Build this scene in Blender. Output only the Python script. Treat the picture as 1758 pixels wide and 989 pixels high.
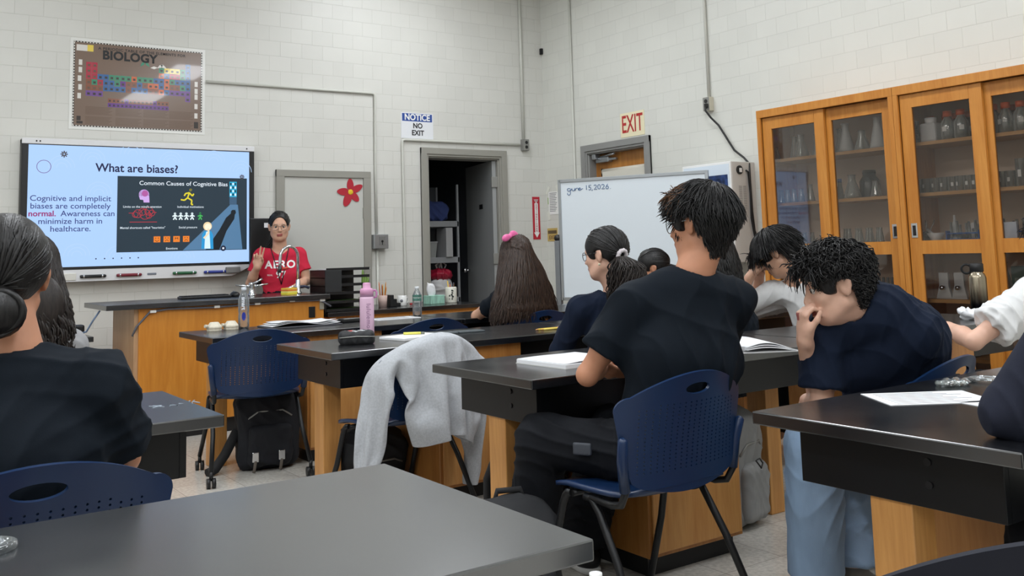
import bpy, bmesh, math, random
import numpy as np
from mathutils import Vector, Matrix
from mathutils.geometry import delaunay_2d_cdt
from mathutils.bvhtree import BVHTree

# ------------------------------------------------------------------ clear
for _o in list(bpy.data.objects):
    bpy.data.objects.remove(_o)
SC = bpy.context.scene
COL = SC.collection
PI = math.pi
rng = np.random.default_rng(7)
random.seed(7)

# ------------------------------------------------------------------ camera
F_PX, PP_Y = 1625.30, 252.97
YAW, PITCH, ROLL = 0.608963, 0.109292, -0.029077
_fw = Vector((math.sin(YAW) * math.cos(PITCH), math.cos(YAW) * math.cos(PITCH), math.sin(PITCH)))
_rt = Vector((math.cos(YAW), -math.sin(YAW), 0))
_up = _rt.cross(_fw)
_r2 = _rt * math.cos(ROLL) + _up * math.sin(ROLL)
_u2 = -_rt * math.sin(ROLL) + _up * math.cos(ROLL)
cam_d = bpy.data.cameras.new('camera')
cam = bpy.data.objects.new('camera', cam_d)
COL.objects.link(cam)
cam.matrix_world = Matrix(((_r2.x, _u2.x, -_fw.x, -6.0174), (_r2.y, _u2.y, -_fw.y, -8.0251),
                           (_r2.z, _u2.z, -_fw.z, 1.19), (0, 0, 0, 1)))
cam_d.sensor_width = 36
cam_d.sensor_fit = 'HORIZONTAL'
cam_d.lens = F_PX / 1758 * 36
cam_d.shift_y = -(494.5 - PP_Y) / 1758
cam_d.clip_start = 0.05
SC.camera = cam

# ------------------------------------------------------------------ colour management, world
SC.view_settings.view_transform = 'Standard'
SC.view_settings.look = 'None'
SC.view_settings.exposure = 0.0
SC.view_settings.gamma = 1
SC.view_settings.use_curve_mapping = False
wd = bpy.data.worlds.new('world')
SC.world = wd
wd.use_nodes = True
wd.node_tree.nodes['Background'].inputs[0].default_value = (.8, .85, .9, 1)
wd.node_tree.nodes['Background'].inputs[1].default_value = 0.3

# ------------------------------------------------------------------ ceiling lamps (the room's own troffers)
LAMP_W = 32
LAMP_SPOTS = [(-8.0, -2.9), (-8.0, -5.1), (-8.0, -7.3), (-8.0, -9.5), (-4.9, -2.7), (-4.9, -5.0), (-4.9, -7.3), (-4.9, -9.6), (-1.9, -1.45), (-1.9, -4.0), (-1.9, -6.6), (-1.9, -9.2)]
CEIL = 4.15
for _i, (_x, _y) in enumerate(LAMP_SPOTS):
    ld = bpy.data.lights.new('troffer_light', 'AREA')
    ld.shape = 'RECTANGLE'
    ld.size, ld.size_y = 0.56, 1.16
    ld.energy = LAMP_W
    ld.color = (.915, .955, 1.0)
    lo = bpy.data.objects.new('troffer_light', ld)
    lo.location = (_x, _y, CEIL - 0.085)
    COL.objects.link(lo)

# ------------------------------------------------------------------ materials
def srgb(r, g=None, b=None):
    if g is None: r, g, b = r
    f = lambda c: (c / 255 / 12.92) if c / 255 <= .04045 else ((c / 255 + .055) / 1.055) ** 2.4
    return (f(r), f(g), f(b), 1)

def M(name, col, rough=.5, metal=0, spec=.5, var=0, vscale=8, bump=0, bscale=60, stretch=(1, 1, 1), emit=0, sheen=0, coat=0, alpha=1, rvar=0):
    m = bpy.data.materials.new(name)
    m.use_nodes = True
    nt = m.node_tree
    b = nt.nodes['Principled BSDF']
    c = srgb(col)
    b.inputs['Base Color'].default_value = c
    b.inputs['Roughness'].default_value = rough
    b.inputs['Metallic'].default_value = metal
    b.inputs['Specular IOR Level'].default_value = spec
    b.inputs['Sheen Weight'].default_value = sheen
    b.inputs['Coat Weight'].default_value = coat
    b.inputs['Alpha'].default_value = alpha
    if emit:
        b.inputs['Emission Color'].default_value = c
        b.inputs['Emission Strength'].default_value = emit
    tc = mp = None
    if var or bump or rvar:
        tc = nt.nodes.new('ShaderNodeTexCoord')
        mp = nt.nodes.new('ShaderNodeMapping')
        mp.inputs['Scale'].default_value = stretch
        nt.links.new(tc.outputs['Object'], mp.inputs[0])
    if var or rvar:
        n = nt.nodes.new('ShaderNodeTexNoise')
        n.inputs['Scale'].default_value = vscale
        n.inputs['Detail'].default_value = 4
        nt.links.new(mp.outputs[0], n.inputs['Vector'])
        if var:
            rp = nt.nodes.new('ShaderNodeValToRGB')
            rp.color_ramp.elements[0].position = .3
            rp.color_ramp.elements[1].position = .7
            rp.color_ramp.elements[0].color = tuple(x * (1 - var) for x in c[:3]) + (1,)
            rp.color_ramp.elements[1].color = tuple(min(1, x * (1 + var)) for x in c[:3]) + (1,)
            nt.links.new(n.outputs['Fac'], rp.inputs[0])
            nt.links.new(rp.outputs[0], b.inputs['Base Color'])
        if rvar:
            mr = nt.nodes.new('ShaderNodeMapRange')
            mr.inputs[1].default_value, mr.inputs[2].default_value = .3, .7
            mr.inputs[3].default_value, mr.inputs[4].default_value = max(0, rough - rvar), rough + rvar
            nt.links.new(n.outputs['Fac'], mr.inputs[0])
            nt.links.new(mr.outputs[0], b.inputs['Roughness'])
    if bump:
        n2 = nt.nodes.new('ShaderNodeTexNoise')
        n2.inputs['Scale'].default_value = bscale
        n2.inputs['Detail'].default_value = 3
        nt.links.new(mp.outputs[0], n2.inputs['Vector'])
        bp = nt.nodes.new('ShaderNodeBump')
        bp.inputs['Strength'].default_value = bump
        bp.inputs['Distance'].default_value = .01
        nt.links.new(n2.outputs['Fac'], bp.inputs['Height'])
        nt.links.new(bp.outputs[0], b.inputs['Normal'])
    return m

def wood(name, c1, c2, rough=.4, axis='Z', scale=14, coat=.0):
    m = bpy.data.materials.new(name)
    m.use_nodes = True
    nt = m.node_tree
    b = nt.nodes['Principled BSDF']
    b.inputs['Roughness'].default_value = rough
    b.inputs['Coat Weight'].default_value = coat
    tc = nt.nodes.new('ShaderNodeTexCoord')
    mp = nt.nodes.new('ShaderNodeMapping')
    s = {'Z': (1, 1, .09), 'Y': (1, .09, 1), 'X': (.09, 1, 1)}[axis]
    mp.inputs['Scale'].default_value = s
    nt.links.new(tc.outputs['Object'], mp.inputs[0])
    n = nt.nodes.new('ShaderNodeTexNoise')
    n.inputs['Scale'].default_value = scale
    n.inputs['Detail'].default_value = 7
    n.inputs['Roughness'].default_value = .62
    n.inputs['Distortion'].default_value = .8
    nt.links.new(mp.outputs[0], n.inputs['Vector'])
    n2 = nt.nodes.new('ShaderNodeTexNoise')
    n2.inputs['Scale'].default_value = scale * 7
    n2.inputs['Detail'].default_value = 2
    nt.links.new(mp.outputs[0], n2.inputs['Vector'])
    ad = nt.nodes.new('ShaderNodeMath')
    ad.operation = 'MULTIPLY_ADD'
    ad.inputs[1].default_value = .35
    nt.links.new(n2.outputs['Fac'], ad.inputs[0])
    nt.links.new(n.outputs['Fac'], ad.inputs[2])
    rp = nt.nodes.new('ShaderNodeValToRGB')
    rp.color_ramp.elements[0].position = .42
    rp.color_ramp.elements[1].position = .92
    rp.color_ramp.elements[0].color = srgb(c1)
    rp.color_ramp.elements[1].color = srgb(c2)
    nt.links.new(ad.outputs[0], rp.inputs[0])
    nt.links.new(rp.outputs[0], b.inputs['Base Color'])
    return m

def thin_glass(name, tint=(235, 240, 240), body=.06, edge=.55, rough=.03, gloss=1.0, bodycol=(235, 240, 240)):
    """Clear thin glass: transparent, mirror-like at grazing, white painted in towards the rims as glints."""
    m = bpy.data.materials.new(name)
    m.use_nodes = True
    nt = m.node_tree
    nt.nodes.remove(nt.nodes['Principled BSDF'])
    out = nt.nodes['Material Output']
    tr = nt.nodes.new('ShaderNodeBsdfTransparent')
    tr.inputs[0].default_value = srgb(tint)
    df = nt.nodes.new('ShaderNodeBsdfDiffuse')
    df.inputs[0].default_value = srgb(bodycol)
    gl = nt.nodes.new('ShaderNodeBsdfGlossy')
    gl.inputs['Roughness'].default_value = rough
    lw = nt.nodes.new('ShaderNodeLayerWeight')
    lw.inputs[0].default_value = .3
    mr = nt.nodes.new('ShaderNodeMapRange')
    mr.inputs[3].default_value, mr.inputs[4].default_value = body, edge
    nt.links.new(lw.outputs['Facing'], mr.inputs[0])
    m1 = nt.nodes.new('ShaderNodeMixShader')
    nt.links.new(mr.outputs[0], m1.inputs[0])
    nt.links.new(tr.outputs[0], m1.inputs[1])
    nt.links.new(df.outputs[0], m1.inputs[2])
    fr = nt.nodes.new('ShaderNodeFresnel')
    fr.inputs[0].default_value = 1.5
    mu = nt.nodes.new('ShaderNodeMath')
    mu.operation = 'MULTIPLY'
    mu.use_clamp = True
    mu.inputs[1].default_value = gloss
    nt.links.new(fr.outputs[0], mu.inputs[0])
    m2 = nt.nodes.new('ShaderNodeMixShader')
    nt.links.new(mu.outputs[0], m2.inputs[0])
    nt.links.new(m1.outputs[0], m2.inputs[1])
    nt.links.new(gl.outputs[0], m2.inputs[2])
    nt.links.new(m2.outputs[0], out.inputs[0])
    return m

def emis(name, col, st=1.0):
    m = bpy.data.materials.new(name)
    m.use_nodes = True
    nt = m.node_tree
    b = nt.nodes['Principled BSDF']
    b.inputs['Base Color'].default_value = (0.01, 0.01, 0.01, 1)
    b.inputs['Roughness'].default_value = .35
    b.inputs['Specular IOR Level'].default_value = .2
    b.inputs['Emission Color'].default_value = srgb(col)
    b.inputs['Emission Strength'].default_value = st
    return m

def block_wall(name, ax, zoff, uoff, col, mortar):
    """Painted masonry: 8 x 5 1/3 inch units in running bond; joints slightly darker in colour, with bump."""
    m = bpy.data.materials.new(name)
    m.use_nodes = True
    nt = m.node_tree
    b = nt.nodes['Principled BSDF']
    b.inputs['Roughness'].default_value = .42
    tc = nt.nodes.new('ShaderNodeTexCoord')
    sp = nt.nodes.new('ShaderNodeSeparateXYZ')
    cb = nt.nodes.new('ShaderNodeCombineXYZ')
    nt.links.new(tc.outputs['Object'], sp.inputs[0])
    nt.links.new(sp.outputs[ax], cb.inputs[0])
    nt.links.new(sp.outputs['Z'], cb.inputs[1])
    mp = nt.nodes.new('ShaderNodeMapping')
    mp.inputs['Location'].default_value = (uoff, zoff, 0)
    nt.links.new(cb.outputs[0], mp.inputs[0])
    br = nt.nodes.new('ShaderNodeTexBrick')
    br.inputs['Scale'].default_value = 1
    br.inputs['Brick Width'].default_value = .2032
    br.inputs['Row Height'].default_value = .13547
    br.inputs['Mortar Size'].default_value = .0028
    br.inputs['Mortar Smooth'].default_value = .55
    br.inputs['Bias'].default_value = -.2
    c = srgb(col)
    br.inputs['Color1'].default_value = c
    br.inputs['Color2'].default_value = tuple(x * .955 for x in c[:3]) + (1,)
    br.inputs['Mortar'].default_value = srgb(mortar)
    nt.links.new(mp.outputs[0], br.inputs['Vector'])
    nz = nt.nodes.new('ShaderNodeTexNoise')
    nz.inputs['Scale'].default_value = 2.2
    nz.inputs['Detail'].default_value = 5
    nt.links.new(tc.outputs['Object'], nz.inputs['Vector'])
    mr = nt.nodes.new('ShaderNodeMapRange')
    mr.inputs[3].default_value, mr.inputs[4].default_value = .93, 1.04
    nt.links.new(nz.outputs['Fac'], mr.inputs[0])
    mx = nt.nodes.new('ShaderNodeMix')
    mx.data_type = 'RGBA'
    mx.blend_type = 'MULTIPLY'
    mx.inputs[0].default_value = 1
    nt.links.new(br.outputs['Color'], mx.inputs[6])
    nt.links.new(mr.outputs[0], mx.inputs[7])
    nt.links.new(mx.outputs[2], b.inputs['Base Color'])
    n3 = nt.nodes.new('ShaderNodeTexNoise')
    n3.inputs['Scale'].default_value = 90
    n3.inputs['Detail'].default_value = 3
    nt.links.new(tc.outputs['Object'], n3.inputs['Vector'])
    ma = nt.nodes.new('ShaderNodeMath')
    ma.operation = 'MULTIPLY_ADD'
    ma.inputs[1].default_value = -1.0
    sc_ = nt.nodes.new('ShaderNodeMath')
    sc_.operation = 'MULTIPLY'
    sc_.inputs[1].default_value = .12
    nt.links.new(n3.outputs['Fac'], sc_.inputs[0])
    nt.links.new(br.outputs['Fac'], ma.inputs[0])
    nt.links.new(sc_.outputs[0], ma.inputs[2])
    bp = nt.nodes.new('ShaderNodeBump')
    bp.inputs['Strength'].default_value = .5
    bp.inputs['Distance'].default_value = .003
    nt.links.new(ma.outputs[0], bp.inputs['Height'])
    nt.links.new(bp.outputs[0], b.inputs['Normal'])
    return m

MT = {}
def mt(key, *a, **k):
    if key not in MT:
        MT[key] = M(key, *a, **k)
    return MT[key]

# ------------------------------------------------------------------ mesh building
class MB:
    def __init__(self):
        self.v, self.f, self.mi, self.sm = [], [], [], []
    def add(self, vs, fs, mi=0, smooth=False):
        n = len(self.v)
        self.v += [tuple(p) for p in vs]
        for f in fs:
            self.f.append(tuple(i + n for i in f))
            self.mi.append(mi)
            self.sm.append(smooth)
        return self
    def box(self, x0, x1, y0, y1, z0, z1, mi=0, b=0, R=None, c=None):
        bm = bmesh.new()
        bmesh.ops.create_cube(bm, size=1)
        for v in bm.verts:
            v.co = Vector(((x0 + x1) / 2 + v.co.x * (x1 - x0), (y0 + y1) / 2 + v.co.y * (y1 - y0), (z0 + z1) / 2 + v.co.z * (z1 - z0)))
        if b:
            bmesh.ops.bevel(bm, geom=bm.edges[:], offset=b, segments=2, profile=.5, affect='EDGES', clamp_overlap=True)
        vs = [v.co.copy() for v in bm.verts]
        if R is not None:
            c = Vector(c)
            vs = [c + R @ (p - c) for p in vs]
        bm.verts.index_update()
        self.add(vs, [[v.index for v in f.verts] for f in bm.faces], mi)
        bm.free()
        return self
    def tube(self, pts, r, n=8, mi=0, caps=True, closed=False):
        pts = [Vector(p) for p in pts]
        K = len(pts)
        rs = r if isinstance(r, (list, tuple)) else [r] * K
        vs, fs = [], []
        prev = None
        for i, p in enumerate(pts):
            if closed:
                t = (pts[(i + 1) % K] - pts[i - 1]).normalized()
            else:
                t = (pts[min(i + 1, K - 1)] - pts[max(i - 1, 0)]).normalized()
            if prev is None:
                a = Vector((0, 0, 1)) if abs(t.z) < .9 else Vector((1, 0, 0))
                u = t.cross(a).normalized()
            else:
                u = (prev - t * prev.dot(t)).normalized()
            prev = u
            w = t.cross(u)
            for k in range(n):
                an = 2 * PI * k / n
                vs.append(p + (u * math.cos(an) + w * math.sin(an)) * rs[i])
        for i in range(K if closed else K - 1):
            j = (i + 1) % K
            for k in range(n):
                k2 = (k + 1) % n
                fs.append((i * n + k, i * n + k2, j * n + k2, j * n + k))
        self.add(vs, fs, mi, True)
        if caps and not closed:
            m = len(self.v) - len(vs)
            self.f.append(tuple(m + k for k in reversed(range(n)))); self.mi.append(mi); self.sm.append(False)
            self.f.append(tuple(m + (K - 1) * n + k for k in range(n))); self.mi.append(mi); self.sm.append(False)
        return self
    def cyl(self, a, b, r, r2=None, n=20, mi=0, smooth=True):
        return self.tube([a, b], [r, r if r2 is None else r2], n, mi)
    def lathe(self, c, prof, n=24, mi=0, axis=None, smooth=True, mif=None):
        """prof: list of (radius, height) turned about the axis through c."""
        c = Vector(c)
        ax = Vector(axis or (0, 0, 1)).normalized()
        a = Vector((0, 1, 0)) if abs(ax.y) < .9 else Vector((1, 0, 0))
        u = a.cross(ax).normalized()
        w = ax.cross(u)
        vs, fs = [], []
        for (r, h) in prof:
            for k in range(n):
                an = 2 * PI * k / n
                vs.append(c + ax * h + (u * math.cos(an) + w * math.sin(an)) * max(r, 1e-5))
        base = len(self.v)
        self.v += [tuple(p) for p in vs]
        for i in range(len(prof) - 1):
            for k in range(n):
                k2 = (k + 1) % n
                self.f.append((base + i * n + k, base + i * n + k2, base + (i + 1) * n + k2, base + (i + 1) * n + k))
                self.mi.append(mif(i) if mif else mi)
                self.sm.append(smooth)
        return self
    def sphere(self, c, r, n=16, m=10, mi=0, R=None):
        rr = r if isinstance(r, (tuple, list)) else (r, r, r)
        vs, fs = [], []
        for i in range(m + 1):
            th = PI * i / m
            for k in range(n):
                ph = 2 * PI * k / n
                p = Vector((rr[0] * math.sin(th) * math.cos(ph), rr[1] * math.sin(th) * math.sin(ph), rr[2] * math.cos(th)))
                if R is not None: p = R @ p
                vs.append(Vector(c) + p)
        for i in range(m):
            for k in range(n):
                k2 = (k + 1) % n
                fs.append((i * n + k, (i + 1) * n + k, (i + 1) * n + k2, i * n + k2))
        return self.add(vs, fs, mi, True)
    def quad(self, a, b, c, d, mi=0):
        return self.add([a, b, c, d], [(0, 1, 2, 3)], mi)
    def prism(self, poly, fn, t0, t1, mi=0, smooth=False):
        """poly: 2D outline; fn(u, v, t) -> 3D point."""
        n = len(poly)
        vs = [fn(u, v, t0) for u, v in poly] + [fn(u, v, t1) for u, v in poly]
        fs = [tuple(reversed(range(n))), tuple(range(n, 2 * n))]
        fs += [(i, (i + 1) % n, n + (i + 1) % n, n + i) for i in range(n)]
        return self.add(vs, fs, mi, smooth)
    def build(self, name, mats, parent=None, local=True):
        me = bpy.data.meshes.new(name)
        me.from_pydata(self.v, [], self.f)
        if not isinstance(mats, (list, tuple)): mats = [mats]
        for m in mats: me.materials.append(m)
        me.polygons.foreach_set('material_index', self.mi)
        me.polygons.foreach_set('use_smooth', self.sm)
        me.update()
        # consistent outward normals
        bm = bmesh.new(); bm.from_mesh(me)
        bmesh.ops.recalc_face_normals(bm, faces=bm.faces[:])
        bm.to_mesh(me); bm.free()
        return link(name, me, parent, local)

def link(name, me, parent=None, local=True):
    o = bpy.data.objects.new(name, me)
    COL.objects.link(o)
    if parent is not None:
        o.parent = parent
        if not local:   # vertices were given in world space
            chain = parent.matrix_basis.copy()
            pp = parent.parent
            while pp is not None:
                chain = pp.matrix_basis @ chain
                pp = pp.parent
            me.transform(chain.inverted())
    return o

def thing(name, label, cat, loc=(0, 0, 0), rz=0, group=None):
    o = bpy.data.objects.new(name, None)
    o.empty_display_size = .1
    COL.objects.link(o)
    o.location = loc
    o.rotation_euler = (0, 0, rz)
    o.matrix_basis = Matrix.Translation(loc) @ Matrix.Rotation(rz, 4, 'Z')
    o['label'], o['category'] = label, cat
    if group: o['group'] = group
    return o

def tag(o, label, cat, group=None):
    o['label'], o['category'] = label, cat
    if group: o['group'] = group
    return o

def struct(o):
    o['kind'] = 'structure'
    return o

def dup(root, loc, rz, label=None, group=None):
    r = root.copy()
    COL.objects.link(r)
    r.matrix_basis = Matrix.Translation(loc) @ Matrix.Rotation(rz, 4, 'Z')
    if label: r['label'] = label
    if group: r['group'] = group
    for ch in list(root.children):
        c = ch.copy(); COL.objects.link(c); c.parent = r
        for g in list(ch.children):
            d = g.copy(); COL.objects.link(d); d.parent = c
    return r

def text_mesh(s, size, bold=0.0, align='CENTER', shear=0, xs=1.0, res=4, spacing=1.0, dice=0):
    """2-D outlines of a word as (verts, faces) in its own plane."""
    cu = bpy.data.curves.new('lettering', 'FONT')
    cu.body = s
    cu.size = size
    cu.align_x = align
    cu.align_y = 'CENTER'
    cu.offset = bold * size
    cu.shear = shear
    cu.space_character = spacing
    cu.resolution_u = res
    ob = bpy.data.objects.new('lettering', cu)
    COL.objects.link(ob)
    dg = bpy.context.evaluated_depsgraph_get()
    me = bpy.data.meshes.new_from_object(ob.evaluated_get(dg))
    vs = [(v.co.x * xs, v.co.y) for v in me.vertices]
    fs = [tuple(p.vertices) for p in me.polygons]
    bpy.data.objects.remove(ob)
    if dice:
        bm = bmesh.new(); bm.from_mesh(me)
        bmesh.ops.triangulate(bm, faces=bm.faces[:])
        for _ in range(6):
            le = [e for e in bm.edges if e.calc_length() > dice]
            if not le: break
            bmesh.ops.subdivide_edges(bm, edges=le, cuts=1)
            bmesh.ops.triangulate(bm, faces=bm.faces[:])
        bm.verts.index_update()
        vs = [(v.co.x * xs, v.co.y) for v in bm.verts]
        fs = [tuple(v.index for v in f.verts) for f in bm.faces]
        bm.free()
    bpy.data.meshes.remove(me)
    return vs, fs

def put_text(mb, s, size, fn, mi=0, **k):
    vs, fs = text_mesh(s, size, **k)
    mb.add([fn(x, y) for x, y in vs], fs, mi)
    return mb

# ------------------------------------------------------------------ implicit surfaces
def _a(p): return np.asarray(p, np.float32)
def nrm(v):
    v = np.asarray(v, float)
    return v / (np.linalg.norm(v) + 1e-12)
def rc(a, b, ra, rb=None):
    a, b = _a(a), _a(b)
    rb = ra if rb is None else rb
    ba = b - a
    L2 = float(ba @ ba) + 1e-12
    def f(p):
        q = p - a
        t = np.clip(q @ ba / L2, 0, 1)
        return np.sqrt(((q - t[:, None] * ba) ** 2).sum(1)) - (ra + (rb - ra) * t)
    m = max(ra, rb)
    return f, np.minimum(a, b) - m, np.maximum(a, b) + m
def ell(c, r, R=None):
    c, r = _a(c), _a(r)
    Rm = np.eye(3, dtype=np.float32) if R is None else _a(R)
    def f(p):
        q = (p - c) @ Rm / r
        k0 = np.sqrt((q ** 2).sum(1)) + 1e-9
        k1 = np.sqrt(((q / r) ** 2).sum(1)) + 1e-9
        return k0 * (k0 - 1) / k1
    m = float(r.max())
    return f, c - m, c + m
def ecap(a, b, side, ra, rb):
    """capsule with an elliptical section: half widths (along side, across)."""
    a, b = _a(a), _a(b)
    ax = nrm(b - a)
    s = np.asarray(side, float)
    s = nrm(s - ax * (s @ ax))
    n = np.cross(ax, s)
    ax, s, n = _a(ax), _a(s), _a(n)
    L = float(np.linalg.norm(b - a))
    def f(p):
        q = p - a
        h = q @ ax
        t = np.clip(h / L, 0, 1)
        z = h - t * L
        rx = ra[0] + (rb[0] - ra[0]) * t
        ry = ra[1] + (rb[1] - ra[1]) * t
        mn = np.minimum(rx, ry)
        return (np.sqrt((q @ s / rx) ** 2 + (q @ n / ry) ** 2 + (z / mn) ** 2) - 1) * mn
    m = max(ra + rb)
    return f, np.minimum(a, b) - m, np.maximum(a, b) + m
def rbox(c, h, r, R=None):
    c, h = _a(c), _a(h) - r
    Rm = np.eye(3, dtype=np.float32) if R is None else _a(R)
    def f(p):
        q = np.abs((p - c) @ Rm) - h
        return np.sqrt((np.maximum(q, 0) ** 2).sum(1)) + np.minimum(q.max(1), 0) - r
    m = float(np.linalg.norm(h)) + r
    return f, c - m, c + m
def half(pt, n):
    pt, n = _a(pt), _a(nrm(n))
    return (lambda p: (p - pt) @ n), None, None
def shell(prim, off):
    return (lambda p: prim[0](p) - off), None if prim[1] is None else prim[1] - off, None if prim[2] is None else prim[2] + off

def evalops(ops, p):
    d = None
    for op, k, pr in ops:
        e = pr[0](p)
        if d is None: d = e; continue
        if op == 's': e = -e
        if op == 'u':
            if k > 0:
                h = np.clip(.5 + .5 * (e - d) / k, 0, 1)
                d = e + (d - e) * h - k * h * (1 - h)
            else: d = np.minimum(d, e)
        else:
            if k > 0:
                h = np.clip(.5 - .5 * (e - d) / k, 0, 1)
                d = e + (d - e) * h + k * h * (1 - h)
            else: d = np.maximum(d, e)
    return d

def surf(ops, h, disp=None):
    """Mesh of the implicit shape by surface nets; returns (V, F)."""
    lo = np.min([o[2][1] for o in ops if o[0] == 'u' and o[2][1] is not None], 0) - 3 * h - .02
    hi = np.max([o[2][2] for o in ops if o[0] == 'u' and o[2][2] is not None], 0) + 3 * h + .02
    B = 8
    nb = np.ceil((hi - lo) / (h * B)).astype(int)
    n = nb * B
    ctr = np.stack(np.meshgrid(*[(np.arange(k) + .5) * B * h - .5 * h for k in nb], indexing='ij'), -1).reshape(-1, 3).astype(np.float32) + _a(lo)
    dc = evalops(ops, ctr)
    D = np.repeat(np.repeat(np.repeat(dc.reshape(nb), B, 0), B, 1), B, 2).astype(np.float32)
    act = np.abs(dc) < B * h * 2.2
    ib = np.argwhere(act.reshape(nb))
    off = np.stack(np.meshgrid(*[np.arange(B)] * 3, indexing='ij'), -1).reshape(-1, 3)
    for s in range(0, len(ib), 400):
        idx = (ib[s:s + 400, None, :] * B + off[None]).reshape(-1, 3)
        P = idx.astype(np.float32) * h + _a(lo)
        v = evalops(ops, P)
        D[idx[:, 0], idx[:, 1], idx[:, 2]] = v
    S = D < 0
    c = np.zeros(n - 1, np.int8)
    for dx in (0, 1):
        for dy in (0, 1):
            for dz in (0, 1):
                c += S[dx:n[0] - 1 + dx, dy:n[1] - 1 + dy, dz:n[2] - 1 + dz]
    cells = np.argwhere((c > 0) & (c < 8))
    cid = -np.ones(n - 1, np.int64)
    cid[cells[:, 0], cells[:, 1], cells[:, 2]] = np.arange(len(cells))
    acc = np.zeros((len(cells), 3)); cnt = np.zeros(len(cells))
    for ax in range(3):
        o1, o2 = [i for i in range(3) if i != ax]
        for u in (0, 1):
            for w in (0, 1):
                q = cells.copy(); q[:, o1] += u; q[:, o2] += w
                e = q.copy(); e[:, ax] += 1
                a = D[q[:, 0], q[:, 1], q[:, 2]]; b = D[e[:, 0], e[:, 1], e[:, 2]]
                m = (a < 0) != (b < 0)
                t = np.where(m, a / np.where(m, a - b, 1), 0)
                pos = q.astype(float); pos[:, ax] += t
                acc[m] += pos[m]; cnt[m] += 1
    V = acc / cnt[:, None] * h + lo
    F = []
    for ax in range(3):
        o1, o2 = (ax + 1) % 3, (ax + 2) % 3
        s0 = [slice(None)] * 3; s1 = [slice(None)] * 3
        s0[ax] = slice(0, n[ax] - 1); s1[ax] = slice(1, n[ax])
        ch = S[tuple(s0)] != S[tuple(s1)]
        e = np.argwhere(ch)
        e = e[(e[:, o1] > 0) & (e[:, o2] > 0) & (e[:, o1] < n[o1] - 1) & (e[:, o2] < n[o2] - 1)]
        def cc(d1, d2):
            q = e.copy(); q[:, o1] -= d1; q[:, o2] -= d2
            return cid[q[:, 0], q[:, 1], q[:, 2]]
        f = np.stack([cc(1, 1), cc(0, 1), cc(0, 0), cc(1, 0)], 1)
        ins = S[e[:, 0], e[:, 1], e[:, 2]]
        f[~ins] = f[~ins][:, ::-1]
        F.append(f)
    F = np.concatenate(F)
    F = F[(F >= 0).all(1)]
    # two light smoothing passes take the stair-steps off
    for _ in range(2):
        s = np.zeros_like(V); k = np.zeros(len(V))
        for i in range(4):
            a, b = F[:, i], F[:, (i + 1) % 4]
            np.add.at(s, a, V[b]); np.add.at(k, a, 1)
            np.add.at(s, b, V[a]); np.add.at(k, b, 1)
        V = V * .5 + s / np.maximum(k, 1)[:, None] * .5
    if disp is not None:
        N = vnormals(V, F)
        V = V + N * disp(V)[:, None]
    return V, F

def vnormals(V, F):
    fn = np.cross(V[F[:, 2]] - V[F[:, 0]], V[F[:, 3]] - V[F[:, 1]])
    N = np.zeros_like(V)
    for i in range(4): np.add.at(N, F[:, i], fn)
    return N / (np.linalg.norm(N, axis=1)[:, None] + 1e-12)

def np_mesh(name, V, F, mats, parent=None, mi=None, local=False, smooth=True):
    me = bpy.data.meshes.new(name)
    V = np.asarray(V, np.float32); F = np.asarray(F, np.int32)
    me.vertices.add(len(V)); me.vertices.foreach_set('co', V.ravel())
    k = F.shape[1]
    me.loops.add(F.size); me.loops.foreach_set('vertex_index', F.ravel())
    me.polygons.add(len(F)); me.polygons.foreach_set('loop_start', np.arange(0, F.size, k, dtype=np.int32))
    me.polygons.foreach_set('use_smooth', np.full(len(F), smooth))
    if not isinstance(mats, (list, tuple)): mats = [mats]
    for m in mats: me.materials.append(m)
    if mi is not None: me.polygons.foreach_set('material_index', np.asarray(mi, np.int32))
    me.update(calc_edges=True); me.validate()
    return link(name, me, parent, local)

def organic(name, ops, h, mats, parent=None, disp=None, mif=None):
    V, F = surf(ops, h, disp)
    mi = None
    if mif is not None: mi = mif(V[F].mean(1))
    return np_mesh(name, V, F, mats, parent, mi)

def folds(amp, freq, seed, aniso=(1, 1, 1), n=5):
    """scattered long ridges, as cloth creases run; masked so that most of the cloth stays smooth"""
    r = np.random.default_rng(seed)
    an = np.array(aniso)
    W = []
    for _ in range(n):
        d = nrm(r.normal(size=3)) * an; e = nrm(r.normal(size=3)); g = nrm(r.normal(size=3))
        W.append((d * freq * r.uniform(3.0, 5.0), e * freq * 1.2, g * r.uniform(7, 11), r.uniform(0, 6.28, 3)))
    def f(V):
        o = np.zeros(len(V))
        for d, e, g, ph in W:
            s = np.sin(V @ d + 1.3 * np.sin(V @ e + ph[1]) + ph[0])
            o += (1 - np.abs(s)) ** 1.6 * np.clip(np.sin(V @ g + ph[2]) * 1.2 - .1, 0, 1)
        return amp * (o - .25)
    return f

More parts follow.
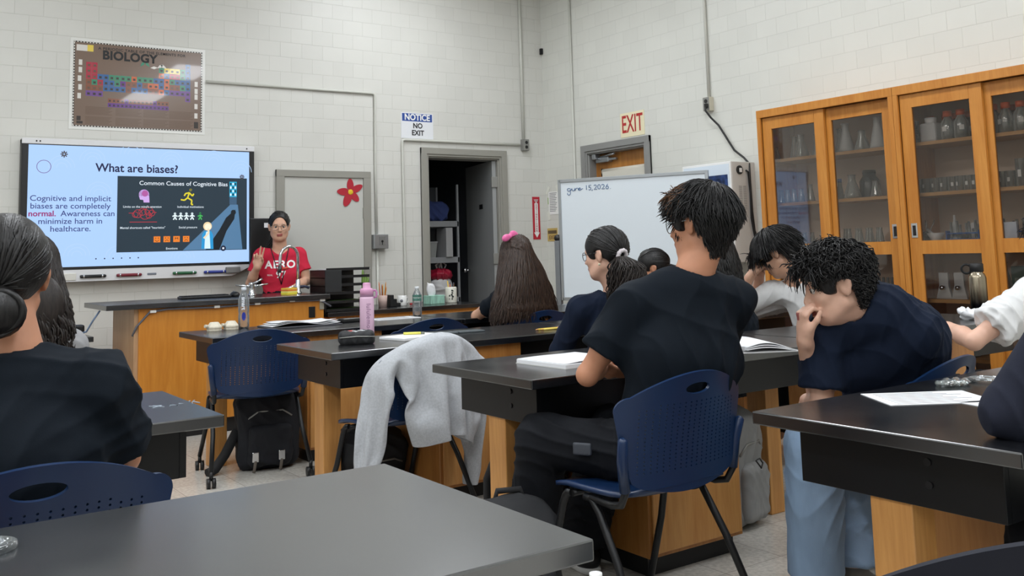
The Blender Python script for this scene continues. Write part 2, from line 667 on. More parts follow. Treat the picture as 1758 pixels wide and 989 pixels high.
def locks(name, P, r, mats, parent=None, sides=5, prof=None, mi=None, flat=.55):
    """tapered hair locks; P (N, K, 3) centre lines, r (N,) radii."""
    P = np.asarray(P, float); N, K, _ = P.shape
    T = np.gradient(P, axis=1)
    T /= np.linalg.norm(T, axis=2)[..., None] + 1e-9
    ref = np.tile(np.array([.31, .52, .8]), (N, K, 1))
    U = np.cross(T, ref); U /= np.linalg.norm(U, axis=2)[..., None] + 1e-9
    W = np.cross(T, U)
    if prof is None: prof = np.clip(np.sin(np.linspace(.35, PI * .97, K)) ** .6, .08, 1)
    an = np.arange(sides) * 2 * PI / sides
    rr = np.asarray(r)[:, None] * prof[None, :]
    V = P[:, :, None, :] + rr[:, :, None, None] * (np.cos(an)[None, None, :, None] * U[:, :, None, :] + flat * np.sin(an)[None, None, :, None] * W[:, :, None, :])
    i, k, s = np.meshgrid(np.arange(N), np.arange(K - 1), np.arange(sides), indexing='ij')
    s2 = (s + 1) % sides
    b = lambda kk, ss: (i * K + kk) * sides + ss
    F = np.stack([b(k, s), b(k, s2), b(k + 1, s2), b(k + 1, s)], -1).reshape(-1, 4)
    m = None
    if mi is not None: m = np.repeat(np.asarray(mi), (K - 1) * sides)
    return np_mesh(name, V.reshape(-1, 3), F, mats, parent, m)
# ================================================================== THE ROOM
paintF = block_wall('painted block front', 'X', -.005, -.02, (214, 213, 207), (203, 202, 195))
paintR = block_wall('painted block right', 'Y', -.01, .1, (217, 217, 210), (208, 208, 201))
m_frame = M('grey door frame paint', (150, 148, 140), .4, bump=.02)
m_frame2 = M('mid grey frame paint', (138, 138, 136), .4)
m_ceil = M('white ceiling', (232, 232, 226), .8)
m_white = M('white paint', (232, 232, 230), .4)
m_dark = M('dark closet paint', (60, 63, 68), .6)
m_black = M('black plastic', (18, 18, 20), .45)
m_blackm = M('black matte', (14, 14, 15), .7)
m_chrome = M('chrome', (210, 212, 215), .15, 1)
m_alu = M('brushed aluminium', (170, 174, 178), .35, .9)
m_steel = M('galvanised steel', (150, 150, 146), .45, .5)

fl = bpy.data.materials.new('speckled vinyl tile')
fl.use_nodes = True
_nt = fl.node_tree
_b = _nt.nodes['Principled BSDF']
_b.inputs['Roughness'].default_value = .22
_tc = _nt.nodes.new('ShaderNodeTexCoord')
_br = _nt.nodes.new('ShaderNodeTexBrick')
_br.offset = 0
_br.inputs['Scale'].default_value = 1
_br.inputs['Brick Width'].default_value = .305
_br.inputs['Row Height'].default_value = .305
_br.inputs['Mortar Size'].default_value = .0015
_br.inputs['Color1'].default_value = srgb(206, 202, 194)
_br.inputs['Color2'].default_value = srgb(198, 194, 186)
_br.inputs['Mortar'].default_value = srgb(150, 146, 140)
_nt.links.new(_tc.outputs['Object'], _br.inputs['Vector'])
_n = _nt.nodes.new('ShaderNodeTexNoise')
_n.inputs['Scale'].default_value = 55
_n.inputs['Detail'].default_value = 4
_nt.links.new(_tc.outputs['Object'], _n.inputs['Vector'])
_mr = _nt.nodes.new('ShaderNodeMapRange')
_mr.inputs[1].default_value, _mr.inputs[2].default_value = .35, .65
_mr.inputs[3].default_value, _mr.inputs[4].default_value = .82, 1.06
_nt.links.new(_n.outputs['Fac'], _mr.inputs[0])
_mx = _nt.nodes.new('ShaderNodeMix')
_mx.data_type = 'RGBA'; _mx.blend_type = 'MULTIPLY'; _mx.inputs[0].default_value = 1
_nt.links.new(_br.outputs['Color'], _mx.inputs[6]); _nt.links.new(_mr.outputs[0], _mx.inputs[7])
_nt.links.new(_mx.outputs[2], _b.inputs['Base Color'])

XL, YB = -9.3, -11.2
struct(MB().box(XL, .2, YB, 2.2, -.12, 0).build('floor', fl))
struct(MB().box(XL, .2, YB, 2.2, CEIL, CEIL + .1).build('ceiling', m_ceil))
w = MB()
w.box(XL, -1.43, 0, .2, 0, CEIL).box(-.595, .2, 0, .2, 0, CEIL).box(-1.43, -.595, 0, .2, 2.135, CEIL)
struct(w.build('wall_front', paintF))
w = MB()
w.box(0, .2, -.725, 0, 0, CEIL).box(0, .2, YB, -1.555, 0, CEIL).box(0, .2, -1.555, -.725, 2.135, CEIL)
struct(w.build('wall_right', paintR))
struct(MB().box(XL - .2, XL, YB, .2, 0, CEIL).build('wall_left', block_wall('painted block left', 'Y', 0, 0, (216, 216, 210), (200, 199, 192))))
struct(MB().box(XL - .2, .2, YB - .2, YB, 0, CEIL).build('wall_back', block_wall('painted block back', 'X', 0, 0, (216, 216, 210), (200, 199, 192))))
# hallway behind the exit door is closed by the door itself
# ---- closet behind the open door
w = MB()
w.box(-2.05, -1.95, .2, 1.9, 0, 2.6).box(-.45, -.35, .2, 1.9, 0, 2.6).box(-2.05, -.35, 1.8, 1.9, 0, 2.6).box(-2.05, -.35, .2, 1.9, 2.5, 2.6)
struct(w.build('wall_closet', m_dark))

def door_trim(name, ax, a0, a1, ztop, wd, d, mat, face, zw=None):
    """steel frame round an opening: ax 'x' lies on the front wall (y = 0), 'y' on the right wall (x = 0)"""
    zw = zw or wd
    m = MB()
    def B(u0, u1, z0, z1, o0, o1):
        if ax == 'x': m.box(u0, u1, -o1, -o0, z0, z1, b=.004)
        else: m.box(-o1, -o0, u0, u1, z0, z1, b=.004)
    for (i, o) in ((0, wd), (.022, wd)):
        t = d if i == 0 else d + .012
        B(a0 - o, a0 - i, 0, ztop + zw, -.0, t)
        B(a1 + i, a1 + o, 0, ztop + zw, -.0, t)
        B(a0 - o, a1 + o, ztop + (i if i else 0), ztop + zw, -.0, t + .0005)
    # the reveal (returns into the wall)
    B(a0, a0 + .012, 0, ztop, -.2, 0); B(a1 - .012, a1, 0, ztop, -.2, 0); B(a0, a1, ztop - .012, ztop, -.2, 0)
    return struct(m.build(name, mat))
door_trim('trim_1', 'x', -1.43, -.595, 2.135, .085, .02, m_frame, 0)
door_trim('trim_2', 'y', -1.555, -.725, 2.135, .085, .02, m_frame2, 0)
# ---- closet door, swung back into the closet
d = struct(MB().box(-.655, -.612, .03, .86, .01, 2.12, b=.003).build('door_1', M('closet door paint', (150, 152, 152), .45)))
_p = Matrix.Translation((-.612, .03, 0))
d.data.transform(_p.inverted()); d.matrix_basis = _p @ Matrix.Rotation(math.radians(-13), 4, 'Z')
h = MB()
for z in (1.9, 1.12, .25): MB().box(-.056, .012, -.018, .004, z - .055, z + .055, b=.003).build('hinge', m_steel, d)
k = MB().cyl((-.043, .75, 1.0), (-.088, .75, 1.0), .012)
k.sphere((-.103, .75, 1.0), .028)
k.build('door_knob', m_chrome, d)
MB().box(-.0465, -.043, .30, .40, 1.64, 1.69).build('notice_plate', m_black, d)
# ---- exit door with closer and roller blind
wood_door = wood('varnished oak door', (150, 96, 40), (186, 128, 62), .35)
d = struct(MB().box(.09, .135, -1.543, -.737, .01, 2.122).build('door_2', wood_door))
MB().box(.086, .0905, -1.42, -.86, 1.05, 1.93).build('window_pane', M('dark wired glass', (70, 74, 72), .1), d)
m = MB().box(.03, .09, -.99, -.80, 2.035, 2.085, b=.006).box(.05, .075, -1.08, -.98, 2.05, 2.07).tube([(.04, -.86, 2.09), (.02, -1.10, 2.105)], .010)
m.box(-.012, .05, -.845, -.79, 2.07, 2.118, b=.004)
m.build('door_closer', m_alu, d)
t = thing('roller_blind', 'cream roller blind half drawn over the window of the wooden exit door', 'blind', (.07, -1.2, 1.93))
MB().cyl((0, -.345, .012), (0, .33, .012), .030, n=20).build('roller', M('cream vinyl', (206, 200, 186), .5), t)
MB().box(-.03, -.026, -.33, .315, -.78, .012).build('fabric', M('cream vinyl sheet', (212, 208, 196), .6), t)
MB().box(-.02, .03, -.362, -.347, -.06, .05).build('bracket', m_black, t); MB().box(-.02, .03, .332, .345, -.03, .045).build('bracket', m_black, t)
# ---- blocked door with grey frame on the front wall
m = MB()
x0, x1, zt = -2.9, -2.133, 1.905
m.box(x0 - .075, x0, -.03, 0, 0, zt + .062, b=.003).box(x1, x1 + .075, -.03, 0, 0, zt + .062, b=.003).box(x0 - .075, x1 + .075, -.031, 0, zt, zt + .062, b=.003)
struct(m.build('trim_3', m_frame))
d = struct(MB().box(x0, x1, -.014, 0, 0, zt).build('door_3', M('pale grey door skin', (196, 196, 190), .45, bump=.01)))
m = MB()
for z in (1.58, .95, .3): m.box(x1 - .006, x1 + .008, -.028, -.01, z - .05, z + .05)
m.build('hinge', m_frame, d)
# ---- baseboards
m_base = M('dark rubber base', (48, 46, 46), .6)
struct(MB().box(XL, -2.98, -.008, 0, 0, .1).box(-2.05, -1.52, -.008, 0, 0, .1).box(-.5, 0, -.008, 0, 0, .1).build('baseboard_front', m_base))
struct(MB().box(-.008, 0, -.63, 0, 0, .1).box(-.008, 0, -3.2, -1.65, 0, .1).build('baseboard_right', m_base))
# ---- ceiling fixtures
m_lens = emis('lamp lens', (246, 250, 255), 6)
for i, (x, y) in enumerate(LAMP_SPOTS):
    r, c = LAMP_SPOTS.index((x, y)) % 4, LAMP_SPOTS.index((x, y)) // 4
    t = thing('ceiling_light', 'white ceiling lamp, %s row from the front wall, %s' % (['first', 'second', 'third', 'fourth'][r], ['left', 'middle', 'right'][c]) + ' line', 'lamp', (x, y, CEIL), 0, 'ceiling lamps')
    MB().box(-.31, .31, -.61, -.585, -.07, 0).box(-.31, .31, .585, .61, -.07, 0).box(-.31, -.285, -.585, .585, -.07, 0).box(.285, .31, -.585, .585, -.07, 0).build('frame', m_white, t)
    MB().box(-.285, .285, -.585, .585, -.06, -.05).build('diffuser', m_lens, t)

# ================================================================== things on the front wall
def FX(d): return lambda u, v: (u, -d, v)          # a point on the front wall
def conduit(name, label, pts, r=.011, mat=None):
    m = MB().tube(pts, r, 8)
    o = m.build(name, mat or M('painted conduit', (202, 202, 194), .45))
    return tag(o, label, 'conduit')
q = .016
conduit('conduit', 'thin painted conduit running right from the brown poster and down to the steel box', [(-3.59, -q, 2.705), (-2.6, -q, 2.71), (-2.03, -q, 2.714), (-2.008, -q, 2.71), (-2.0, -q, 2.69), (-2.005, -q, 2.0), (-2.0, -q, 1.385)], .012)
conduit('conduit', 'painted conduit below the steel box running down to the floor', [(-1.995, -q, 1.245), (-1.995, -q, .1)], .011)
conduit('conduit', 'painted conduit passing under the NOTICE sign above the open closet and down its left side', [(-.33, -q, 2.29), (-1.0, -q, 2.288), (-1.69, -q, 2.286), (-1.712, -q, 2.28), (-1.715, -q, 2.26), (-1.705, -q, 1.0), (-1.70, -q, .1)], .013)
conduit('conduit', 'vertical conduit from the ceiling to the outlet near the room corner', [(-.285, -q, CEIL), (-.283, -q, 2.35)], .016)
conduit('conduit', 'vertical conduit on the right wall between the corner and the exit door', [(-q, -.527, CEIL), (-q, -.52, 1.0), (-q, -.52, .1)], .012)
conduit('conduit', 'vertical conduit coming down from the ceiling to the outlet left of the glass cabinets', [(-q, -2.40, CEIL), (-q, -2.40, 2.455)], .013)
def outlet(label, loc, ax):
    t = thing('outlet_box', label, 'outlet', loc)
    R = Matrix.Identity(3) if ax == 'x' else Matrix.Rotation(-PI / 2, 3, 'Z')
    f = lambda x, y, z: tuple(R @ Vector((x, y, z)))
    m = MB().box(-.037, .037, -.055, 0, -.06, .06, b=.004, R=R, c=(0, 0, 0)); m.build('box', M('ivory outlet box', (196, 190, 172), .5) if ax == 'y' else m_steel, t)
    m = MB().box(-.035, .035, -.058, -.055, -.057, .057, R=R, c=(0, 0, 0)); m.build('face_plate', m_steel, t)
    for z in (.024, -.024): MB().cyl(f(0, -.058, z), f(0, -.062, z), .017).build('socket', m_black, t)
    return t
outlet('steel outlet box on the front wall beside the room corner', (-.275, 0, 2.29), 'x')
outlet('outlet box high on the right wall with a black plug in it', (0, -2.40, 2.395), 'y')
o = tag(MB().box(-.03, -.002, -.035, -.005, 3.28, 3.345, b=.004).build('wall_hook', m_blackm), 'small black bracket high in the corner of the room', 'bracket')
# steel thermostat box
t = thing('wall_box', 'brushed steel lock box on the front wall right of the flower door', 'box', (-1.982, 0, 1.315))
MB().box(-.074, .074, -.075, 0, -.066, .066, b=.005).build('housing', m_alu, t)
m = MB().box(-.02, .04, -.079, -.075, -.035, .045).build('face_plate', M('worn steel plate', (140, 141, 140), .4, .6), t)
m = MB().cyl((.008, -.079, .002), (.008, -.083, .002), .011).box(.005, .011, -.083, -.079, -.03, 0)
m.build('keyhole', m_black, t)

# NOTICE sign
def face_sign(name, label, loc, wdt, hgt, ax, base, thick=.004, tilt=0):
    """flat sign; returns the root and a function from face coordinates (u right, v up) to local points"""
    rz = 0 if ax == 'x' else -PI / 2
    t = thing(name, label, 'sign', loc, rz)
    R = Matrix.Rotation(tilt, 3, 'Y')
    MB().box(-wdt / 2, wdt / 2, -thick, 0, -hgt / 2, hgt / 2, R=R, c=(0, 0, 0)).build('panel', base, t)
    def fn(d=0):
        return lambda u, v: tuple(R @ Vector((u, -thick - .0006 - d, v)))
    return t, fn
m_blue = M('sign blue', (44, 76, 150), .4)
m_ink = M('black ink', (22, 22, 24), .5)
m_wink = M('white ink', (238, 238, 236), .5)
t, fn = face_sign('notice_sign', 'white and blue sign reading NOTICE NO EXIT above the open closet', (-1.54, 0, 2.43), .354, .252, 'x', M('sign white', (226, 228, 232), .35))
f = fn()
MB().quad(f(-.166, .042), f(.166, .042), f(.166, .118), f(-.166, .118)).build('header_band', m_blue, t)
m = MB(); put_text(m, 'NOTICE', .083, lambda u, v: fn(.001)(u, v + .080), bold=.03, xs=.93); m.build('lettering', m_wink, t)
m = MB(); put_text(m, 'NO', .07, lambda u, v: fn(.001)(u + .004, v - .002), bold=.03, xs=.95); put_text(m, 'EXIT', .07, lambda u, v: fn(.001)(u + .004, v - .072), bold=.03, xs=.95); m.build('lettering', m_ink, t)
# fire extinguisher arrow sign (vertical)
t, fn = face_sign('fire_sign', 'tall red FIRE EXTINGUISHER sign with a white down arrow', (-.137, 0, 1.528), .093, .445, 'x', M('sign red', (186, 36, 54), .4))
f = fn()
m = MB()
m.quad(f(-.021, -.15), f(.021, -.15), f(.021, .155), f(-.021, .155))
m.add([f(-.036, -.15), f(.036, -.15), f(0, -.205)], [(0, 2, 1)])
m.add([f(-.03, .195), f(.03, .195), f(0, .15)], [(0, 2, 1)])
m.build('arrow', m_wink, t)
m = MB()
put_text(m, 'FIRE', .036, lambda u, v: fn(.001)(u, v + .178), bold=.02)
m.build('lettering', M('sign dark red', (150, 24, 40), .4), t)
m = MB()
for i, ch in enumerate('EXTINGUISHER'):
    put_text(m, ch, .027, lambda u, v, i=i: fn(.001)(u, v + .135 - i * .0245), bold=.03)
m.build('lettering', M('sign red lettering', (170, 30, 46), .4), t)
# EXIT sign on the right wall
t, fn = face_sign('exit_sign', 'cream EXIT sign with red letters above the wooden door', (0, -1.398, 2.352), .332, .232, 'y', M('cream sign', (233, 224, 190), .4))
m = MB(); put_text(m, 'EXIT', .235, fn(.001), bold=.012, xs=.62); m.build('lettering', M('exit red', (178, 40, 40), .45), t)
# papers taped beside the whiteboard, small yellow exit sign
t = thing('taped_notice', 'white paper notices taped to the right wall behind the whiteboard edge', 'notice', (0, -.13, 1.69), -PI / 2)
m = MB(); m.box(-.085, .09, -.003, 0, -.13, .11); m.build('sheet', m_wink, t)
m = MB()
for i in range(12): m.quad((-.065, -.0036, .09 - i * .017), (.06 - (i % 3) * .012, -.0036, .09 - i * .017), (.06 - (i % 3) * .012, -.0036, .096 - i * .017), (-.065, -.0036, .096 - i * .017))
m.build('lettering', M('grey print', (120, 122, 126), .6), t)
for (u, v, a) in ((-.09, .125, .6), (-.085, -.14, -.3), (.08, .13, -.5)):
    MB().box(u - .018, u + .018, -.0048, -.003, v - .045, v + .045, R=Matrix.Rotation(a, 3, 'Y'), c=(u, 0, v)).build('tape', mt('masking tape', (226, 226, 216), .5), t)
MB().box(-.1, -.088, -.0025, 0, -.02, .05).build('tab', M('green tab', (150, 180, 110), .6), t)
t, fn = face_sign('small_exit_sign', 'small yellow sign with dark lettering beside the whiteboard post', (0, -.095, 1.35), .17, .135, 'y', M('old yellow sign', (196, 168, 96), .5))
f = fn()
MB().quad(f(-.075, .01), f(.075, .01), f(.075, .045), f(-.075, .045)).build('header_band', M('sign brown', (92, 76, 48), .5), t)
m = MB(); put_text(m, 'EXIT', .055, lambda u, v: fn(.001)(u, v - .03), bold=.02); m.build('lettering', M('sign brown ink', (120, 84, 50), .5), t)

# red paper flower
t = thing('paper_flower', 'red felt flower with a yellow centre stuck on the pale grey door', 'flower', (-2.262, -.014, 1.775), 0)
m = MB()
for a, L_, wd_ in ((92, .125, .058), (28, .135, .055), (-47, .115, .056), (-115, .145, .066), (178, .135, .06)):
    a = math.radians(a)
    pl = [(.02 + (L_ - .02) * (.5 - .5 * math.cos(PI * k / 12)), .5 * wd_ * 1.15 * math.sin(PI * (k / 12) ** .8)) for k in range(13)]
    poly = pl + [(x, -y) for x, y in reversed(pl[1:-1])]
    poly = [(x * math.cos(a) - y * math.sin(a), x * math.sin(a) + y * math.cos(a)) for x, y in poly]
    m.prism(poly, lambda u, v, t_: (u, -t_ - .02 * (u * u + v * v) ** .5, v), 0, .006)
m.build('petals', M('red felt', (176, 20, 42), .7, sheen=.3, bump=.1), t)
MB().lathe((0, -.004, 0), [(0, .006), (.02, .0055), (.026, .002), (.026, -.002)], 20, axis=(0, -1, 0)).build('centre', M('yellow felt', (222, 186, 40), .7), t)

# ------------------------------------------------------------------ periodic table poster
t = thing('poster', 'brown laminated biology periodic table poster above the screen', 'poster', (-4.128, 0, 2.612))
W2, H2 = .525, .36
lam = M('laminate rim', (228, 228, 224), .2)
MB().box(-W2 - .006, W2 + .006, -.004, -.001, -H2 - .006, H2 + .006).build('laminate', lam, t)
cols = dict(b=(124, 104, 92), d=(58, 52, 50), r=(178, 52, 74), B=(58, 104, 160), g=(62, 140, 110), y=(232, 206, 92), o=(206, 104, 62), p=(104, 56, 140), P=(116, 78, 150), n=(138, 84, 66), t=(104, 84, 72), w=(222, 218, 212), c=(78, 128, 180))
keys = list(cols)
pm = [M('poster ' + k_, cols[k_], .18, coat=.4) for k_ in keys]
m = MB()
d = .0046
def R4(u0, u1, v0, v1, k_, dd=0): m.quad((u0, -d - dd, v0), (u1, -d - dd, v0), (u1, -d - dd, v1), (u0, -d - dd, v1), keys.index(k_))
R4(-.507, .507, -.343, .343, 'd'); R4(-.494, .494, -.332, .332, 'b', .0004)
for i in range(44):       # beaded border
    R4(-.505 + i * .023, -.493 + i * .023, .334, .341, 'w', .0004); R4(-.505 + i * .023, -.493 + i * .023, -.341, -.334, 'w', .0004)
for i in range(30):
    R4(-.505, -.497, -.335 + i * .0225, -.322 + i * .0225, 'w', .0004); R4(.497, .505, -.335 + i * .0225, -.322 + i * .0225, 'w', .0004)
grid = ["                  B", "rr           gyyygB", "rr           oBrrgB", "rrBBggggogggBBogBBB", "ngrBBgpnnBnooBonngB", "nnnBBBBnBBBnnoBPPPP", "PPP               P"]
cw, ch_ = .0432, .046
for r_, line in enumerate(grid):
    for c_, k_ in enumerate(line[:19]):
        if k_ == ' ': continue
        u, v = -.412 + c_ * cw, .225 - r_ * ch_
        R4(u, u + cw * .95, v - ch_ * .95, v, k_, .0008)
        R4(u + .011, u + .031, v - .034, v - .016, 'd' if k_ == 'y' else 't' if k_ in 'rn' else 'd', .0012)
for c_ in range(15):
    for r_, k_ in ((0, 'n'), (1, 'p')):
        u, v = -.245 + c_ * .0318, -.105 - r_ * .037
        R4(u, u + .030, v - .034, v, 'p' if (r_ == 1 or c_ in (4, 11)) else 'n', .0008)
        R4(u + .008, u + .022, v - .026, v - .012, 'd', .0012)
for bx in (-.412, -.185, .03, .235):
    for rowz in (-.205, -.285):
        for l_ in range(7):
            R4(bx, bx + .2 - (l_ % 3) * .012, rowz - l_ * .0095 + .02, rowz - l_ * .0095 + .024, 't', .0006)
R4(-.485, -.375, .265, .315, 'w', .0006); R4(-.405, -.36, .265, .318, 'y', .0009)
for (u, v) in ((-.455, .17), (-.455, .11), (-.46, .04), (-.455, -.03), (-.46, -.1), (.455, .06), (.455, .0), (.455, -.05), (.455, -.13), (.455, -.21)):
    R4(u - .012, u + .014, v - .02, v + .024, 'w', .0006)
R4(-.475, -.43, -.32, -.30, 'd', .0006); R4(-.475, -.445, -.295, -.26, 'd', .0006); R4(.44, .475, -.315, -.26, 'd', .0006)
for (u, v, a_) in ((.02, .2, .9), (.055, .2, -.8), (.11, .175, .1), (.16, .19, .6), (.185, .19, -.5)):
    c_, s_ = math.cos(a_), math.sin(a_)
    pts = [(u + c_ * x - s_ * y, -d - .001, v + s_ * x + c_ * y) for x, y in ((-.03, 0), (0, -.012), (.03, 0), (0, .012))]
    m.quad(*pts, keys.index('w' if u > .1 else 'g'))
m.build('printed_chart', pm, t)
m = MB()
put_text(m, 'BIOLOGY', .098, lambda u, v: (u - .08, -d - .0016, v + .243), bold=.04, xs=.98, spacing=1.04)
put_text(m, 'A PERIODIC TABLE OF THE ELEMENTS FOR', .03, lambda u, v: (u + .02, -d - .0016, v + .297), bold=.02, xs=1.05, spacing=1.15)
m.build('lettering', m_ink, t)

# ------------------------------------------------------------------ interactive display
m_scrw = M('display white plastic', (222, 222, 224), .35)
t = thing('interactive_display', 'large wall display showing a slide titled What are biases', 'display', (-4.095, 0, 1.63))
MB().box(-.9, .9, -.09, -.002, -.49, .52, b=.008).build('housing', m_black, t)
MB().box(-.9, .9, -.094, -.02, .478, .522, b=.005).build('top_bezel', m_scrw, t)
for x in (-.80, -.775, .83): MB().cyl((x, -.093, .5), (x, -.097, .5), .006).build('sensor', m_black, t)
# pen tray with chamfered end
prof = [(-.9, -.485), (.9, -.485), (.9, -.505), (.83, -.515), (.745, -.560), (.70, -.575), (-.9, -.575)]
m = MB().prism(prof, lambda u, v, t_: (u, -t_, v), .02, .105)
tr = m.build('pen_tray', m_scrw, t)
for x, col, nm in ((-.385, (24, 24, 26), 'black'), (-.12, (120, 30, 46), 'red'), (.31, (30, 92, 56), 'green'), (.56, (40, 56, 140), 'blue')):
    a = thing('marker_pen', nm + ' marker pen lying in the tray under the wall display', 'pen', (-4.095 + x, -.116, 1.63 - .538), 0)
    MB().tube([(-.094, 0, 0), (-.084, 0, 0), (.084, 0, 0), (.094, 0, 0)], [.009, .0125, .0125, .009], 10).build('barrel', M(nm + ' marker', col, .35), a)
    MB().cyl((-.072, 0, 0), (-.062, 0, 0), .0132).build('cap_band', m_chrome, a); MB().cyl((.062, 0, 0), (.072, 0, 0), .0132).build('cap_band', m_chrome, a)
MB().box(.055 - .035, .055 + .035, -.109, -.1, -.545, -.528, b=.003).build('button_panel', M('grey button', (120, 126, 136), .4), t)
MB().box(-.64, -.505, -.112, -.1, -.565, -.51, b=.004).build('port_cover', M('ivory cover', (214, 212, 204), .4), t)
a = tag(MB().box(-4.095 + .645, -4.095 + .765, -.135, -.105, 1.63 - .553, 1.63 - .502, b=.006).build('board_eraser', M('grey eraser', (120, 120, 118), .6)), 'grey rectangular eraser at the right end of the display tray', 'eraser')
# the slide
sc = {}
def E(col): 
    if col not in sc: sc[col] = len(sc)
    return sc[col]
S = MB()
ys = -.0905
lay = [0]
def SF(d=0): return lambda u, v: (u, ys - d, v)
X0, X1, Z0, Z1 = -.853, .853, -.462, .472
def rect(u0, u1, v0, v1, col, d=.0): S.quad((u0, ys - d, v0), (u1, ys - d, v0), (u1, ys - d, v1), (u0, ys - d, v1), E(col))
def poly(pts, col, d=.0006): S.add([(u, ys - d, v) for u, v in pts], [tuple(range(len(pts)))], E(col))
def disc(u, v, r_, col, d=.0006, n=24, sx=1): poly([(u + sx * r_ * math.cos(2 * PI * i / n), v + r_ * math.sin(2 * PI * i / n)) for i in range(n)], col, d)
def ring(u, v, r_, wd_, col, d=.0006, a0=0, a1=2 * PI, n=36):
    for i in range(n):
        a, b = a0 + (a1 - a0) * i / n, a0 + (a1 - a0) * (i + 1) / n
        S.quad(*[(u + r * math.cos(x), ys - d, v + r * math.sin(x)) for r, x in ((r_, a), (r_, b), (r_ + wd_, b), (r_ + wd_, a))], E(col))
def line(pts, wd_, col, d=.0008):
    for (a, b) in zip(pts, pts[1:]):
        dx, dy = b[0] - a[0], b[1] - a[1]; L_ = math.hypot(dx, dy) + 1e-9; nx, ny = -dy / L_ * wd_ / 2, dx / L_ * wd_ / 2
        S.quad(*[(x, ys - d, y) for x, y in ((a[0] + nx, a[1] + ny), (a[0] - nx, a[1] - ny), (b[0] - nx, b[1] - ny), (b[0] + nx, b[1] + ny))], E(col))
BG = (172, 206, 252)
rect(X0, X1, Z0, Z1, BG)
for (u, v) in ((-.62, .30), (-.40, .36), (-.1, .42), (.2, .36), (.55, .38), (.78, .30), (-.74, -.02), (-.5, -.38), (-.2, -.40), (-.72, -.36), (.3, -.42), (-.35, .1)):
    for k_ in range(3): ring(u, v, .035 + .028 * k_, .004, (182, 210, 248), .0003, 0, PI, 14)
NAVY, PUR = (34, 38, 74), (62, 72, 128)
def stext(s, sz, u, v, col, bold=0, xs=1, d=.0012, align='CENTER'):
    vs, fs = text_mesh(s, sz, bold=bold, xs=xs, align=align)
    S.add([(u + x, ys - d, v + y) for x, y in vs], fs, E(col))
stext('What are biases?', .092, -.06, .305, NAVY, .02, 1.0)
for i, ln in enumerate(('Cognitive and implicit', 'biases are completely', None, 'minimize harm in', 'healthcare.')):
    if ln: stext(ln, .061, -.548, .062 - i * .0585, PUR, .008, 1.08)
stext('normal.', .060, -.845, .062 - 2 * .0585, (150, 40, 104), .022, 1.04, align='LEFT')
stext('Awareness can', .061, -.228, .062 - 2 * .0585, PUR, .008, 1.06, align='RIGHT')
ring(-.745, .305, .047, .004, (110, 70, 130))
for (u, v, s_) in ((-.605, .405, 1), (.79, .257, .85)):
    for k_ in range(8):
        a = k_ * PI / 4
        line([(u + .006 * s_ * math.cos(a), v + .006 * s_ * math.sin(a)), (u + .026 * s_ * math.cos(a), v + .026 * s_ * math.sin(a))], .009 * s_, (70, 62, 66))
DK = (38, 54, 66)
rect(-.213, .833, -.36, .245, DK, .0006)
stext('Common Causes of Cognitive Bias', .047, .31, .19, (228, 238, 248), .006, 1.08)
# light beam, tower, figure and its shadow
poly([(.50, -.355), (.70, .02), (.755, .02), (.795, -.355)], (84, 124, 160), .0008)
poly([(.30, -.355), (.69, .02), (.74, .02), (.58, -.355)], (84, 124, 160), .0009)
poly([(.485, -.355), (.60, -.19), (.655, -.09), (.70, -.05), (.735, -.02), (.725, -.10), (.66, -.2), (.60, -.355)], (20, 28, 36), .001)
disc(.717, -.045, .022, (20, 28, 36), .0011, 14)
rect(.683, .745, .02, .16, (62, 92, 120), .001); rect(.683, .745, .085, .215, (40, 170, 210), .0012)
for i in range(4):
    for j in range(3): rect(.688 + j * .02, .70 + j * .02, .095 + i * .03, .115 + i * .03, (20, 40, 54) if (i + j) % 2 else (235, 248, 250), .0014)
disc(.50, -.16, .036, (236, 212, 170), .0014, 20); disc(.503, -.165, .027, (250, 240, 214), .0016)
poly([(.45, -.345), (.455, -.23), (.475, -.2), (.53, -.2), (.545, -.23), (.55, -.35)], (40, 150, 210), .0014)
poly([(.475, -.345), (.48, -.25), (.49, -.205), (.515, -.205), (.52, -.26), (.525, -.345)], (214, 240, 250), .0016)
line([(.47, -.26), (.51, -.215), (.505, -.18)], .016, (236, 220, 190), .0018)
# mind icon
disc(-.01, .10, .04, (206, 170, 234)); poly([(-.035, .085), (.03, .09), (.033, .035), (-.012, .035), (-.015, .055), (-.04, .058), (-.05, .09)], (206, 170, 234), .0007)
disc(-.003, .107, .025, (176, 90, 160), .0009)
# runner
for seg in ([(.35, .12), (.335, .075)], [(.335, .075), (.37, .055), (.365, .02), (.38, .02)], [(.335, .075), (.31, .055), (.28, .06)], [(.35, .115), (.375, .09), (.385, .11)], [(.35, .118), (.318, .11), (.308, .09)]): line(seg, .012, (222, 208, 50))
disc(.36, .14, .013, (222, 208, 50), n=14)
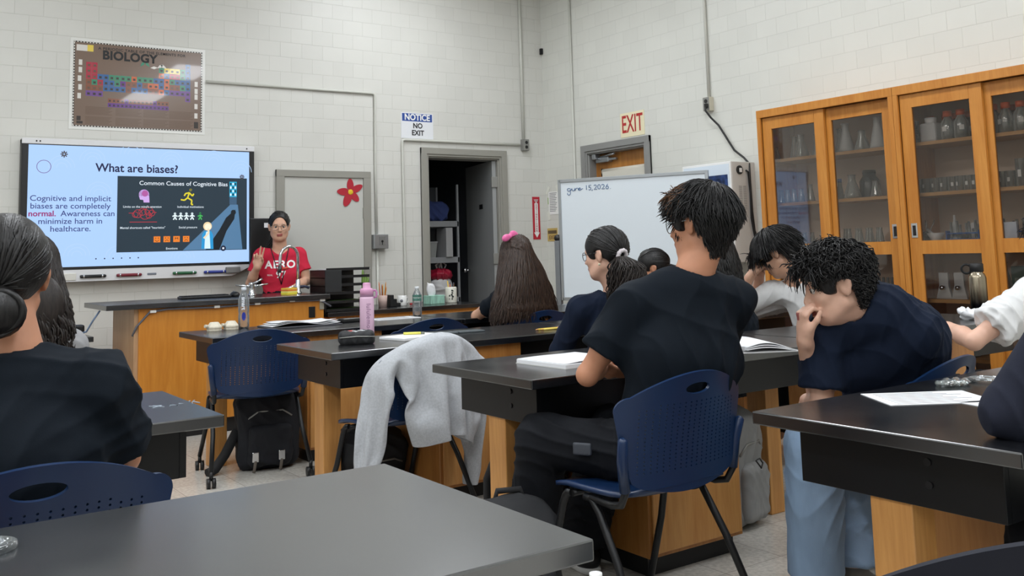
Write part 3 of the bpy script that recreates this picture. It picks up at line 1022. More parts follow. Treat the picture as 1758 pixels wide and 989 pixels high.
# red scribble
r_ = np.random.default_rng(3)
for (u, v, R_) in ((-.055, -.055, .03), (.0, -.06, .038), (.03, -.035, .03), (-.02, -.04, .026), (.052, -.05, .022), (-.075, -.062, .02), (.03, -.07, .02)): ring(u, v, R_, .004, (190, 50, 64), .0008, n=20)
line([(-.125, -.05), (-.09, -.05)], .004, (190, 50, 64)); line([(.06, -.045), (.09, -.045)], .004, (190, 50, 64)); line([(-.118, -.122), (.093, -.122)], .0045, (190, 50, 64))
for i in range(5):
    u, c_ = .235 + i * .046 + (.02 if i == 4 else 0), (230, 246, 250) if i < 4 else (70, 180, 90)
    disc(u, -.055, .010, c_, n=12)
    for seg in ([(u, -.064), (u, -.085)], [(u - .02, -.078), (u, -.068), (u + .02, -.078)], [(u - .013, -.105), (u, -.083), (u + .013, -.105)]): line(seg, .010, c_)
for i in range(4):
    u = .095 + i * .077
    rect(u - .026, u + .026, -.262 - .024, -.262 + .024, (232, 128, 44), .001)
    for e in (-.010, .010): disc(u + e, -.252, .004, (96, 48, 24), .0014, 8)
    ring(u, -.266 if i % 2 == 0 else -.28, .010, .004, (96, 48, 24), .0014, PI if i == 0 else 0, 2 * PI if i == 0 else PI, 10)
for s, u, v in (("Limits on the mind's attention", -.02, .0), ('Individual motivations', .36, .0), ('Mental shortcuts called "heuristics"', -.015, -.168), ('Social pressure', .34, -.168), ('Emotions', .212, -.338)): stext(s, .0245, u, v, (214, 226, 236), .01)
for i in range(6): disc(-.362 + i * .063, -.405, .0055, (40, 44, 70), n=10)
disc(.632, -.345, .023, (26, 34, 60), .0016); rect(.624, .64, -.353, -.337, (220, 226, 236), .002)
S.build('lit_slide', [emis('screen %d %d %d' % c_, c_, 1.08) for c_ in sc], t)
# ================================================================== FURNITURE
m_epoxy = M('black epoxy resin top', (19, 20, 23), .22, spec=1.0, rvar=.025, vscale=5)
m_epoxy.node_tree.nodes['Principled BSDF'].inputs['IOR'].default_value = 1.65
m_apron = M('black lacquered apron', (10, 11, 14), .34, spec=.35, var=.25, vscale=5)
m_kick = M('black rubber kick', (20, 20, 22), .6)
w_leg = wood('oak leg', (176, 118, 58), (214, 158, 92), .42)
w_cab = wood('oak cabinet panel', (158, 100, 46), (190, 134, 72), .38)
w_desk = wood('honey oak desk panel', (182, 112, 36), (210, 142, 58), .36, scale=9)
w_trim = wood('oak edge trim', (186, 126, 64), (214, 160, 96), .4)
m_bolt = M('dark bolt', (52, 52, 54), .35, .8)

def lab_table(label, x0, x1, y0, y1, group='black lab tables', zt=.76, leg_x=(.09, .18), cab=0):
    t = thing('lab_table', label, 'table', ((x0 + x1) / 2, (y0 + y1) / 2, 0), 0, group)
    L, D = (x1 - x0) / 2, (y1 - y0) / 2
    MB().box(-L, L, -D, D, zt - .033, zt, b=.0035).build('tabletop', m_epoxy, t)
    a = L - .08; d = D - .085; z0, z1 = .588, zt - .033
    m = MB().box(-a + .02, a - .02, -d, -d + .02, z0, z1).box(-a + .02, a - .02, d - .02, d, z0, z1).box(-a, -a + .02, -d, d, z0, z1, b=.0015).box(a - .02, a, -d, d, z0, z1, b=.0015)
    ap = m.build('apron', m_apron, t)
    for z in (.64, .69):
        for s in (-1, 1): MB().cyl((s * a, -.09, z), (s * (a + .004), -.09, z), .009, n=12).build('bolt', m_bolt, ap)
    for s in (-1, 1):
        xa, xb = sorted((s * (L - leg_x[0]), s * (L - leg_x[1])))
        MB().box(xa, xb, -.035, .075, 0, z0, b=.004).build('leg', w_leg, t)
    cx, w_, y_ = .245, .07, D - .03
    xo = cab
    c = MB().box(xo - cx, xo + cx, -y_, y_, w_, z1, b=.003).build('base_cabinet', w_cab, t)
    for s in (-1, 1):
        y = s * y_
        MB().box(xo - cx + .015, xo + cx - .015, min(y, y + s * .012), max(y, y + s * .012), w_ + .015, .57, b=.004).build('door_panel', w_trim, c)
    MB().box(xo - cx + .02, xo + cx - .02, -y_ + .035, y_ - .035, 0, w_).build('toe_kick', m_kick, t)
    return t

TA = lab_table('black lab table in the front row with ivory domes at its left end', -4.36, -2.74, -2.70, -2.04)
TA2 = lab_table('black lab table in the front row right of the one holding the cola coloured papers'.replace('cola coloured papers', 'clear bottles'), -2.72, -1.1, -2.70, -2.04)
TB = lab_table('black lab table carrying the pink bottle and the black pencil case', -4.24, -2.62, -4.02, -3.35)
TB2 = lab_table('black lab table where the student in a white shirt rests on his elbows', -2.60, -.98, -4.02, -3.35)
TC = lab_table('black lab table in front of the boy with crossed arms, notebook on it', -4.135, -2.46, -5.40, -4.735, cab=-.07)
TC2 = lab_table('black lab table holding the steel drinking bottle near the glass cabinets', -2.44, -.82, -5.40, -4.735)
TD = lab_table('black lab table at the right edge with white worksheets on it', -4.085, -2.43, -7.0, -6.305, cab=-.04)
TL = lab_table('black lab table with chalk scribble, in front of the girl with a low bun', -6.80, -5.145, -5.335, -4.69)
m_epoxyF = M('black epoxy with painted sheen', (50, 52, 55), .2, spec=1.0, rvar=.02, vscale=4)  # base colour lifted to stand in for the bright wall's reflection
m_epoxyF.node_tree.nodes['Principled BSDF'].inputs['IOR'].default_value = 1.8
TF = lab_table('nearest black lab table across the bottom of the photo', -6.76, -5.09, -6.88, -6.20)
next(c for c in TF.children if c.name.startswith('tabletop')).data.materials[0] = m_epoxyF
TL2 = lab_table('black lab table at far left in front of the curly haired girl', -6.80, -5.20, -3.97, -3.32)

# ---- teacher's demonstration desk
t = thing('teacher_desk', 'long honey oak demonstration desk with a black top below the display', 'desk', (-3.84, -1.0, 0))
MB().box(-.80, .77, -.37, .35, .878, .912, b=.003).build('desktop', m_epoxy, t)
MB().box(-.585, .735, -.33, .31, .10, .878, b=.002).build('desk_body', w_desk, t)
MB().box(-.56, .71, -.30, .29, 0, .10).build('toe_kick', m_kick, t)
MB().box(-.612, -.585, -.31, .31, .10, .878).build('side_panel', wood('pale oak end', (168, 132, 96), (190, 156, 122), .5), t)
MB().box(.615, .665, -.338, -.33, .745, .825, b=.003).build('outlet_plate', m_black, t)
MB().box(.70, .735, -.340, -.33, .80, .872, b=.003).build('switch_plate', M('grey plate', (150, 146, 132), .5), t)
cb = MB()
pts = [(-.62, -.30, .70), (-.60, -.325, .76), (-.52, -.345, .855), (-.4, -.347, .868), (-.1, -.347, .862), (.2, -.347, .868), (.45, -.347, .874), (.70, -.347, .870), (.78, -.36, .82)]
cb.tube(pts, .007, 6)
c = tag(cb.build('cable', M('grey cable', (96, 98, 108), .5), None), 'grey cable clipped along the front edge of the teacher desk', 'cable')
c.matrix_basis = Matrix.Translation((-3.84, -1.0, 0))
for x, z in ((-.50, .858), (-.07, .866), (.22, .872), (.48, .878), (.715, .87)):
    MB().box(x - .02, x + .02, -.358, -.336, z - .01, z + .008, b=.003).build('cable_clip', M('white clip', (216, 216, 212), .5) if x < 0 else mt('white clip2', (210, 210, 206), .5), c)
# ---- lower side counters
def counter(label, x0, x1, y0, y1, zt):
    t = thing('side_counter', label, 'counter', ((x0 + x1) / 2, (y0 + y1) / 2, 0))
    L, D = (x1 - x0) / 2, (y1 - y0) / 2
    MB().box(-L, L, -D, D, zt - .035, zt, b=.003).build('countertop', m_epoxy, t)
    b = MB().box(-L + .03, L - .03, -D + .03, D, .1, zt - .035, b=.002).build('base_cabinet', w_desk, t)
    n = max(1, int(L * 2 / .5))
    for i in range(n):
        xa = -L + .05 + i * (2 * L - .1) / n; xb = xa + (2 * L - .1) / n - .02
        MB().box(xa, xb, -D + .016, -D + .03, .13, zt - .18, b=.003).build('door_panel', w_cab, b)
        MB().box(xa, xb, -D + .016, -D + .03, zt - .165, zt - .06, b=.003).build('drawer_front', w_cab, b)
    MB().box(-L + .05, L - .05, -D + .08, D, 0, .1).build('toe_kick', m_kick, t)
    return t
counter('low black topped counter right of the teacher desk with mug and tissues', -2.89, -1.40, -.92, -.16, .745)
counter('low black topped counter left of the teacher desk with cables on it', -5.7, -4.66, -1.1, -.45, .70)

# ================================================================== CHAIRS
m_blue = None
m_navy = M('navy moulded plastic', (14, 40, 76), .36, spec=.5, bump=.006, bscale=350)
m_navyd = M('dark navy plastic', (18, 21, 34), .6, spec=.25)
m_leg = M('black tube', (24, 25, 27), .4, .3)

R_ = math.radians
BW, BH = .285, .375
def back_outline():
    """half outline from bottom centre to top centre (x, z above the lower edge)"""
    pts = []
    for k in range(13):            # lower edge, sagging in the middle
        s = k / 12; x = s * .205; pts.append((x, .035 * s * s))
    pts += [(.222, .048), (.232, .07)]
    for k in range(1, 9):          # side flares outward
        s = k / 8; pts.append((.232 + .047 * s ** .8, .07 + .195 * s))
    for k in range(1, 9):          # shoulder corner
        a = PI / 2 * k / 8; pts.append((.279 - .045 + .045 * math.cos(a) , .265 + .04 * math.sin(a)))
    for k in range(1, 11):         # arched top edge
        s = k / 10; x = .234 * (1 - s); pts.append((x, .305 + .065 * (1 - (1 - s) ** 2) ** 1.0))
    return pts
def make_back_mesh(mat):
    hp = back_outline()
    out = hp + [(-x, z) for x, z in reversed(hp[1:-1])]
    polys = [out]
    hc, ha, hb = (0, .318), .052, .0175
    hole = [(hc[0] + ha * math.cos(2 * PI * k / 28), hc[1] + hb * math.sin(2 * PI * k / 28)) for k in range(28)]
    polys.append(hole)
    dots = []
    for i in range(-10, 11):
        x = i * .0228
        for j in range(21):
            z = .075 + j * .0118
            lim = .285 - .25 * abs(x) ** 2 * 2
            if abs(x) < .075: lim = .285
            if z > lim or abs(x) > .205 + .06 * (z - .07): continue
            dots.append((x, z))
    r = .0029
    for (x, z) in dots: polys.append([(x + r * math.cos(2 * PI * k / 6), z + r * 1.05 * math.sin(2 * PI * k / 6)) for k in range(6)])
    co, ed = [], []
    for pl in polys:
        b = len(co); co += [Vector(p) for p in pl]
        ed += [(b + i, b + (i + 1) % len(pl)) for i in range(len(pl))]
    for i in range(-13, 14):       # free points so that the sheet can bend
        for j in range(16):
            p = (i * .0205 + .004, .02 + j * .023)
            if all((p[0] - x) ** 2 + (p[1] - z) ** 2 > .0058 ** 2 for x, z in dots): co.append(Vector(p))
    v, e, f, *_ = delaunay_2d_cdt(co, ed, [], 0, 1e-6)
    O = np.array(out)
    def inside(p, P):
        x, y = p; c = False; j = len(P) - 1
        for i in range(len(P)):
            if (P[i][1] > y) != (P[j][1] > y) and x < (P[j][0] - P[i][0]) * (y - P[i][1]) / (P[j][1] - P[i][1]) + P[i][0]: c = not c
            j = i
        return c
    keep = []
    dk = {}
    for (x, z) in dots: dk.setdefault((round(x / .0228), int(z / .0118)), []).append((x, z))
    for tri in f:
        cx = sum(v[i].x for i in tri) / 3; cz = sum(v[i].y for i in tri) / 3
        if not inside((cx, cz), out): continue
        if ((cx - hc[0]) / ha) ** 2 + ((cz - hc[1]) / hb) ** 2 < .98: continue
        bad = False
        for di in (-1, 0, 1):
            for dj in (-1, 0, 1):
                for (x, z) in dk.get((round(cx / .0228) + di, int(cz / .0118) + dj), ()):
                    if (cx - x) ** 2 + (cz - z) ** 2 < (r * .9) ** 2: bad = True
        if not bad: keep.append(tuple(tri))
    def bend(x, z):
        y = -.215 - .19 * z + 1.25 * x * x * (.4 + 1.2 * z) - .25 * (z - .2) ** 2
        return (x, y, .445 + z * .985)
    me = bpy.data.meshes.new('backrest')
    me.from_pydata([bend(p.x, p.y) for p in v], [], keep)
    bm = bmesh.new(); bm.from_mesh(me)
    bmesh.ops.delete(bm, geom=[q for q in bm.verts if not q.link_faces], context='VERTS')
    bmesh.ops.recalc_face_normals(bm, faces=bm.faces[:])
    if sum(q.normal.y for q in bm.faces) < 0: bmesh.ops.reverse_faces(bm, faces=bm.faces[:])
    bm.to_mesh(me); bm.free()
    me.polygons.foreach_set('use_smooth', [True] * len(me.polygons))
    me.materials.append(mat)
    return me
ME_BACK = make_back_mesh(m_navy)
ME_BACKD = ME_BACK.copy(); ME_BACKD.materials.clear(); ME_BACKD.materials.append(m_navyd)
def back_part(me, t):
    o = link('backrest', me, t)
    s = o.modifiers.new('thickness', 'SOLIDIFY'); s.thickness = .009; s.offset = 0
    e = o.modifiers.new('crisp_rims', 'EDGE_SPLIT'); e.split_angle = R_(38)
    return o
def make_chair(label, loc, rz, group, dark=False, casters=False):
    t = thing('plastic_chair', label, 'chair', loc, rz, group)
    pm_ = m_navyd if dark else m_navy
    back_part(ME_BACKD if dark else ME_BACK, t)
    # seat pan
    m = MB(); N, K = 40, 8
    vs = []
    for k in range(K + 1):
        s = k / K
        for i in range(N):
            a = 2 * PI * i / N
            ca, sa = math.cos(a), math.sin(a)
            x = .238 * s * abs(ca) ** .55 * (1 if ca > 0 else -1)
            y = .225 * s * abs(sa) ** .55 * (1 if sa > 0 else -1)
            z = .447 - .012 * (1 - s ** 2) + (-.028 * max(0, y - .1) / .12 if y > .1 else 0) + (.03 * ((-y - .13) / .09) ** 2 if y < -.13 else 0) + .010 * (abs(x) / .238) ** 2
            vs.append((x, y, z))
    fs = [(k * N + i, k * N + (i + 1) % N, (k + 1) * N + (i + 1) % N, (k + 1) * N + i) for k in range(1, K) for i in range(N)]
    fs += [(N + i, N + (i + 1) % N, 0) for i in range(N)]
    m.add(vs, fs, 0, True)
    se = m.build('seat', pm_, t)
    s_ = se.modifiers.new('thickness', 'SOLIDIFY'); s_.thickness = .014; s_.offset = -1
    fz = .075 if casters else .0
    for sgn in (-1, 1):
        x = .232 * sgn
        def leg(yf, ys):
            pts = [(x + .03 * sgn, yf, fz + .004), (x + .008 * sgn, ys * .15 + yf * .55, .25), (x, ys + (yf - ys) * .15, .385), (x, ys + (yf - ys) * .06, .41), (x - .002 * sgn, ys, .421), (x - .002 * sgn, (ys - .02) if yf > 0 else ys + .03, .423)]
            l = MB().tube(pts, .0125, 10).build('leg', m_leg, t)
            if casters:
                c = MB()
                c.cyl((x + .03 * sgn, yf, .04), (x + .03 * sgn, yf, .085), .010)
                for q in (-.014, .014): c.cyl((x + .03 * sgn + q - .009, yf, .026), (x + .03 * sgn + q + .009, yf, .026), .026)
                c.build('caster', m_black, l)
            else:
                MB().cyl((x + .03 * sgn, yf, 0), (x + .029 * sgn, yf, .02), .016, n=12).build('foot_cap', m_black, l)
        leg(.235, .085); leg(-.265, -.03)
        # upright that carries the back
        m = MB().tube([(x, -.03, .425), (x, -.12, .418), (x + .004 * sgn, -.17, .428), (x + .008 * sgn, -.195, .47), (x + .013 * sgn, -.2, .53)], .0115, 8)
        u = m.build('back_tube', m_leg, t)
        MB().tube([(x + .008 * sgn, -.192, .47), (x + .020 * sgn, -.198, .56), (x + .030 * sgn, -.215, .625), (x + .032 * sgn, -.217, .632)], [.017, .017, .015, .006], 10).build('back_socket', pm_, u)
    MB().tube([(-.232, .06, .421), (.232, .06, .421)], .0105, 8).build('cross_bar', m_leg, t)
    return t
R_ = math.radians
make_chair('empty navy plastic chair on wheels pushed under the front row table', (-4.12, -2.68, 0), R_(-10), 'navy plastic chairs', casters=True)
make_chair('navy plastic chair with its back against the table with the pink bottle, behind it', (-3.16, -2.80, 0), R_(2), 'navy plastic chairs')
make_chair('navy plastic chair of the girl with a pink hair bow', (-2.36, -2.82, 0), R_(0), 'navy plastic chairs')
make_chair('navy plastic chair draped with the grey sweatshirt', (-3.90, -3.99, 0), R_(13), 'navy plastic chairs')
make_chair('navy plastic chair of the boy with crossed arms', (-3.875, -5.62, 0), R_(2), 'navy plastic chairs')
make_chair('navy plastic chair of the girl with a low bun, cut by the lower left edge', (-5.72, -5.68, 0), R_(3), 'navy plastic chairs')
make_chair('navy plastic chair behind the leaning boy in jeans', (-3.06, -5.985, 0), R_(8), 'navy plastic chairs')
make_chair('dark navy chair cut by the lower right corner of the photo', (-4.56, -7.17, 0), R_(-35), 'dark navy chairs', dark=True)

# ================================================================== GLASS CABINETS
w_cabf = wood('orange oak frame', (176, 108, 36), (202, 138, 62), .38)
w_shelf = wood('shelf oak', (176, 130, 78), (206, 162, 108), .5, axis='Y')
m_cabin = M('cabinet interior', (214, 196, 180), .7)
m_pane = thin_glass('cabinet pane', tint=(244, 241, 238), body=.0, edge=.05, gloss=1.0)
CX = -.40
def glass_cabinet(label, y1, y0):
    """y1 far end, y0 near end"""
    t = thing('display_cabinet', label, 'cabinet', (0, (y0 + y1) / 2, 0), 0, 'oak glass cabinets')
    L = (y1 - y0) / 2; ZT = 2.19
    m = MB()
    m.box(CX, -.004, -L, -L + .022, 0, ZT - .0).box(CX, -.004, L - .022, L, 0, ZT)
    m.box(CX, -.004, -L + .022, L - .022, ZT - .03, ZT).box(CX, -.004, -L + .022, L - .022, .06, .1)
    m.build('carcass', w_cabf, t)
    MB().box(-.012, -.004, -L + .022, L - .022, .1, ZT - .03).build('back_panel', m_cabin, t)
    for z in (.45, .808, 1.178, 1.488, 1.818):
        MB().box(-.335, -.012, -L + .022, L - .022, z - .022, z).build('shelf', w_shelf, t)
    # face frame
    f = MB().box(CX - .018, CX, -L, -L + .034, 0, ZT, b=.002).box(CX - .018, CX, L - .034, L, 0, ZT, b=.002)
    f.box(CX - .019, CX, -L, L, ZT - .055, ZT + .004, b=.002).box(CX - .018, CX, -L, L, 0, .09, b=.002)
    f.build('face_frame', w_cabf, t)
    for di, (a, b, xo) in enumerate(((-.012, L - .036, CX + .004), (-L + .036, .03, CX + .034))):
        zb, zt = .09, ZT - .057
        x0, x1 = xo, xo + .024
        d = MB()
        s = .082
        d.box(x0, x1, a, a + s, zb, zt, b=.002).box(x0, x1, b - s, b, zb, zt, b=.002)
        d.box(x0, x1, a + s, b - s, zt - .088, zt).box(x0, x1, a + s, b - s, 1.097, 1.182).box(x0, x1, a + s, b - s, zb, zb + .1)
        dd = d.build('sliding_door', w_cabf, t)
        MB().box(x0 + .010, x0 + .013, a + s - .005, b - s + .005, 1.175, zt - .085).build('glass_pane', m_pane, dd)
        MB().box(x0 + .010, x0 + .013, a + s - .005, b - s + .005, zb + .095, 1.10).build('glass_pane', m_pane, dd)
        return_y = None
        yield_y = (a + s * .5) if (di == 1) else (b - s * .5)
        if FIRST[0]:
            py = a + s * .5 if di == 1 else None
        else:
            py = b - s * .5 if di == 0 else None
        if py is not None:
            p = MB().box(x0 - .003, x0 + .001, py - .022, py + .022, 1.20, 1.295, b=.002)
            pp = p.build('door_pull', m_chrome, dd)
            MB().box(x0 - .0038, x0 - .003, py - .011, py + .011, 1.215, 1.28).build('recess', m_black, pp)
    FIRST[0] = False
    return t
FIRST = [True]
glass_cabinet('oak glass fronted cabinet nearer the room corner, full of small flasks', -3.245, -4.392)
glass_cabinet('oak glass fronted cabinet at the right edge, with orange capped bottles', -4.394, -5.545)

# ================================================================== WHITEBOARD, WALL UNIT
wb_dir = Vector((math.sin(R_(27.5)), -math.cos(R_(27.5)), 0))      # from far (left) end to near (right) end
WB0 = Vector((-1.02, -1.56, 0))
WBW = 1.30
rzw = math.atan2(wb_dir.y, wb_dir.x)
t = thing('whiteboard', 'rolling whiteboard in an aluminium frame with the date written in blue', 'whiteboard', WB0 + wb_dir * WBW / 2, rzw)
zb, zt = .775, 1.777
MB().box(-WBW / 2, WBW / 2, -.008, .008, zb, zt).build('board', M('white enamel', (216, 224, 230), .16), t)
m = MB()
for a in ((-WBW / 2 - .012, -WBW / 2 + .014, zb - .014, zt + .014), (WBW / 2 - .014, WBW / 2 + .012, zb - .014, zt + .014)): m.box(a[0], a[1], -.016, .016, a[2], a[3], b=.003)
for z in (zb, zt): m.box(-WBW / 2, WBW / 2, -.016, .016, z - .014, z + .014, b=.003)
m.build('frame', m_alu, t)
MB().box(-WBW / 2 + .02, WBW / 2 - .02, -.075, -.014, zb - .055, zb - .04, b=.004).build('pen_tray', m_alu, t)
for s in (-1, 1):
    x = s * (WBW / 2 + .035)
    p = MB().box(x - .022, x + .022, -.025, .025, .09, 1.27, b=.004).build('post', M('grey post', (122, 126, 130), .4, .3) if s < 0 else m_alu, t)
    MB().sphere((x, 0, 1.29), .032).build('pivot_knob', m_black, p)
    f = MB().box(x - .02, x + .02, -.28, .28, .065, .1, b=.006).build('foot', m_leg, t)
    for y in (-.25, .25): MB().cyl((x - .012, y, .033), (x + .012, y, .033), .033).build('caster', m_black, f)
MB().box(-WBW / 2 - .03, WBW / 2 + .03, -.014, .014, .30, .335).build('cross_rail', m_alu, t)
m = MB()
ink = M('blue marker ink', (50, 92, 140), .5)
def stroke(pts, r=.0028): m.tube([(x, -.0092, z) for x, z in pts], r, 5)
def arc(cx, cz, rx, rz, a0, a1, n=9): return [(cx + rx * math.cos(R_(a0 + (a1 - a0) * i / n)), cz + rz * math.sin(R_(a0 + (a1 - a0) * i / n))) for i in range(n + 1)]
bx, bz = -.56, 1.70
stroke(arc(bx, bz, .014, .012, 60, 320)); stroke([(bx + .014, bz + .012), (bx + .014, bz - .03)] + arc(bx, bz - .032, .014, .014, 0, -200))
stroke([(bx + .02, bz - .006), (bx + .03, bz + .01)] + arc(bx + .042, bz, .011, .012, 180, 360) + [(bx + .054, bz + .012), (bx + .056, bz - .01)])
stroke([(bx + .06, bz - .01), (bx + .066, bz + .01)] + arc(bx + .077, bz, .011, .010, 160, 0) + [(bx + .09, bz - .01)])
stroke([(bx + .092, bz), (bx + .108, bz + .002)] + arc(bx + .102, bz, .010, .011, 40, 320) + [(bx + .13, bz + .004)])
x = bx + .165
stroke([(x, bz + .03), (x, bz - .01)])
x += .022; stroke([(x + .02, bz + .028), (x, bz + .028), (x, bz + .012)] + arc(x + .006, bz + .0, .012, .012, 120, -140))
stroke([(x + .032, bz - .008), (x + .028, bz - .022)])
def two(x): stroke(arc(x + .01, bz + .016, .012, .012, 160, -40) + [(x - .002, bz - .01), (x + .026, bz - .009)])
two(x + .048); stroke(arc(x + .093, bz + .01, .012, .019, 90, 450, 14)); two(x + .118)
stroke([(x + .172, bz + .03)] + arc(x + .166, bz + .0, .012, .012, 150, 500, 12))
stroke([(x + .194, bz - .01), (x + .197, bz - .011)], .003)
m.build('handwriting', ink, t)

t = thing('wall_cabinet', 'white wall cabinet with a picture on its front and a grey vented side', 'cabinet', (0, -2.575, 1.452))
MB().box(-.27, 0, -.268, .268, -.403, .403, b=.006).build('housing', M('pale grey side', (205, 203, 198), .45), t)
MB().box(-.284, -.27, -.268, .268, -.403, .403, b=.004).build('front_frame', m_white, t)
MB().box(-.287, -.284, -.25, .25, -.385, .385).build('front_panel', M('glossy white panel', (216, 226, 236), .12), t)
m = MB().quad((-.2876, -.235, .10), (-.2876, -.02, .10), (-.2876, -.02, .30), (-.2876, -.235, .30))
m.build('picture', M('blue night picture', (40, 58, 100), .3, var=.9, vscale=22), t)
m = MB().cyl((-.185, -.268, .335), (-.185, -.276, .335), .036); m.build('socket_ring', m_black, t)
MB().box(-.195, -.165, -.283, -.276, .315, .35, b=.004).build('plug_face', m_white, t)
m = MB()
for i in range(14):
    for j in range(2): m.box(-.20 + j * .05, -.165 + j * .05, -.2695, -.268, .20 - i * .014, .206 - i * .014)
m.build('vent', M('grey vent', (150, 150, 148), .5), t)
m = MB().tube([(-.062, -2.415, 2.378), (-.09, -2.42, 2.375), (-.10, -2.43, 2.33), (-.06, -2.45, 2.27), (-.025, -2.5, 2.2), (-.03, -2.56, 2.12), (-.02, -2.60, 2.05), (-.025, -2.66, 1.97), (-.03, -2.76, 1.90), (-.06, -2.84, 1.84), (-.075, -2.853, 1.7), (-.07, -2.853, 1.45), (-.055, -2.853, 1.3), (-.02, -2.853, 1.22)], .009, 7)
c = tag(m.build('cable', m_black), 'black power cord hanging from the high outlet down the side of the white wall cabinet', 'cord')
MB().box(-.085, -.062, -2.43, -2.40, 2.36, 2.395, b=.005).build('plug', m_black, c)
MB().tube([(-.115, -2.85, 1.785), (-.095, -2.856, 1.77), (-.085, -2.858, 1.6), (-.09, -2.858, 1.4), (-.06, -2.858, 1.25), (-.03, -2.858, 1.16)], .008, 7).build('second_cord', m_black, c)

# ---- closet shelving
t = thing('shelf_unit', 'grey metal shelving standing inside the dark closet', 'shelf', (-1.17, .62, 0))
m_sh = M('grey shelf steel', (128, 130, 132), .5)
for z in (.38, .74, 1.15, 1.52):
    MB().box(-.31, .34, -.20, .25, z - .06, z, b=.004).build('shelf', m_sh, t)
for x in (-.31, .32):
    for y in (-.2, .23): MB().box(x, x + .02, y, y + .02, 0, 1.9).build('upright', m_sh, t)
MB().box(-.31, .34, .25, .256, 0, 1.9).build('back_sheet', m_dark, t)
# ================================================================== PEOPLE
def skin(name, col):
    m = M(name, col, .5, var=.06, vscale=18, bump=.03, bscale=220)
    b = m.node_tree.nodes['Principled BSDF']
    b.inputs['Subsurface Weight'].default_value = .08
    b.inputs['Subsurface Radius'].default_value = (.02, .008, .004)
    return m
sk_l = skin('light skin', (206, 160, 134))
sk_m = skin('tan skin', (190, 134, 104))
sk_p = skin('pale skin', (214, 170, 148))
m_lip = M('lips', (160, 84, 78), .45)
m_eyew = M('eye white', (190, 182, 176), .3)
m_iris = M('dark iris', (36, 24, 18), .15)
m_brow = M('brow hair', (30, 24, 22), .7)
def hairmat(name, c, hi):
    m = M(name, c, .42, var=.0)
    nt = m.node_tree; b = nt.nodes['Principled BSDF']
    b.inputs['Specular IOR Level'].default_value = .35
    tc = nt.nodes.new('ShaderNodeTexCoord'); mp = nt.nodes.new('ShaderNodeMapping'); mp.inputs['Scale'].default_value = (1, 1, .12)
    n = nt.nodes.new('ShaderNodeTexNoise'); n.inputs['Scale'].default_value = 160; n.inputs['Detail'].default_value = 3
    nt.links.new(tc.outputs['Object'], mp.inputs[0]); nt.links.new(mp.outputs[0], n.inputs['Vector'])
    rp = nt.nodes.new('ShaderNodeValToRGB')
    rp.color_ramp.elements[0].position, rp.color_ramp.elements[1].position = .35, .75
    rp.color_ramp.elements[0].color, rp.color_ramp.elements[1].color = srgb(c), srgb(hi)
    nt.links.new(n.outputs['Fac'], rp.inputs[0]); nt.links.new(rp.outputs[0], b.inputs['Base Color'])
    bp = nt.nodes.new('ShaderNodeBump'); bp.inputs['Strength'].default_value = .35; bp.inputs['Distance'].default_value = .004
    nt.links.new(n.outputs['Fac'], bp.inputs['Height']); nt.links.new(bp.outputs[0], b.inputs['Normal'])
    return m
h_black = hairmat('black hair', (16, 15, 16), (34, 32, 32))
h_brown = hairmat('dark brown hair', (38, 28, 24), (72, 54, 44))
h_tint = hairmat('brown tinted hair', (64, 42, 26), (110, 74, 44))
h_dkbr = hairmat('espresso hair', (26, 21, 20), (50, 42, 38))
def cloth(name, c, rough=.85, sheen=.05, var=.05):
    return M(name, c, rough, spec=.2, sheen=0, var=var, vscale=30, bump=.05, bscale=500)
c_navy = cloth('navy cotton', (17, 27, 46))
c_blk = cloth('black cotton', (13, 21, 30))
c_red = cloth('raspberry cotton', (196, 42, 66))
c_wht = cloth('white cotton', (216, 216, 216))
c_gry = cloth('grey fleece', (150, 150, 152))
c_jkt = cloth('navy jacket', (34, 37, 50))
c_trs = cloth('black trousers', (19, 21, 26))

def frame(yaw, pitch=0, roll=0):
    """columns right, forward, up. yaw: heading of the face in degrees from +x; pitch > 0 looks down; roll > 0 tips to its right"""
    a, p, r = R_(yaw), R_(pitch), R_(roll)
    f = np.array([math.cos(a), math.sin(a), 0]); rt = np.array([math.sin(a), -math.cos(a), 0]); up = np.array([0, 0, 1.])
    f2 = f * math.cos(p) - up * math.sin(p); u2 = up * math.cos(p) + f * math.sin(p)
    r2 = rt * math.cos(r) - u2 * math.sin(r); u3 = u2 * math.cos(r) + rt * math.sin(r)
    return np.stack([r2, f2, u3], 1)

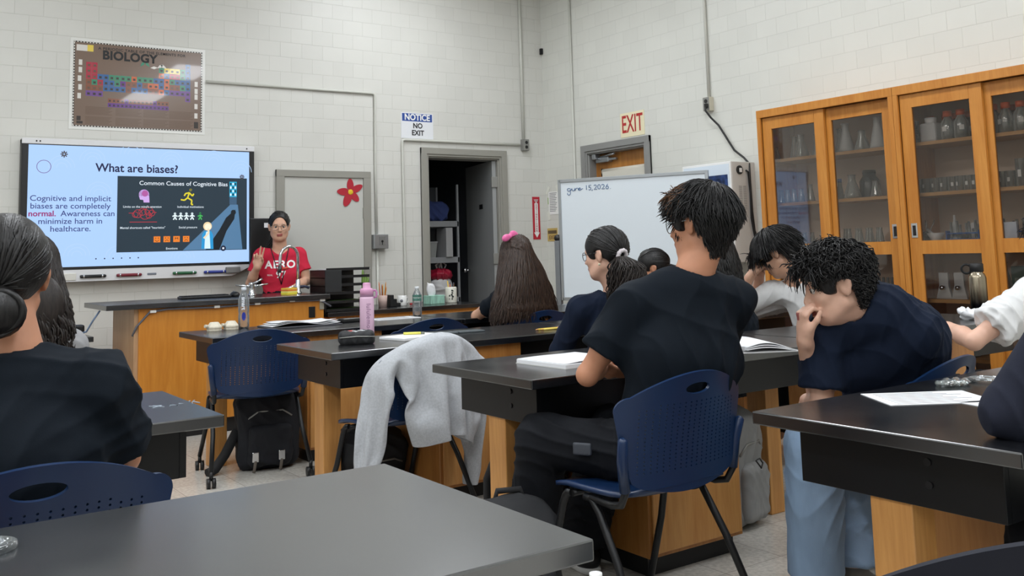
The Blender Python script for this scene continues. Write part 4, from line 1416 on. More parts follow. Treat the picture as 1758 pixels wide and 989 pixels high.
class Head:
    def __init__(s, c, yaw, pitch=0, roll=0, k=1.0, cheek=0):
        s.c, s.R, s.k, s.cheek = np.array(c, float), frame(yaw, pitch, roll), k, cheek
    def w(s, p): return s.c + (np.asarray(p, float) * s.k) @ s.R.T
    def ops(s):
        k, W, R = s.k, s.w, s.R
        E = lambda c, r, Rl=None: ell(W(c), np.array(r) * k, R if Rl is None else R @ Rl)
        C = lambda a, b, ra, rb=None: rc(W(a), W(b), ra * k, (ra if rb is None else rb) * k)
        o = [('u', 0, E((0, -.012, .032), (.075, .096, .089))), ('u', .03, E((0, .03, -.035), (.058 + s.cheek, .064, .080))), ('u', .03, C((0, .066, -.094), (0, .062, -.092), .021))]
        o += [('u', .03, C((-.05, .0, -.055), (-.03, .05, -.085), .02, .018)), ('u', .03, C((.05, .0, -.055), (.03, .05, -.085), .02, .018))]
        o += [('u', .025, C((-.032, .076, .022), (.032, .076, .022), .013)), ('u', .02, C((-.042, .062, -.022), (-.036, .066, -.026), .018)), ('u', .02, C((.042, .062, -.022), (.036, .066, -.026), .018))]
        for q in (-1, 1): o.append(('s', .015, C((q * .031, .098, .004), (q * .033, .098, .004), .012)))
        o += [('u', .010, C((0, .088, .008), (0, .106, -.028), .0075, .0105)), ('u', .006, C((-.012, .094, -.031), (.012, .094, -.031), .0075))]
        o += [('u', .006, E((0, .090, -.058), (.022, .009, .0065))), ('u', .006, E((0, .088, -.0685), (.018, .009, .007))), ('s', .003, C((-.02, .1, -.0632), (.02, .1, -.0632), .0022))]
        for q in (-1, 1):
            Rl = np.array(Matrix.Rotation(q * .35, 3, 'Z') @ Matrix.Rotation(-.15, 3, 'X'))
            o += [('u', .006, E((q * .077, -.006, -.004), (.009, .019, .032), Rl)), ('u', .004, E((q * .084, -.014, .006), (.006, .017, .022), Rl)), ('s', .004, E((q * .089, -.004, -.002), (.006, .009, .016), Rl))]
        return o
    def lips(s):
        def f(C):
            q = (C - s.c) @ s.R / s.k
            return ((np.abs(q[:, 0]) < .023 - .25 * np.abs(q[:, 2] + .063)) & (q[:, 1] > .078) & (np.abs(q[:, 2] + .063) < .0115)).astype(np.int32)
        return f
    def face(s, parent, brow=m_brow, eyes=True):
        for q in (-1, 1):
            if eyes:
                m = MB(); m.sphere(s.w((q * .031, .0785, .003)), .0115 * s.k, 14, 10)
                m.build('eye', m_eyew, parent, False)
                p0, d = s.w((q * .031, .0785, .003)), s.R[:, 1] * .0112 * s.k
                m = MB(); m.lathe(p0 + d, [(0, .0014), (.004 * s.k, .0008), (.0068 * s.k, -.0012)], 14, axis=tuple(s.R[:, 1])); m.build('iris', m_iris, parent, False)
                m = MB(); m.tube([s.w((q * (.019 + .006 * i), .088 - .0012 * i * i, .0085 + .003 * math.sin(i * PI / 4))) for i in range(5)], .0026 * s.k, 5); m.build('eyelid', m_brow, parent, False)
            m = MB(); m.tube([s.w((q * (.014 + .009 * i), .0925 - .0022 * i * i * .9, .024 + .0045 * math.sin((i + .6) * PI / 4.4))) for i in range(5)], [.0012 * s.k, .002 * s.k, .002 * s.k, .0018 * s.k, .0008 * s.k], 6)
            m.build('eyebrow', brow, parent, False)

def hand_ops(wr, d, palm, thumb, curl=(20, 25, 30, 35), tcurl=25, spread=4, k=1.0, size=1.0, thumb_in=0):
    """five separate fingers. d: wrist to knuckles, palm: out of the palm, thumb: the thumb's side."""
    d, palm = nrm(d), np.asarray(palm, float)
    palm = nrm(palm - d * (palm @ d)); th = np.asarray(thumb, float); th = nrm(th - d * (th @ d) - palm * (th @ palm))
    S = size; wr = np.asarray(wr, float)
    o = [('u', .02, ecap(wr - d * .01, wr + d * .035 * S, th, (.024 * S, .017 * S), (.034 * S, .014 * S))),
         ('u', .015, ecap(wr + d * .03 * S, wr + d * .078 * S, th, (.034 * S, .015 * S), (.037 * S, .0115 * S)))]
    o.append(('u', .012, rc(wr + d * .02 * S + th * .02 * S + palm * .006, wr + d * .045 * S + th * .034 * S + palm * .012, .016 * S, .012 * S)))
    for i, (off, L, c) in enumerate(zip((.029, .0095, -.0105, -.029), (.072, .080, .074, .057), curl)):
        p = wr + d * (.086 - .003 * abs(i - 1)) * S + th * off * S
        sp = R_(spread * (1.5 - i))
        dd = nrm(d * math.cos(sp) + th * math.sin(sp))
        a = 0
        for j, (fr, r0, r1) in enumerate(((.44, .0088, .008), (.31, .008, .0073), (.25, .0073, .0058))):
            a += c * (.85, 1.15, .75)[j]
            v = dd * math.cos(R_(a)) + palm * math.sin(R_(a))
            q = p + v * L * fr * S
            o.append(('u', .004 if j else .007, rc(p, q, r0 * S, r1 * S)))
            p = q
    p = wr + d * .042 * S + th * .036 * S + palm * .010
    v = nrm(d * (.75 - thumb_in * .3) + th * (.65 - thumb_in) + palm * (.25 + thumb_in * .6))
    for L, r0, r1 in ((.034, .0115, .010), (.028, .010, .0078)):
        q = p + v * L * S
        o.append(('u', .006, rc(p, q, r0 * S, r1 * S)))
        p = q
        v = nrm(v * math.cos(R_(tcurl)) + nrm(d - th * (.5 + thumb_in)) * math.sin(R_(tcurl)))
    return o

def cutrc(a, b, ra, rb, pt, n):
    f, lo, hi = rc(a, b, ra, rb); g = half(pt, n)[0]
    return (lambda p: np.maximum(f(p), g(p))), lo, hi

def V3(*a): return np.array(a, float)

class Person:
    def __init__(s, label, J, head, skinm, h=.0065, group='students', cat='person', lean_side=None):
        s.J = {k: np.array(v, float) for k, v in J.items()}
        s.H, s.sk, s.h = head, skinm, h
        base = s.J['pel'].copy(); base[2] = 0
        s.t = thing('person', label, cat, tuple(base), 0)
        s.side = nrm(s.J['shR'] - s.J['shL'])
        s.bops = []
        s.build_core()
    def build_core(s):
        J, o = s.J, s.bops
        sd = s.side
        o += s.H.ops()
        up = nrm(J['nek'] - J['che'])
        nb = J['nek']; hb = s.H.w((0, -.022, -.05)); tr = s.H.w((0, .012, -.085))
        nr = J.get('neckr', .053) if not isinstance(J.get('neckr', .053), np.ndarray) else float(J['neckr'])
        o += [('u', .02, rc(hb, nb, nr, nr * 1.1)), ('u', .02, rc(tr, nb + nrm(J['che'] - nb) * .02, nr * .75, nr * .9))]
        o += [('u', .03, ecap(J['pel'], J['che'], sd, (.13, .09), (.135, .09))), ('u', .03, ecap(J['che'], nb - up * .07, sd, (.135, .09), (.11, .06)))]
        for q in 'LR':
            sh = J['sh' + q]
            o.append(('u', .03, rc(nb - up * .05, sh, .042, .045)))
            if 'el' + q in J:
                el = J['el' + q]
                o.append(('u', .02, rc(sh, el, .046, .036)))
                o.append(('u', .015, rc(sh * .55 + el * .45, sh * .35 + el * .65, .045, .042)))
                if 'wr' + q in J:
                    wr = J['wr' + q]
                    o.append(('u', .012, rc(el, el * .6 + wr * .4, .037, .040)))
                    o.append(('u', .012, rc(el * .6 + wr * .4, wr, .039, .0255)))
        for q in 'LR':
            if 'kn' + q in J:
                hp = J['pel'] + sd * (.085 if q == 'R' else -.085) - V3(0, 0, .03)
                o.append(('u', .03, rc(hp, J['kn' + q], .07, .05)))
                if 'an' + q in J: o.append(('u', .02, rc(J['kn' + q], J['an' + q], .048, .036)))
    def hand(s, q, **k): s.bops += hand_ops(s.J['wr' + q], **k); return s
    def body(s):
        s.B = organic('body', s.bops, s.h, [s.sk, m_lip], s.t, mif=s.H.lips())
        return s
    def shirt(s, mat, name='shirt', f=.62, torso=(.165, .125, .175, .122), slv=(.066, .068), hem=.13, seed=1, amp=.005, freq=16, neck=.064, hk=.0, wrist=False, long=0, collar=True, aniso=(1, 1, .6), belly=0):
        J, sd = s.J, s.side
        up = nrm(J['nek'] - J['che']); nb = J['nek']
        a, b, c, d = torso
        o = [('u', 0, ecap(J['pel'] - nrm(J['che'] - J['pel']) * .04, J['che'], sd, (a, b), (c, d))), ('u', .05, ecap(J['che'], nb - up * .075, sd, (c, d), (c * .86, d * .72)))]
        if 'bow' in J: o.append(('u', .07, ell(J['bow'], J['bowr'])))
        for q in 'LR':
            sh = J['sh' + q]
            o.append(('u', .05, rc(nb - up * .055, sh, .052, slv[0] * .93)))
            if 'el' + q in J:
                el = J['el' + q]
                if long and 'wr' + q in J:
                    wr = J['wr' + q]
                    o.append(('u', .04, rc(sh, el, slv[0], slv[1] * .85)))
                    e = el + (wr - el) * long
                    o.append(('u', .02, cutrc(el, e + (wr - el) * .1, slv[1] * .83, slv[1] * .66, e, wr - el)))
                elif long:
                    o.append(('u', .04, rc(sh, el, slv[0], slv[1] * .85)))
                else:
                    e = sh + (el - sh) * f
                    o.append(('u', .045, cutrc(sh, sh + (el - sh) * (f + .25), slv[0], slv[1], e, el - sh)))
        o.append(('s', .012, rc(nb - up * .03 + nrm(s.H.w((0, .05, -.05)) - s.H.c) * .012, s.H.c + (nb - s.H.c) * .2, neck, neck * 1.2)))
        o.append(('i', .01, half(J['pel'] - nrm(J['che'] - J['pel']) * hem, -(J['che'] - J['pel']))))
        fd = folds(amp, freq, seed, aniso)
        s.S = organic(name, o, s.h, mat, s.t, disp=fd)
        if collar:
            n_ = nrm(nb - s.H.c)
        return s
    def trousers(s, mat, thigh=(.095, .078), shin=(.074, .068), seed=3, shoe=None, amp=.006, cuff=.03, freq=20, name='trousers'):
        J, sd = s.J, s.side
        o = [('u', 0, ecap(J['pel'] - V3(0, 0, .02), J['pel'] + nrm(J['che'] - J['pel']) * .08, sd, (.165, .125), (.15, .115)))]
        for q in 'LR':
            if 'kn' + q not in J: continue
            hp = J['pel'] + sd * (.085 if q == 'R' else -.085) - V3(0, 0, .03)
            o.append(('u', .05, rc(hp, J['kn' + q], thigh[0], thigh[1])))
            if 'an' + q in J:
                kn, an = J['kn' + q], J['an' + q]
                e = an + nrm(kn - an) * cuff
                o.append(('u', .03, cutrc(kn, an, shin[0], shin[1], e, an - kn)))
        organic(name, o, s.h * 1.15, mat, s.t, disp=folds(amp, freq, seed, (1, 1, .8)))
        return s
    def shoes(s, mat, sole, dirs):
        for q, d in zip('LR', dirs):
            if 'an' + q not in s.J: continue
            an = s.J['an' + q]; d = nrm(d); g = V3(an[0], an[1], 0); sd = np.cross(d, V3(0, 0, 1))
            o = [('u', 0, rc(an + V3(0, 0, .0), g + V3(0, 0, .05) - d * .02, .042, .04)), ('u', .03, ecap(g - d * .05 + V3(0, 0, .045), g + d * .15 + V3(0, 0, .038), sd, (.038, .034), (.042, .028))), ('i', 0, half(g + V3(0, 0, .018), (0, 0, -1)))]
            sh = organic('shoe', o, .006, mat, s.t)
            o = [('u', 0, ecap(g - d * .05 + V3(0, 0, .012), g + d * .155 + V3(0, 0, .012), sd, (.041, .030), (.045, .030))), ('i', 0, half(g + V3(0, 0, .024), (0, 0, 1))), ('i', 0, half(g + V3(0, 0, .0), (0, 0, -1)))]
            V, F = surf(o, .006)
            np_mesh('sole', V, F, sole, sh).matrix_basis = sh.matrix_basis
        return s
    def head_mesh(s, name, ops, h, mat, disp=None, parent=None):
        V, F = surf(ops, h, disp)
        s.cV, s.cN = V, vnormals(V, F)
        return np_mesh(name, s.H.w(V), F, mat, parent or s.t)
    def fuzz(s, n, seed, crown, ltop, lside, lnape, lift=.3, jit=.25, curl=0, K=6, r=(.0022, .0040), fringe=0, mats=None, tint=False, zs=(.03, .09), stick=.35):
        """short hair: locks rooted all over the cap, combed away from the crown and down at the sides"""
        g = np.random.default_rng(seed)
        i = g.integers(0, len(s.cV), n)
        X, N = s.cV[i] + g.normal(size=(n, 3)) * .002, s.cN[i]
        D = unit(X - EC)
        ok = N @ np.array([0, 0, 1.]) > -.75
        ok &= ~((X[:, 1] > .045) & (N[:, 1] < .1) & (X[:, 2] < .05))
        ok &= ~((np.abs(X[:, 0]) > .05) & (X[:, 1] > -.030) & (X[:, 2] < .030))
        X, N, D = X[ok], N[ok], D[ok]; n = len(X)
        c = unit(np.array(crown))
        T = D - c * (D @ c)[:, None]; T = unit(T)
        w = np.clip((.06 - X[:, 2]) / .08, 0, 1)[:, None]
        T = T * (1 - .75 * w) + np.array([0, -.15, -1.]) * w
        T = T + g.normal(size=(n, 3)) * jit
        T = unit(T - N * (T * N).sum(1, keepdims=True) * .9)
        q = np.clip((X[:, 2] - zs[0]) / (zs[1] - zs[0]), 0, 1); q2 = np.clip((X[:, 2] + .07) / .08, 0, 1)
        L = (ltop * q + lside * (1 - q)) * q2 + lnape * (1 - q2)
        L = (L + fringe * ((X[:, 1] > .05) & (X[:, 2] > .06))) * g.uniform(.55, 1.3, n)
        L = np.where((np.abs(X[:, 0]) > .05) & (X[:, 1] > -.03) & (X[:, 2] < .075), np.minimum(L, np.maximum(.012, X[:, 2] - .012)), L)
        S = np.linspace(0, 1, K)
        P = X[:, None] - N[:, None] * .004 + N[:, None] * (L * lift)[:, None, None] * (1.6 * S - 1.25 * S ** 2)[None, :, None] + T[:, None] * L[:, None, None] * S[None, :, None] + np.array([0, 0, -1.]) * (L * stick)[:, None, None] * (S ** 2)[None, :, None]
        if curl:
            ph = g.uniform(0, 6.28, n); fr = g.uniform(.8, 1.6, n); B = np.cross(N, T)
            an = ph[:, None] + fr[:, None] * S[None] * 6.28
            P = P + curl * S[None, :, None] ** .6 * (B[:, None] * np.sin(an)[..., None] + N[:, None] * (.5 + np.cos(an) * .8)[..., None])
        mi = None
        if tint: mi = ((X[:, 1] > -.01) & (X[:, 2] > .085) & (g.uniform(size=n) < .6)).astype(int)
        return s.head_locks('hair_strands', P, g.uniform(r[0], r[1], n), mats or h_black, mi=mi)
    def head_locks(s, name, P, r, mat, parent=None, mi=None, **k):
        P = np.asarray(P); W = s.H.w(P.reshape(-1, 3)).reshape(P.shape)
        return locks(name, W, np.asarray(r) * s.H.k, mat, parent or s.t, mi=mi, **k)

EC, ER = np.array([0, -.014, .034]), np.array([.080, .101, .093])
def fib(n, seed=0):
    i = np.arange(n) + .5
    ph = np.arccos(1 - 2 * i / n); th = PI * (1 + 5 ** .5) * i
    D = np.stack([np.cos(th) * np.sin(ph), np.sin(th) * np.sin(ph), np.cos(ph)], 1)
    return D
def scalp(D, hairline=.30, nape=-.62, ear=True):
    """keep the directions that carry hair: not the face, not below the nape, not over the ears"""
    x, y, z = D.T
    ok = (z > -.1 - .55 * np.clip((-y + .1) / .9, 0, 1) * 1.0) | ((y < -.25) & (z > nape))
    ok &= ~((y > .30) & (z < hairline + .25 * (y - .3)))
    ok &= ~((y > .05) & (z < .0))
    if ear: ok &= ~((np.abs(x) > .60) & (y > -.30) & (y < .34) & (z < .06))
    return ok
def cap_ops(th=.010, hairline=.062, nape=-.055, ear=True, ext=0):
    o = [('u', 0, ell(EC, ER + th))]
    if ext: o.append(('u', .03, ecap((0, -.055, -.02), (0, -.050, -.055 - ext), (1, 0, 0), (.064, .045), (.050, .022))))
    nape -= ext
    o.append(('s', .012, ell((0, .125, hairline - .10), (.080, .092, .104))))
    o.append(('s', .01, rbox((0, .08, -.16), (.2, .12, .14), .02)))
    o.append(('s', .01, rbox((0, -.1, nape - .1), (.2, .2, .1), .02)))
    if ear:
        for q in (-1, 1): o.append(('s', .006, ell((q * .088, .0, -.016), (.03, .026, .040))))
    return o
def rot_rand(r, n, s): return r.normal(size=(n, 3)) * s
def unit(A): return A / (np.linalg.norm(A, axis=-1, keepdims=True) + 1e-9)

def short_locks(n, seed, crown=(0, -.45, .89), ltop=.075, lside=.045, lnape=.016, lift=.5, jit=.35, curl=0, hairline=.25, nape=-.62, er=ER, K=6, fringe=0):
    r = np.random.default_rng(seed)
    D = fib(n * 2); D = D[scalp(D, hairline, nape)]
    D = unit(D + r.normal(size=D.shape) * .03)
    c = unit(np.array(crown))
    T = D - c; T = T - D * (T * D).sum(1, keepdims=True); T = unit(T + rot_rand(r, len(D), jit))
    T = unit(T - D * (T * D).sum(1, keepdims=True))
    z = D[:, 2]
    L = np.where(z > .45, ltop, np.where(z > -.05, lnape + (lside - lnape) * (z + .05) / .5 + (ltop - lside) * np.clip((z - .2) / .25, 0, 1), lnape))
    L = L + fringe * ((D[:, 1] > .25) & (z > .3))
    L = L * r.uniform(.75, 1.2, len(D))
    root = EC + D * (er - .004)
    S = np.linspace(0, 1, K)
    g = np.array([0, 0, -1.])
    lf = lift * np.clip(z * 1.2 + .25, .1, 1)
    P = root[:, None] + D[:, None] * (L * lf)[:, None, None] * (S - .55 * S ** 2)[None, :, None] * 1.5 + T[:, None] * L[:, None, None] * (S ** 1.15)[None, :, None] + g * (L * .35)[:, None, None] * (S ** 2)[None, :, None]
    if curl:
        ph = r.uniform(0, 6.28, len(D)); fr = r.uniform(1.0, 1.8, len(D))
        B = np.cross(D, T)
        an = ph[:, None] + fr[:, None] * S[None] * 6.28
        P = P + curl * S[None, :, None] ** .6 * (B[:, None] * np.sin(an)[..., None] + D[:, None] * (np.cos(an) * .8)[..., None])
    return P, D

def pulled(n, seed, goal, lift=.008, hairline=.30, nape=-.62, K=10, jit=.02, er=ER):
    r = np.random.default_rng(seed)
    D = fib(n * 2); D = D[scalp(D, hairline, nape)]
    G = unit(np.array(goal, float))
    S = np.linspace(0, 1, K)
    om = np.arccos(np.clip(D @ G, -.999, .999))[:, None]
    A = (np.sin((1 - S)[None] * om) / np.sin(om))[..., None] * D[:, None] + (np.sin(S[None] * om) / np.sin(om))[..., None] * G
    rad = 1.0 + r.uniform(.02, .09, len(D))[:, None] * np.ones(K)[None]
    P = EC + A * (er * 1.0) * rad[..., None] + r.normal(size=(len(D), 1, 3)) * .002
    return P, D

def falling(n, seed, zend, spread, back=.04, wave=.008, wfreq=2.2, part=0.0, K=18, er=ER, front=55, len_var=.06, topz=.97):
    """long hair: from a centre parting over the skull, then hanging"""
    r = np.random.default_rng(seed)
    az = r.uniform(R_(front), R_(360 - front), n)           # 0 = front (+y), measured round the head
    u0 = r.uniform(.05, 1, n) ** .8
    S = np.linspace(0, 1, K)
    P = np.zeros((n, K, 3))
    zl = zend * (1 + r.normal(size=n) * len_var)
    for i in range(n):
        dx, dy = math.sin(az[i]), math.cos(az[i])
        rad = 1.03 + .20 * u0[i] * .6
        th0 = .12 + .8 * (1 - u0[i])
        arc = 1.55 - th0
        Larc = .13 * arc
        Ltot = Larc + (EC[2] - zl[i])
        ph = r.uniform(0, 6.28)
        for k, s in enumerate(S):
            d = s * Ltot
            if d < Larc:
                th = th0 + d / Larc * arc
                p = EC + np.array([dx * math.sin(th), dy * math.sin(th), math.cos(th)]) * er * rad
            else:
                p = EC + np.array([dx, dy, 0]) * er * rad
                q = (d - Larc) / (Ltot - Larc)
                p[2] = EC[2] - (d - Larc)
                e = q ** .8
                p[0] = p[0] * (1 + (spread - 1) * e)
                p[1] = p[1] * (1 - .25 * e) - back * math.sin(min(1, q * 1.6) * PI / 2)
                p += wave * e * np.array([math.sin(ph + wfreq * 6.28 * q), math.cos(ph * 1.7 + wfreq * 6.28 * q), 0])
            P[i, k] = p
    return P
def tail(n, seed, root, L, dirv, width, wave=.012, wfreq=2.0, K=16, drop=None):
    r = np.random.default_rng(seed)
    S = np.linspace(0, 1, K); d = nrm(dirv)
    out = np.zeros((n, K, 3)); root = np.array(root, float)
    for i in range(n):
        o = r.normal(size=3); o -= d * (o @ d); o /= np.linalg.norm(o); rr = width * math.sqrt(r.uniform(0, 1))
        Li = L * r.uniform(.72, 1.05); ph = r.uniform(0, 6.28)
        w = np.clip(.35 + 1.1 * np.sin(np.clip(S * 1.1, 0, 1) * PI * .75), 0, 1.2)
        c = root + d * Li * S[:, None]
        if drop is not None: c = c + np.array(drop) * (np.sin(np.minimum(S * 2.2, 1) * PI / 2))[:, None]
        out[i] = c + o * (rr * w)[:, None] + wave * S[:, None] ** .7 * np.stack([np.sin(ph + S * 6.28 * wfreq), np.cos(ph * 1.3 + S * 6.28 * wfreq), 0 * S], 1)
    return out
def glasses(P_, mat, lens=(.026, .021), name='glasses', wide=.0, z=.002):
    H = P_.H
    m = MB()
    for q in (-1, 1):
        m.tube([H.w((q * .034 + lens[0] * math.cos(a), .099 - 1.2 * (abs(q * .034 + lens[0] * math.cos(a)) ** 2) * 2.2, z + lens[1] * math.sin(a))) for a in np.linspace(0, 2 * PI, 24, endpoint=False)], .0017, 6, closed=True)
        m.tube([H.w((q * .060, .091, z + .006)), H.w((q * .074, .08, z + .007)), H.w((q * .081, .0, z + .010)), H.w((q * .081, -.015, z - .004))], .0018, 6)
    m.tube([H.w((-.009, .099, z + .004)), H.w((0, .103, z + .007)), H.w((.009, .099, z + .004))], .0016, 6)
    o = m.build(name, mat, P_.t, False)
    return o

# ---------------------------------------------------------------- 1  presenter
H = Head((-3.115, -.46, 1.446), 251, 4, 0, 1.0, cheek=.008)
cd = nrm(V3(-.358, -.93, 0))
J = dict(pel=(-3.08, -.42, .80), che=(-3.095, -.43, 1.06), nek=(-3.10, -.43, 1.268), shL=(-2.955, -.475, 1.212), shR=(-3.235, -.375, 1.212),
         elR=(-3.325, -.36, .99), wrR=(-3.315, -.50, 1.125), elL=(-2.905, -.53, .995), wrL=(-3.05, -.66, .955),
         knL=(-3.02, -.46, .46), knR=(-3.16, -.42, .46), anL=(-3.02, -.45, .07), anR=(-3.16, -.40, .07))
p = Person('woman in a raspberry AERO T-shirt presenting behind the teacher desk, two fingers raised', J, H, sk_l, .0045)
p.hand('R', d=(.06, -.06, 1), palm=tuple(cd), thumb=(.93, -.36, 0), curl=(3, 4, 62, 66), tcurl=30, spread=7, thumb_in=.7)
p.hand('L', d=(-.75, -.42, -.12), palm=(0, 0, -1), thumb=(-.4, .9, 0), curl=(12, 14, 16, 18), spread=4)
p.body(); H.face(p.t)
p.shirt(c_red, 'tshirt', f=.62, torso=(.140, .105, .150, .105), slv=(.058, .066), seed=4, amp=.004, neck=.066, hem=.16)
p.trousers(c_trs, thigh=(.088, .07), shin=(.066, .06)).shoes(m_black, m_white, [cd, cd])
p.head_mesh('hair', cap_ops(.004, .096, -.06), .004, h_black)
P_, D_ = pulled(520, 3, (.05, -.95, -.30), hairline=.66)
p.head_locks('hair_strands', P_, np.full(len(P_), .0036), h_black)
p.head_locks('ponytail', tail(60, 5, (.03, -.125, -.01), .24, (.35, .06, -1), .018, .006), np.full(60, .005), h_black)
glasses(p, M('silver wire', (170, 160, 150), .25, .9), (.027, .023))
# lanyard
bv = BVHTree.FromObject(p.S, bpy.context.evaluated_depsgraph_get())
def on_shirt(pt, off=.004):
    l = p.S.matrix_basis
    q = Vector(pt) - Vector(p.t.location)
    hit = bv.ray_cast(q + Vector(cd) * .4, -Vector(cd), 1.0)
    return (hit[0] + Vector(cd) * off + Vector(p.t.location)) if hit[0] is not None else Vector(pt)
sdv = np.cross(cd, V3(0, 0, 1)); sdv = -nrm(sdv)     # towards the right of the picture
ctr = V3(-3.10, -.43, 0)
def S2(u, z, off=.003): return on_shirt(ctr + sdv * u + V3(0, 0, z), off)
m = MB()
for q in (-1, 1):
    m.tube([S2(q * .075 * (1 - s) + .012 * s, 1.285 - s * .31, .005) for s in np.linspace(0, 1, 14)], .0038, 6)
m.build('lanyard', m_black, p.t, False)
m = MB()
u0 = .0
put_text(m, 'AERO', .086, dice=.012, fn=lambda u, v: S2(u + .004, v + 1.135, .003), bold=.03, xs=1.0, spacing=1.15, res=3)
put_text(m, '97', .078, dice=.012, fn=lambda u, v: S2(u + .008, v + 1.052, .003), bold=.02, res=3)
put_text(m, 'REAL', .02, lambda u, v: S2(u - .078, v + 1.052, .003), res=2)
m.build('lettering', m_wink, p.t, False)

# ---------------------------------------------------------------- 2  girl with a low bun, front left
H = Head((-5.745, -5.70, 1.165), 82, 2, 0, 1.0)
J = dict(pel=(-5.74, -5.80, .53), che=(-5.735, -5.77, .80), nek=(-5.73, -5.745, 1.015), shL=(-5.88, -5.73, .935), shR=(-5.565, -5.80, .93),
         elR=(-5.50, -5.72, .755), wrR=(-5.57, -5.50, .79), elL=(-5.95, -5.66, .75), wrL=(-5.85, -5.46, .79), knL=(-5.83, -5.37, .5), knR=(-5.62, -5.38, .5), anL=(-5.84, -5.38, .08), anR=(-5.62, -5.38, .08))
p = Person('girl in a dark T-shirt with a low bun, seated at lower left seen from behind', J, H, sk_m, .006)
p.hand('R', d=(-.5, 1, 0), palm=(0, 0, -1), thumb=(-1, -.4, 0), curl=(15, 18, 20, 22)).hand('L', d=(.5, 1, 0), palm=(0, 0, -1), thumb=(1, -.4, 0), curl=(15, 18, 20, 22))
p.body()
p.shirt(c_blk, 'tshirt', f=.85, torso=(.165, .12, .170, .118), slv=(.057, .072), seed=11, amp=.006, freq=13, neck=.066)
p.trousers(c_trs)
p.head_mesh('hair', cap_ops(.012, .06, -.065), .005, h_black)
P_, D_ = pulled(700, 5, (-.06, -.86, -.52), hairline=.3)
p.head_locks('hair_strands', P_, np.full(len(P_), .0055), h_black)
bn = []
r = np.random.default_rng(8)
for i in range(90):
    a0 = r.uniform(0, 6.28); rr = r.uniform(.018, .052); zz = r.uniform(-.022, .022)
    bn.append([(-.012 + rr * math.cos(a0 + t_ * 3.6), -.125 - .012 + zz * math.sin(a0) + .5 * (.05 - rr), -.075 + rr * .85 * math.sin(a0 + t_ * 3.6) + .3 * zz) for t_ in np.linspace(0, 1, 12)])
p.head_mesh('bun', [('u', 0, ell((-.012, -.135, -.075), (.052, .036, .046))), ('u', .02, rc((-.01, -.09, -.05), (-.012, -.13, -.07), .04))], .005, h_black)
p.head_locks('bun_strands', bn, np.full(90, .009), h_black, flat=.8)

# ---------------------------------------------------------------- 3  girl with long curly hair, far left
H = Head((-5.50, -4.29, 1.165), 62, 4)
J = dict(pel=(-5.53, -4.36, .53), che=(-5.52, -4.34, .76), nek=(-5.51, -4.32, .98), shL=(-5.64, -4.25, .90), shR=(-5.39, -4.38, .90), elR=(-5.36, -4.24, .72), wrR=(-5.42, -4.04, .79), elL=(-5.68, -4.1, .77), wrL=(-5.56, -3.95, .79), knL=(-5.62, -3.95, .5), knR=(-5.42, -4.0, .5), anL=(-5.62, -3.95, .08), anR=(-5.42, -4.0, .08))
p = Person('girl with long curly dark hair, mostly hidden behind the low bun girl', J, H, sk_m, .008)
p.body()
p.shirt(c_gry, 'knit_top', torso=(.15, .12, .155, .115), slv=(.062, .062), long=.9, seed=12)
p.trousers(c_trs)
p.head_mesh('hair', cap_ops(.014, .06, -.07, ear=False) + [('u', .04, ell((0, -.08, -.13), (.15, .07, .15)))], .007, h_dkbr)
P_ = falling(620, 6, -.30, 2.0, .03, .018, 2.6, front=45)
p.head_locks('hair_strands', P_, np.random.default_rng(1).uniform(.006, .011, len(P_)), h_dkbr)

# ---------------------------------------------------------------- 4  girl with the pink bow
H = Head((-2.465, -2.93, 1.155), 95, 3)
J = dict(pel=(-2.44, -2.93, .53), che=(-2.44, -2.93, .78), nek=(-2.44, -2.925, .99), shL=(-2.565, -2.90, .89), shR=(-2.33, -2.92, .89), elL=(-2.60, -2.66, .77), wrL=(-2.46, -2.56, .79), elR=(-2.27, -2.72, .76), wrR=(-2.3, -2.6, .79), knL=(-2.53, -2.52, .5), knR=(-2.34, -2.52, .5), anL=(-2.53, -2.5, .08), anR=(-2.34, -2.5, .08))
p = Person('girl with very long brown hair and a pink bow, seen from behind', J, H, sk_l, .008)
p.body()
p.shirt(c_blk, 'tshirt', seed=14, torso=(.15, .11, .155, .11), slv=(.056, .06))
p.trousers(c_trs)
p.head_mesh('hair', cap_ops(.016, .06, -.09, ear=False) + [('u', .06, ecap((0, -.07, -.05), (0, -.10, -.33), (1, 0, 0), (.12, .055), (.215, .06)))], .007, h_brown, disp=folds(.006, 60, 5, (1, 1, .08)))
P_ = falling(1500, 16, -.385, 3.0, .05, .009, 1.6, front=25)
p.head_locks('hair_strands', P_, np.random.default_rng(2).uniform(.004, .008, len(P_)), h_brown)
m_pink = M('pink satin', (226, 100, 160), .35, sheen=.3)
hb_ = []
for q in (-1, 1):
    o = [('u', 0, ell((-.06 + q * .034, -.035, .142 - (q < 0) * .022), (.036, .014, .024), np.array(Matrix.Rotation(q * .3, 3, 'Y'))))]
    hb_.append(o[0])
hb_.append(('u', .008, rc((-.06, -.035, .128), (-.06, -.032, .134), .013)))
p.head_mesh('hair_bow', hb_, .004, m_pink)

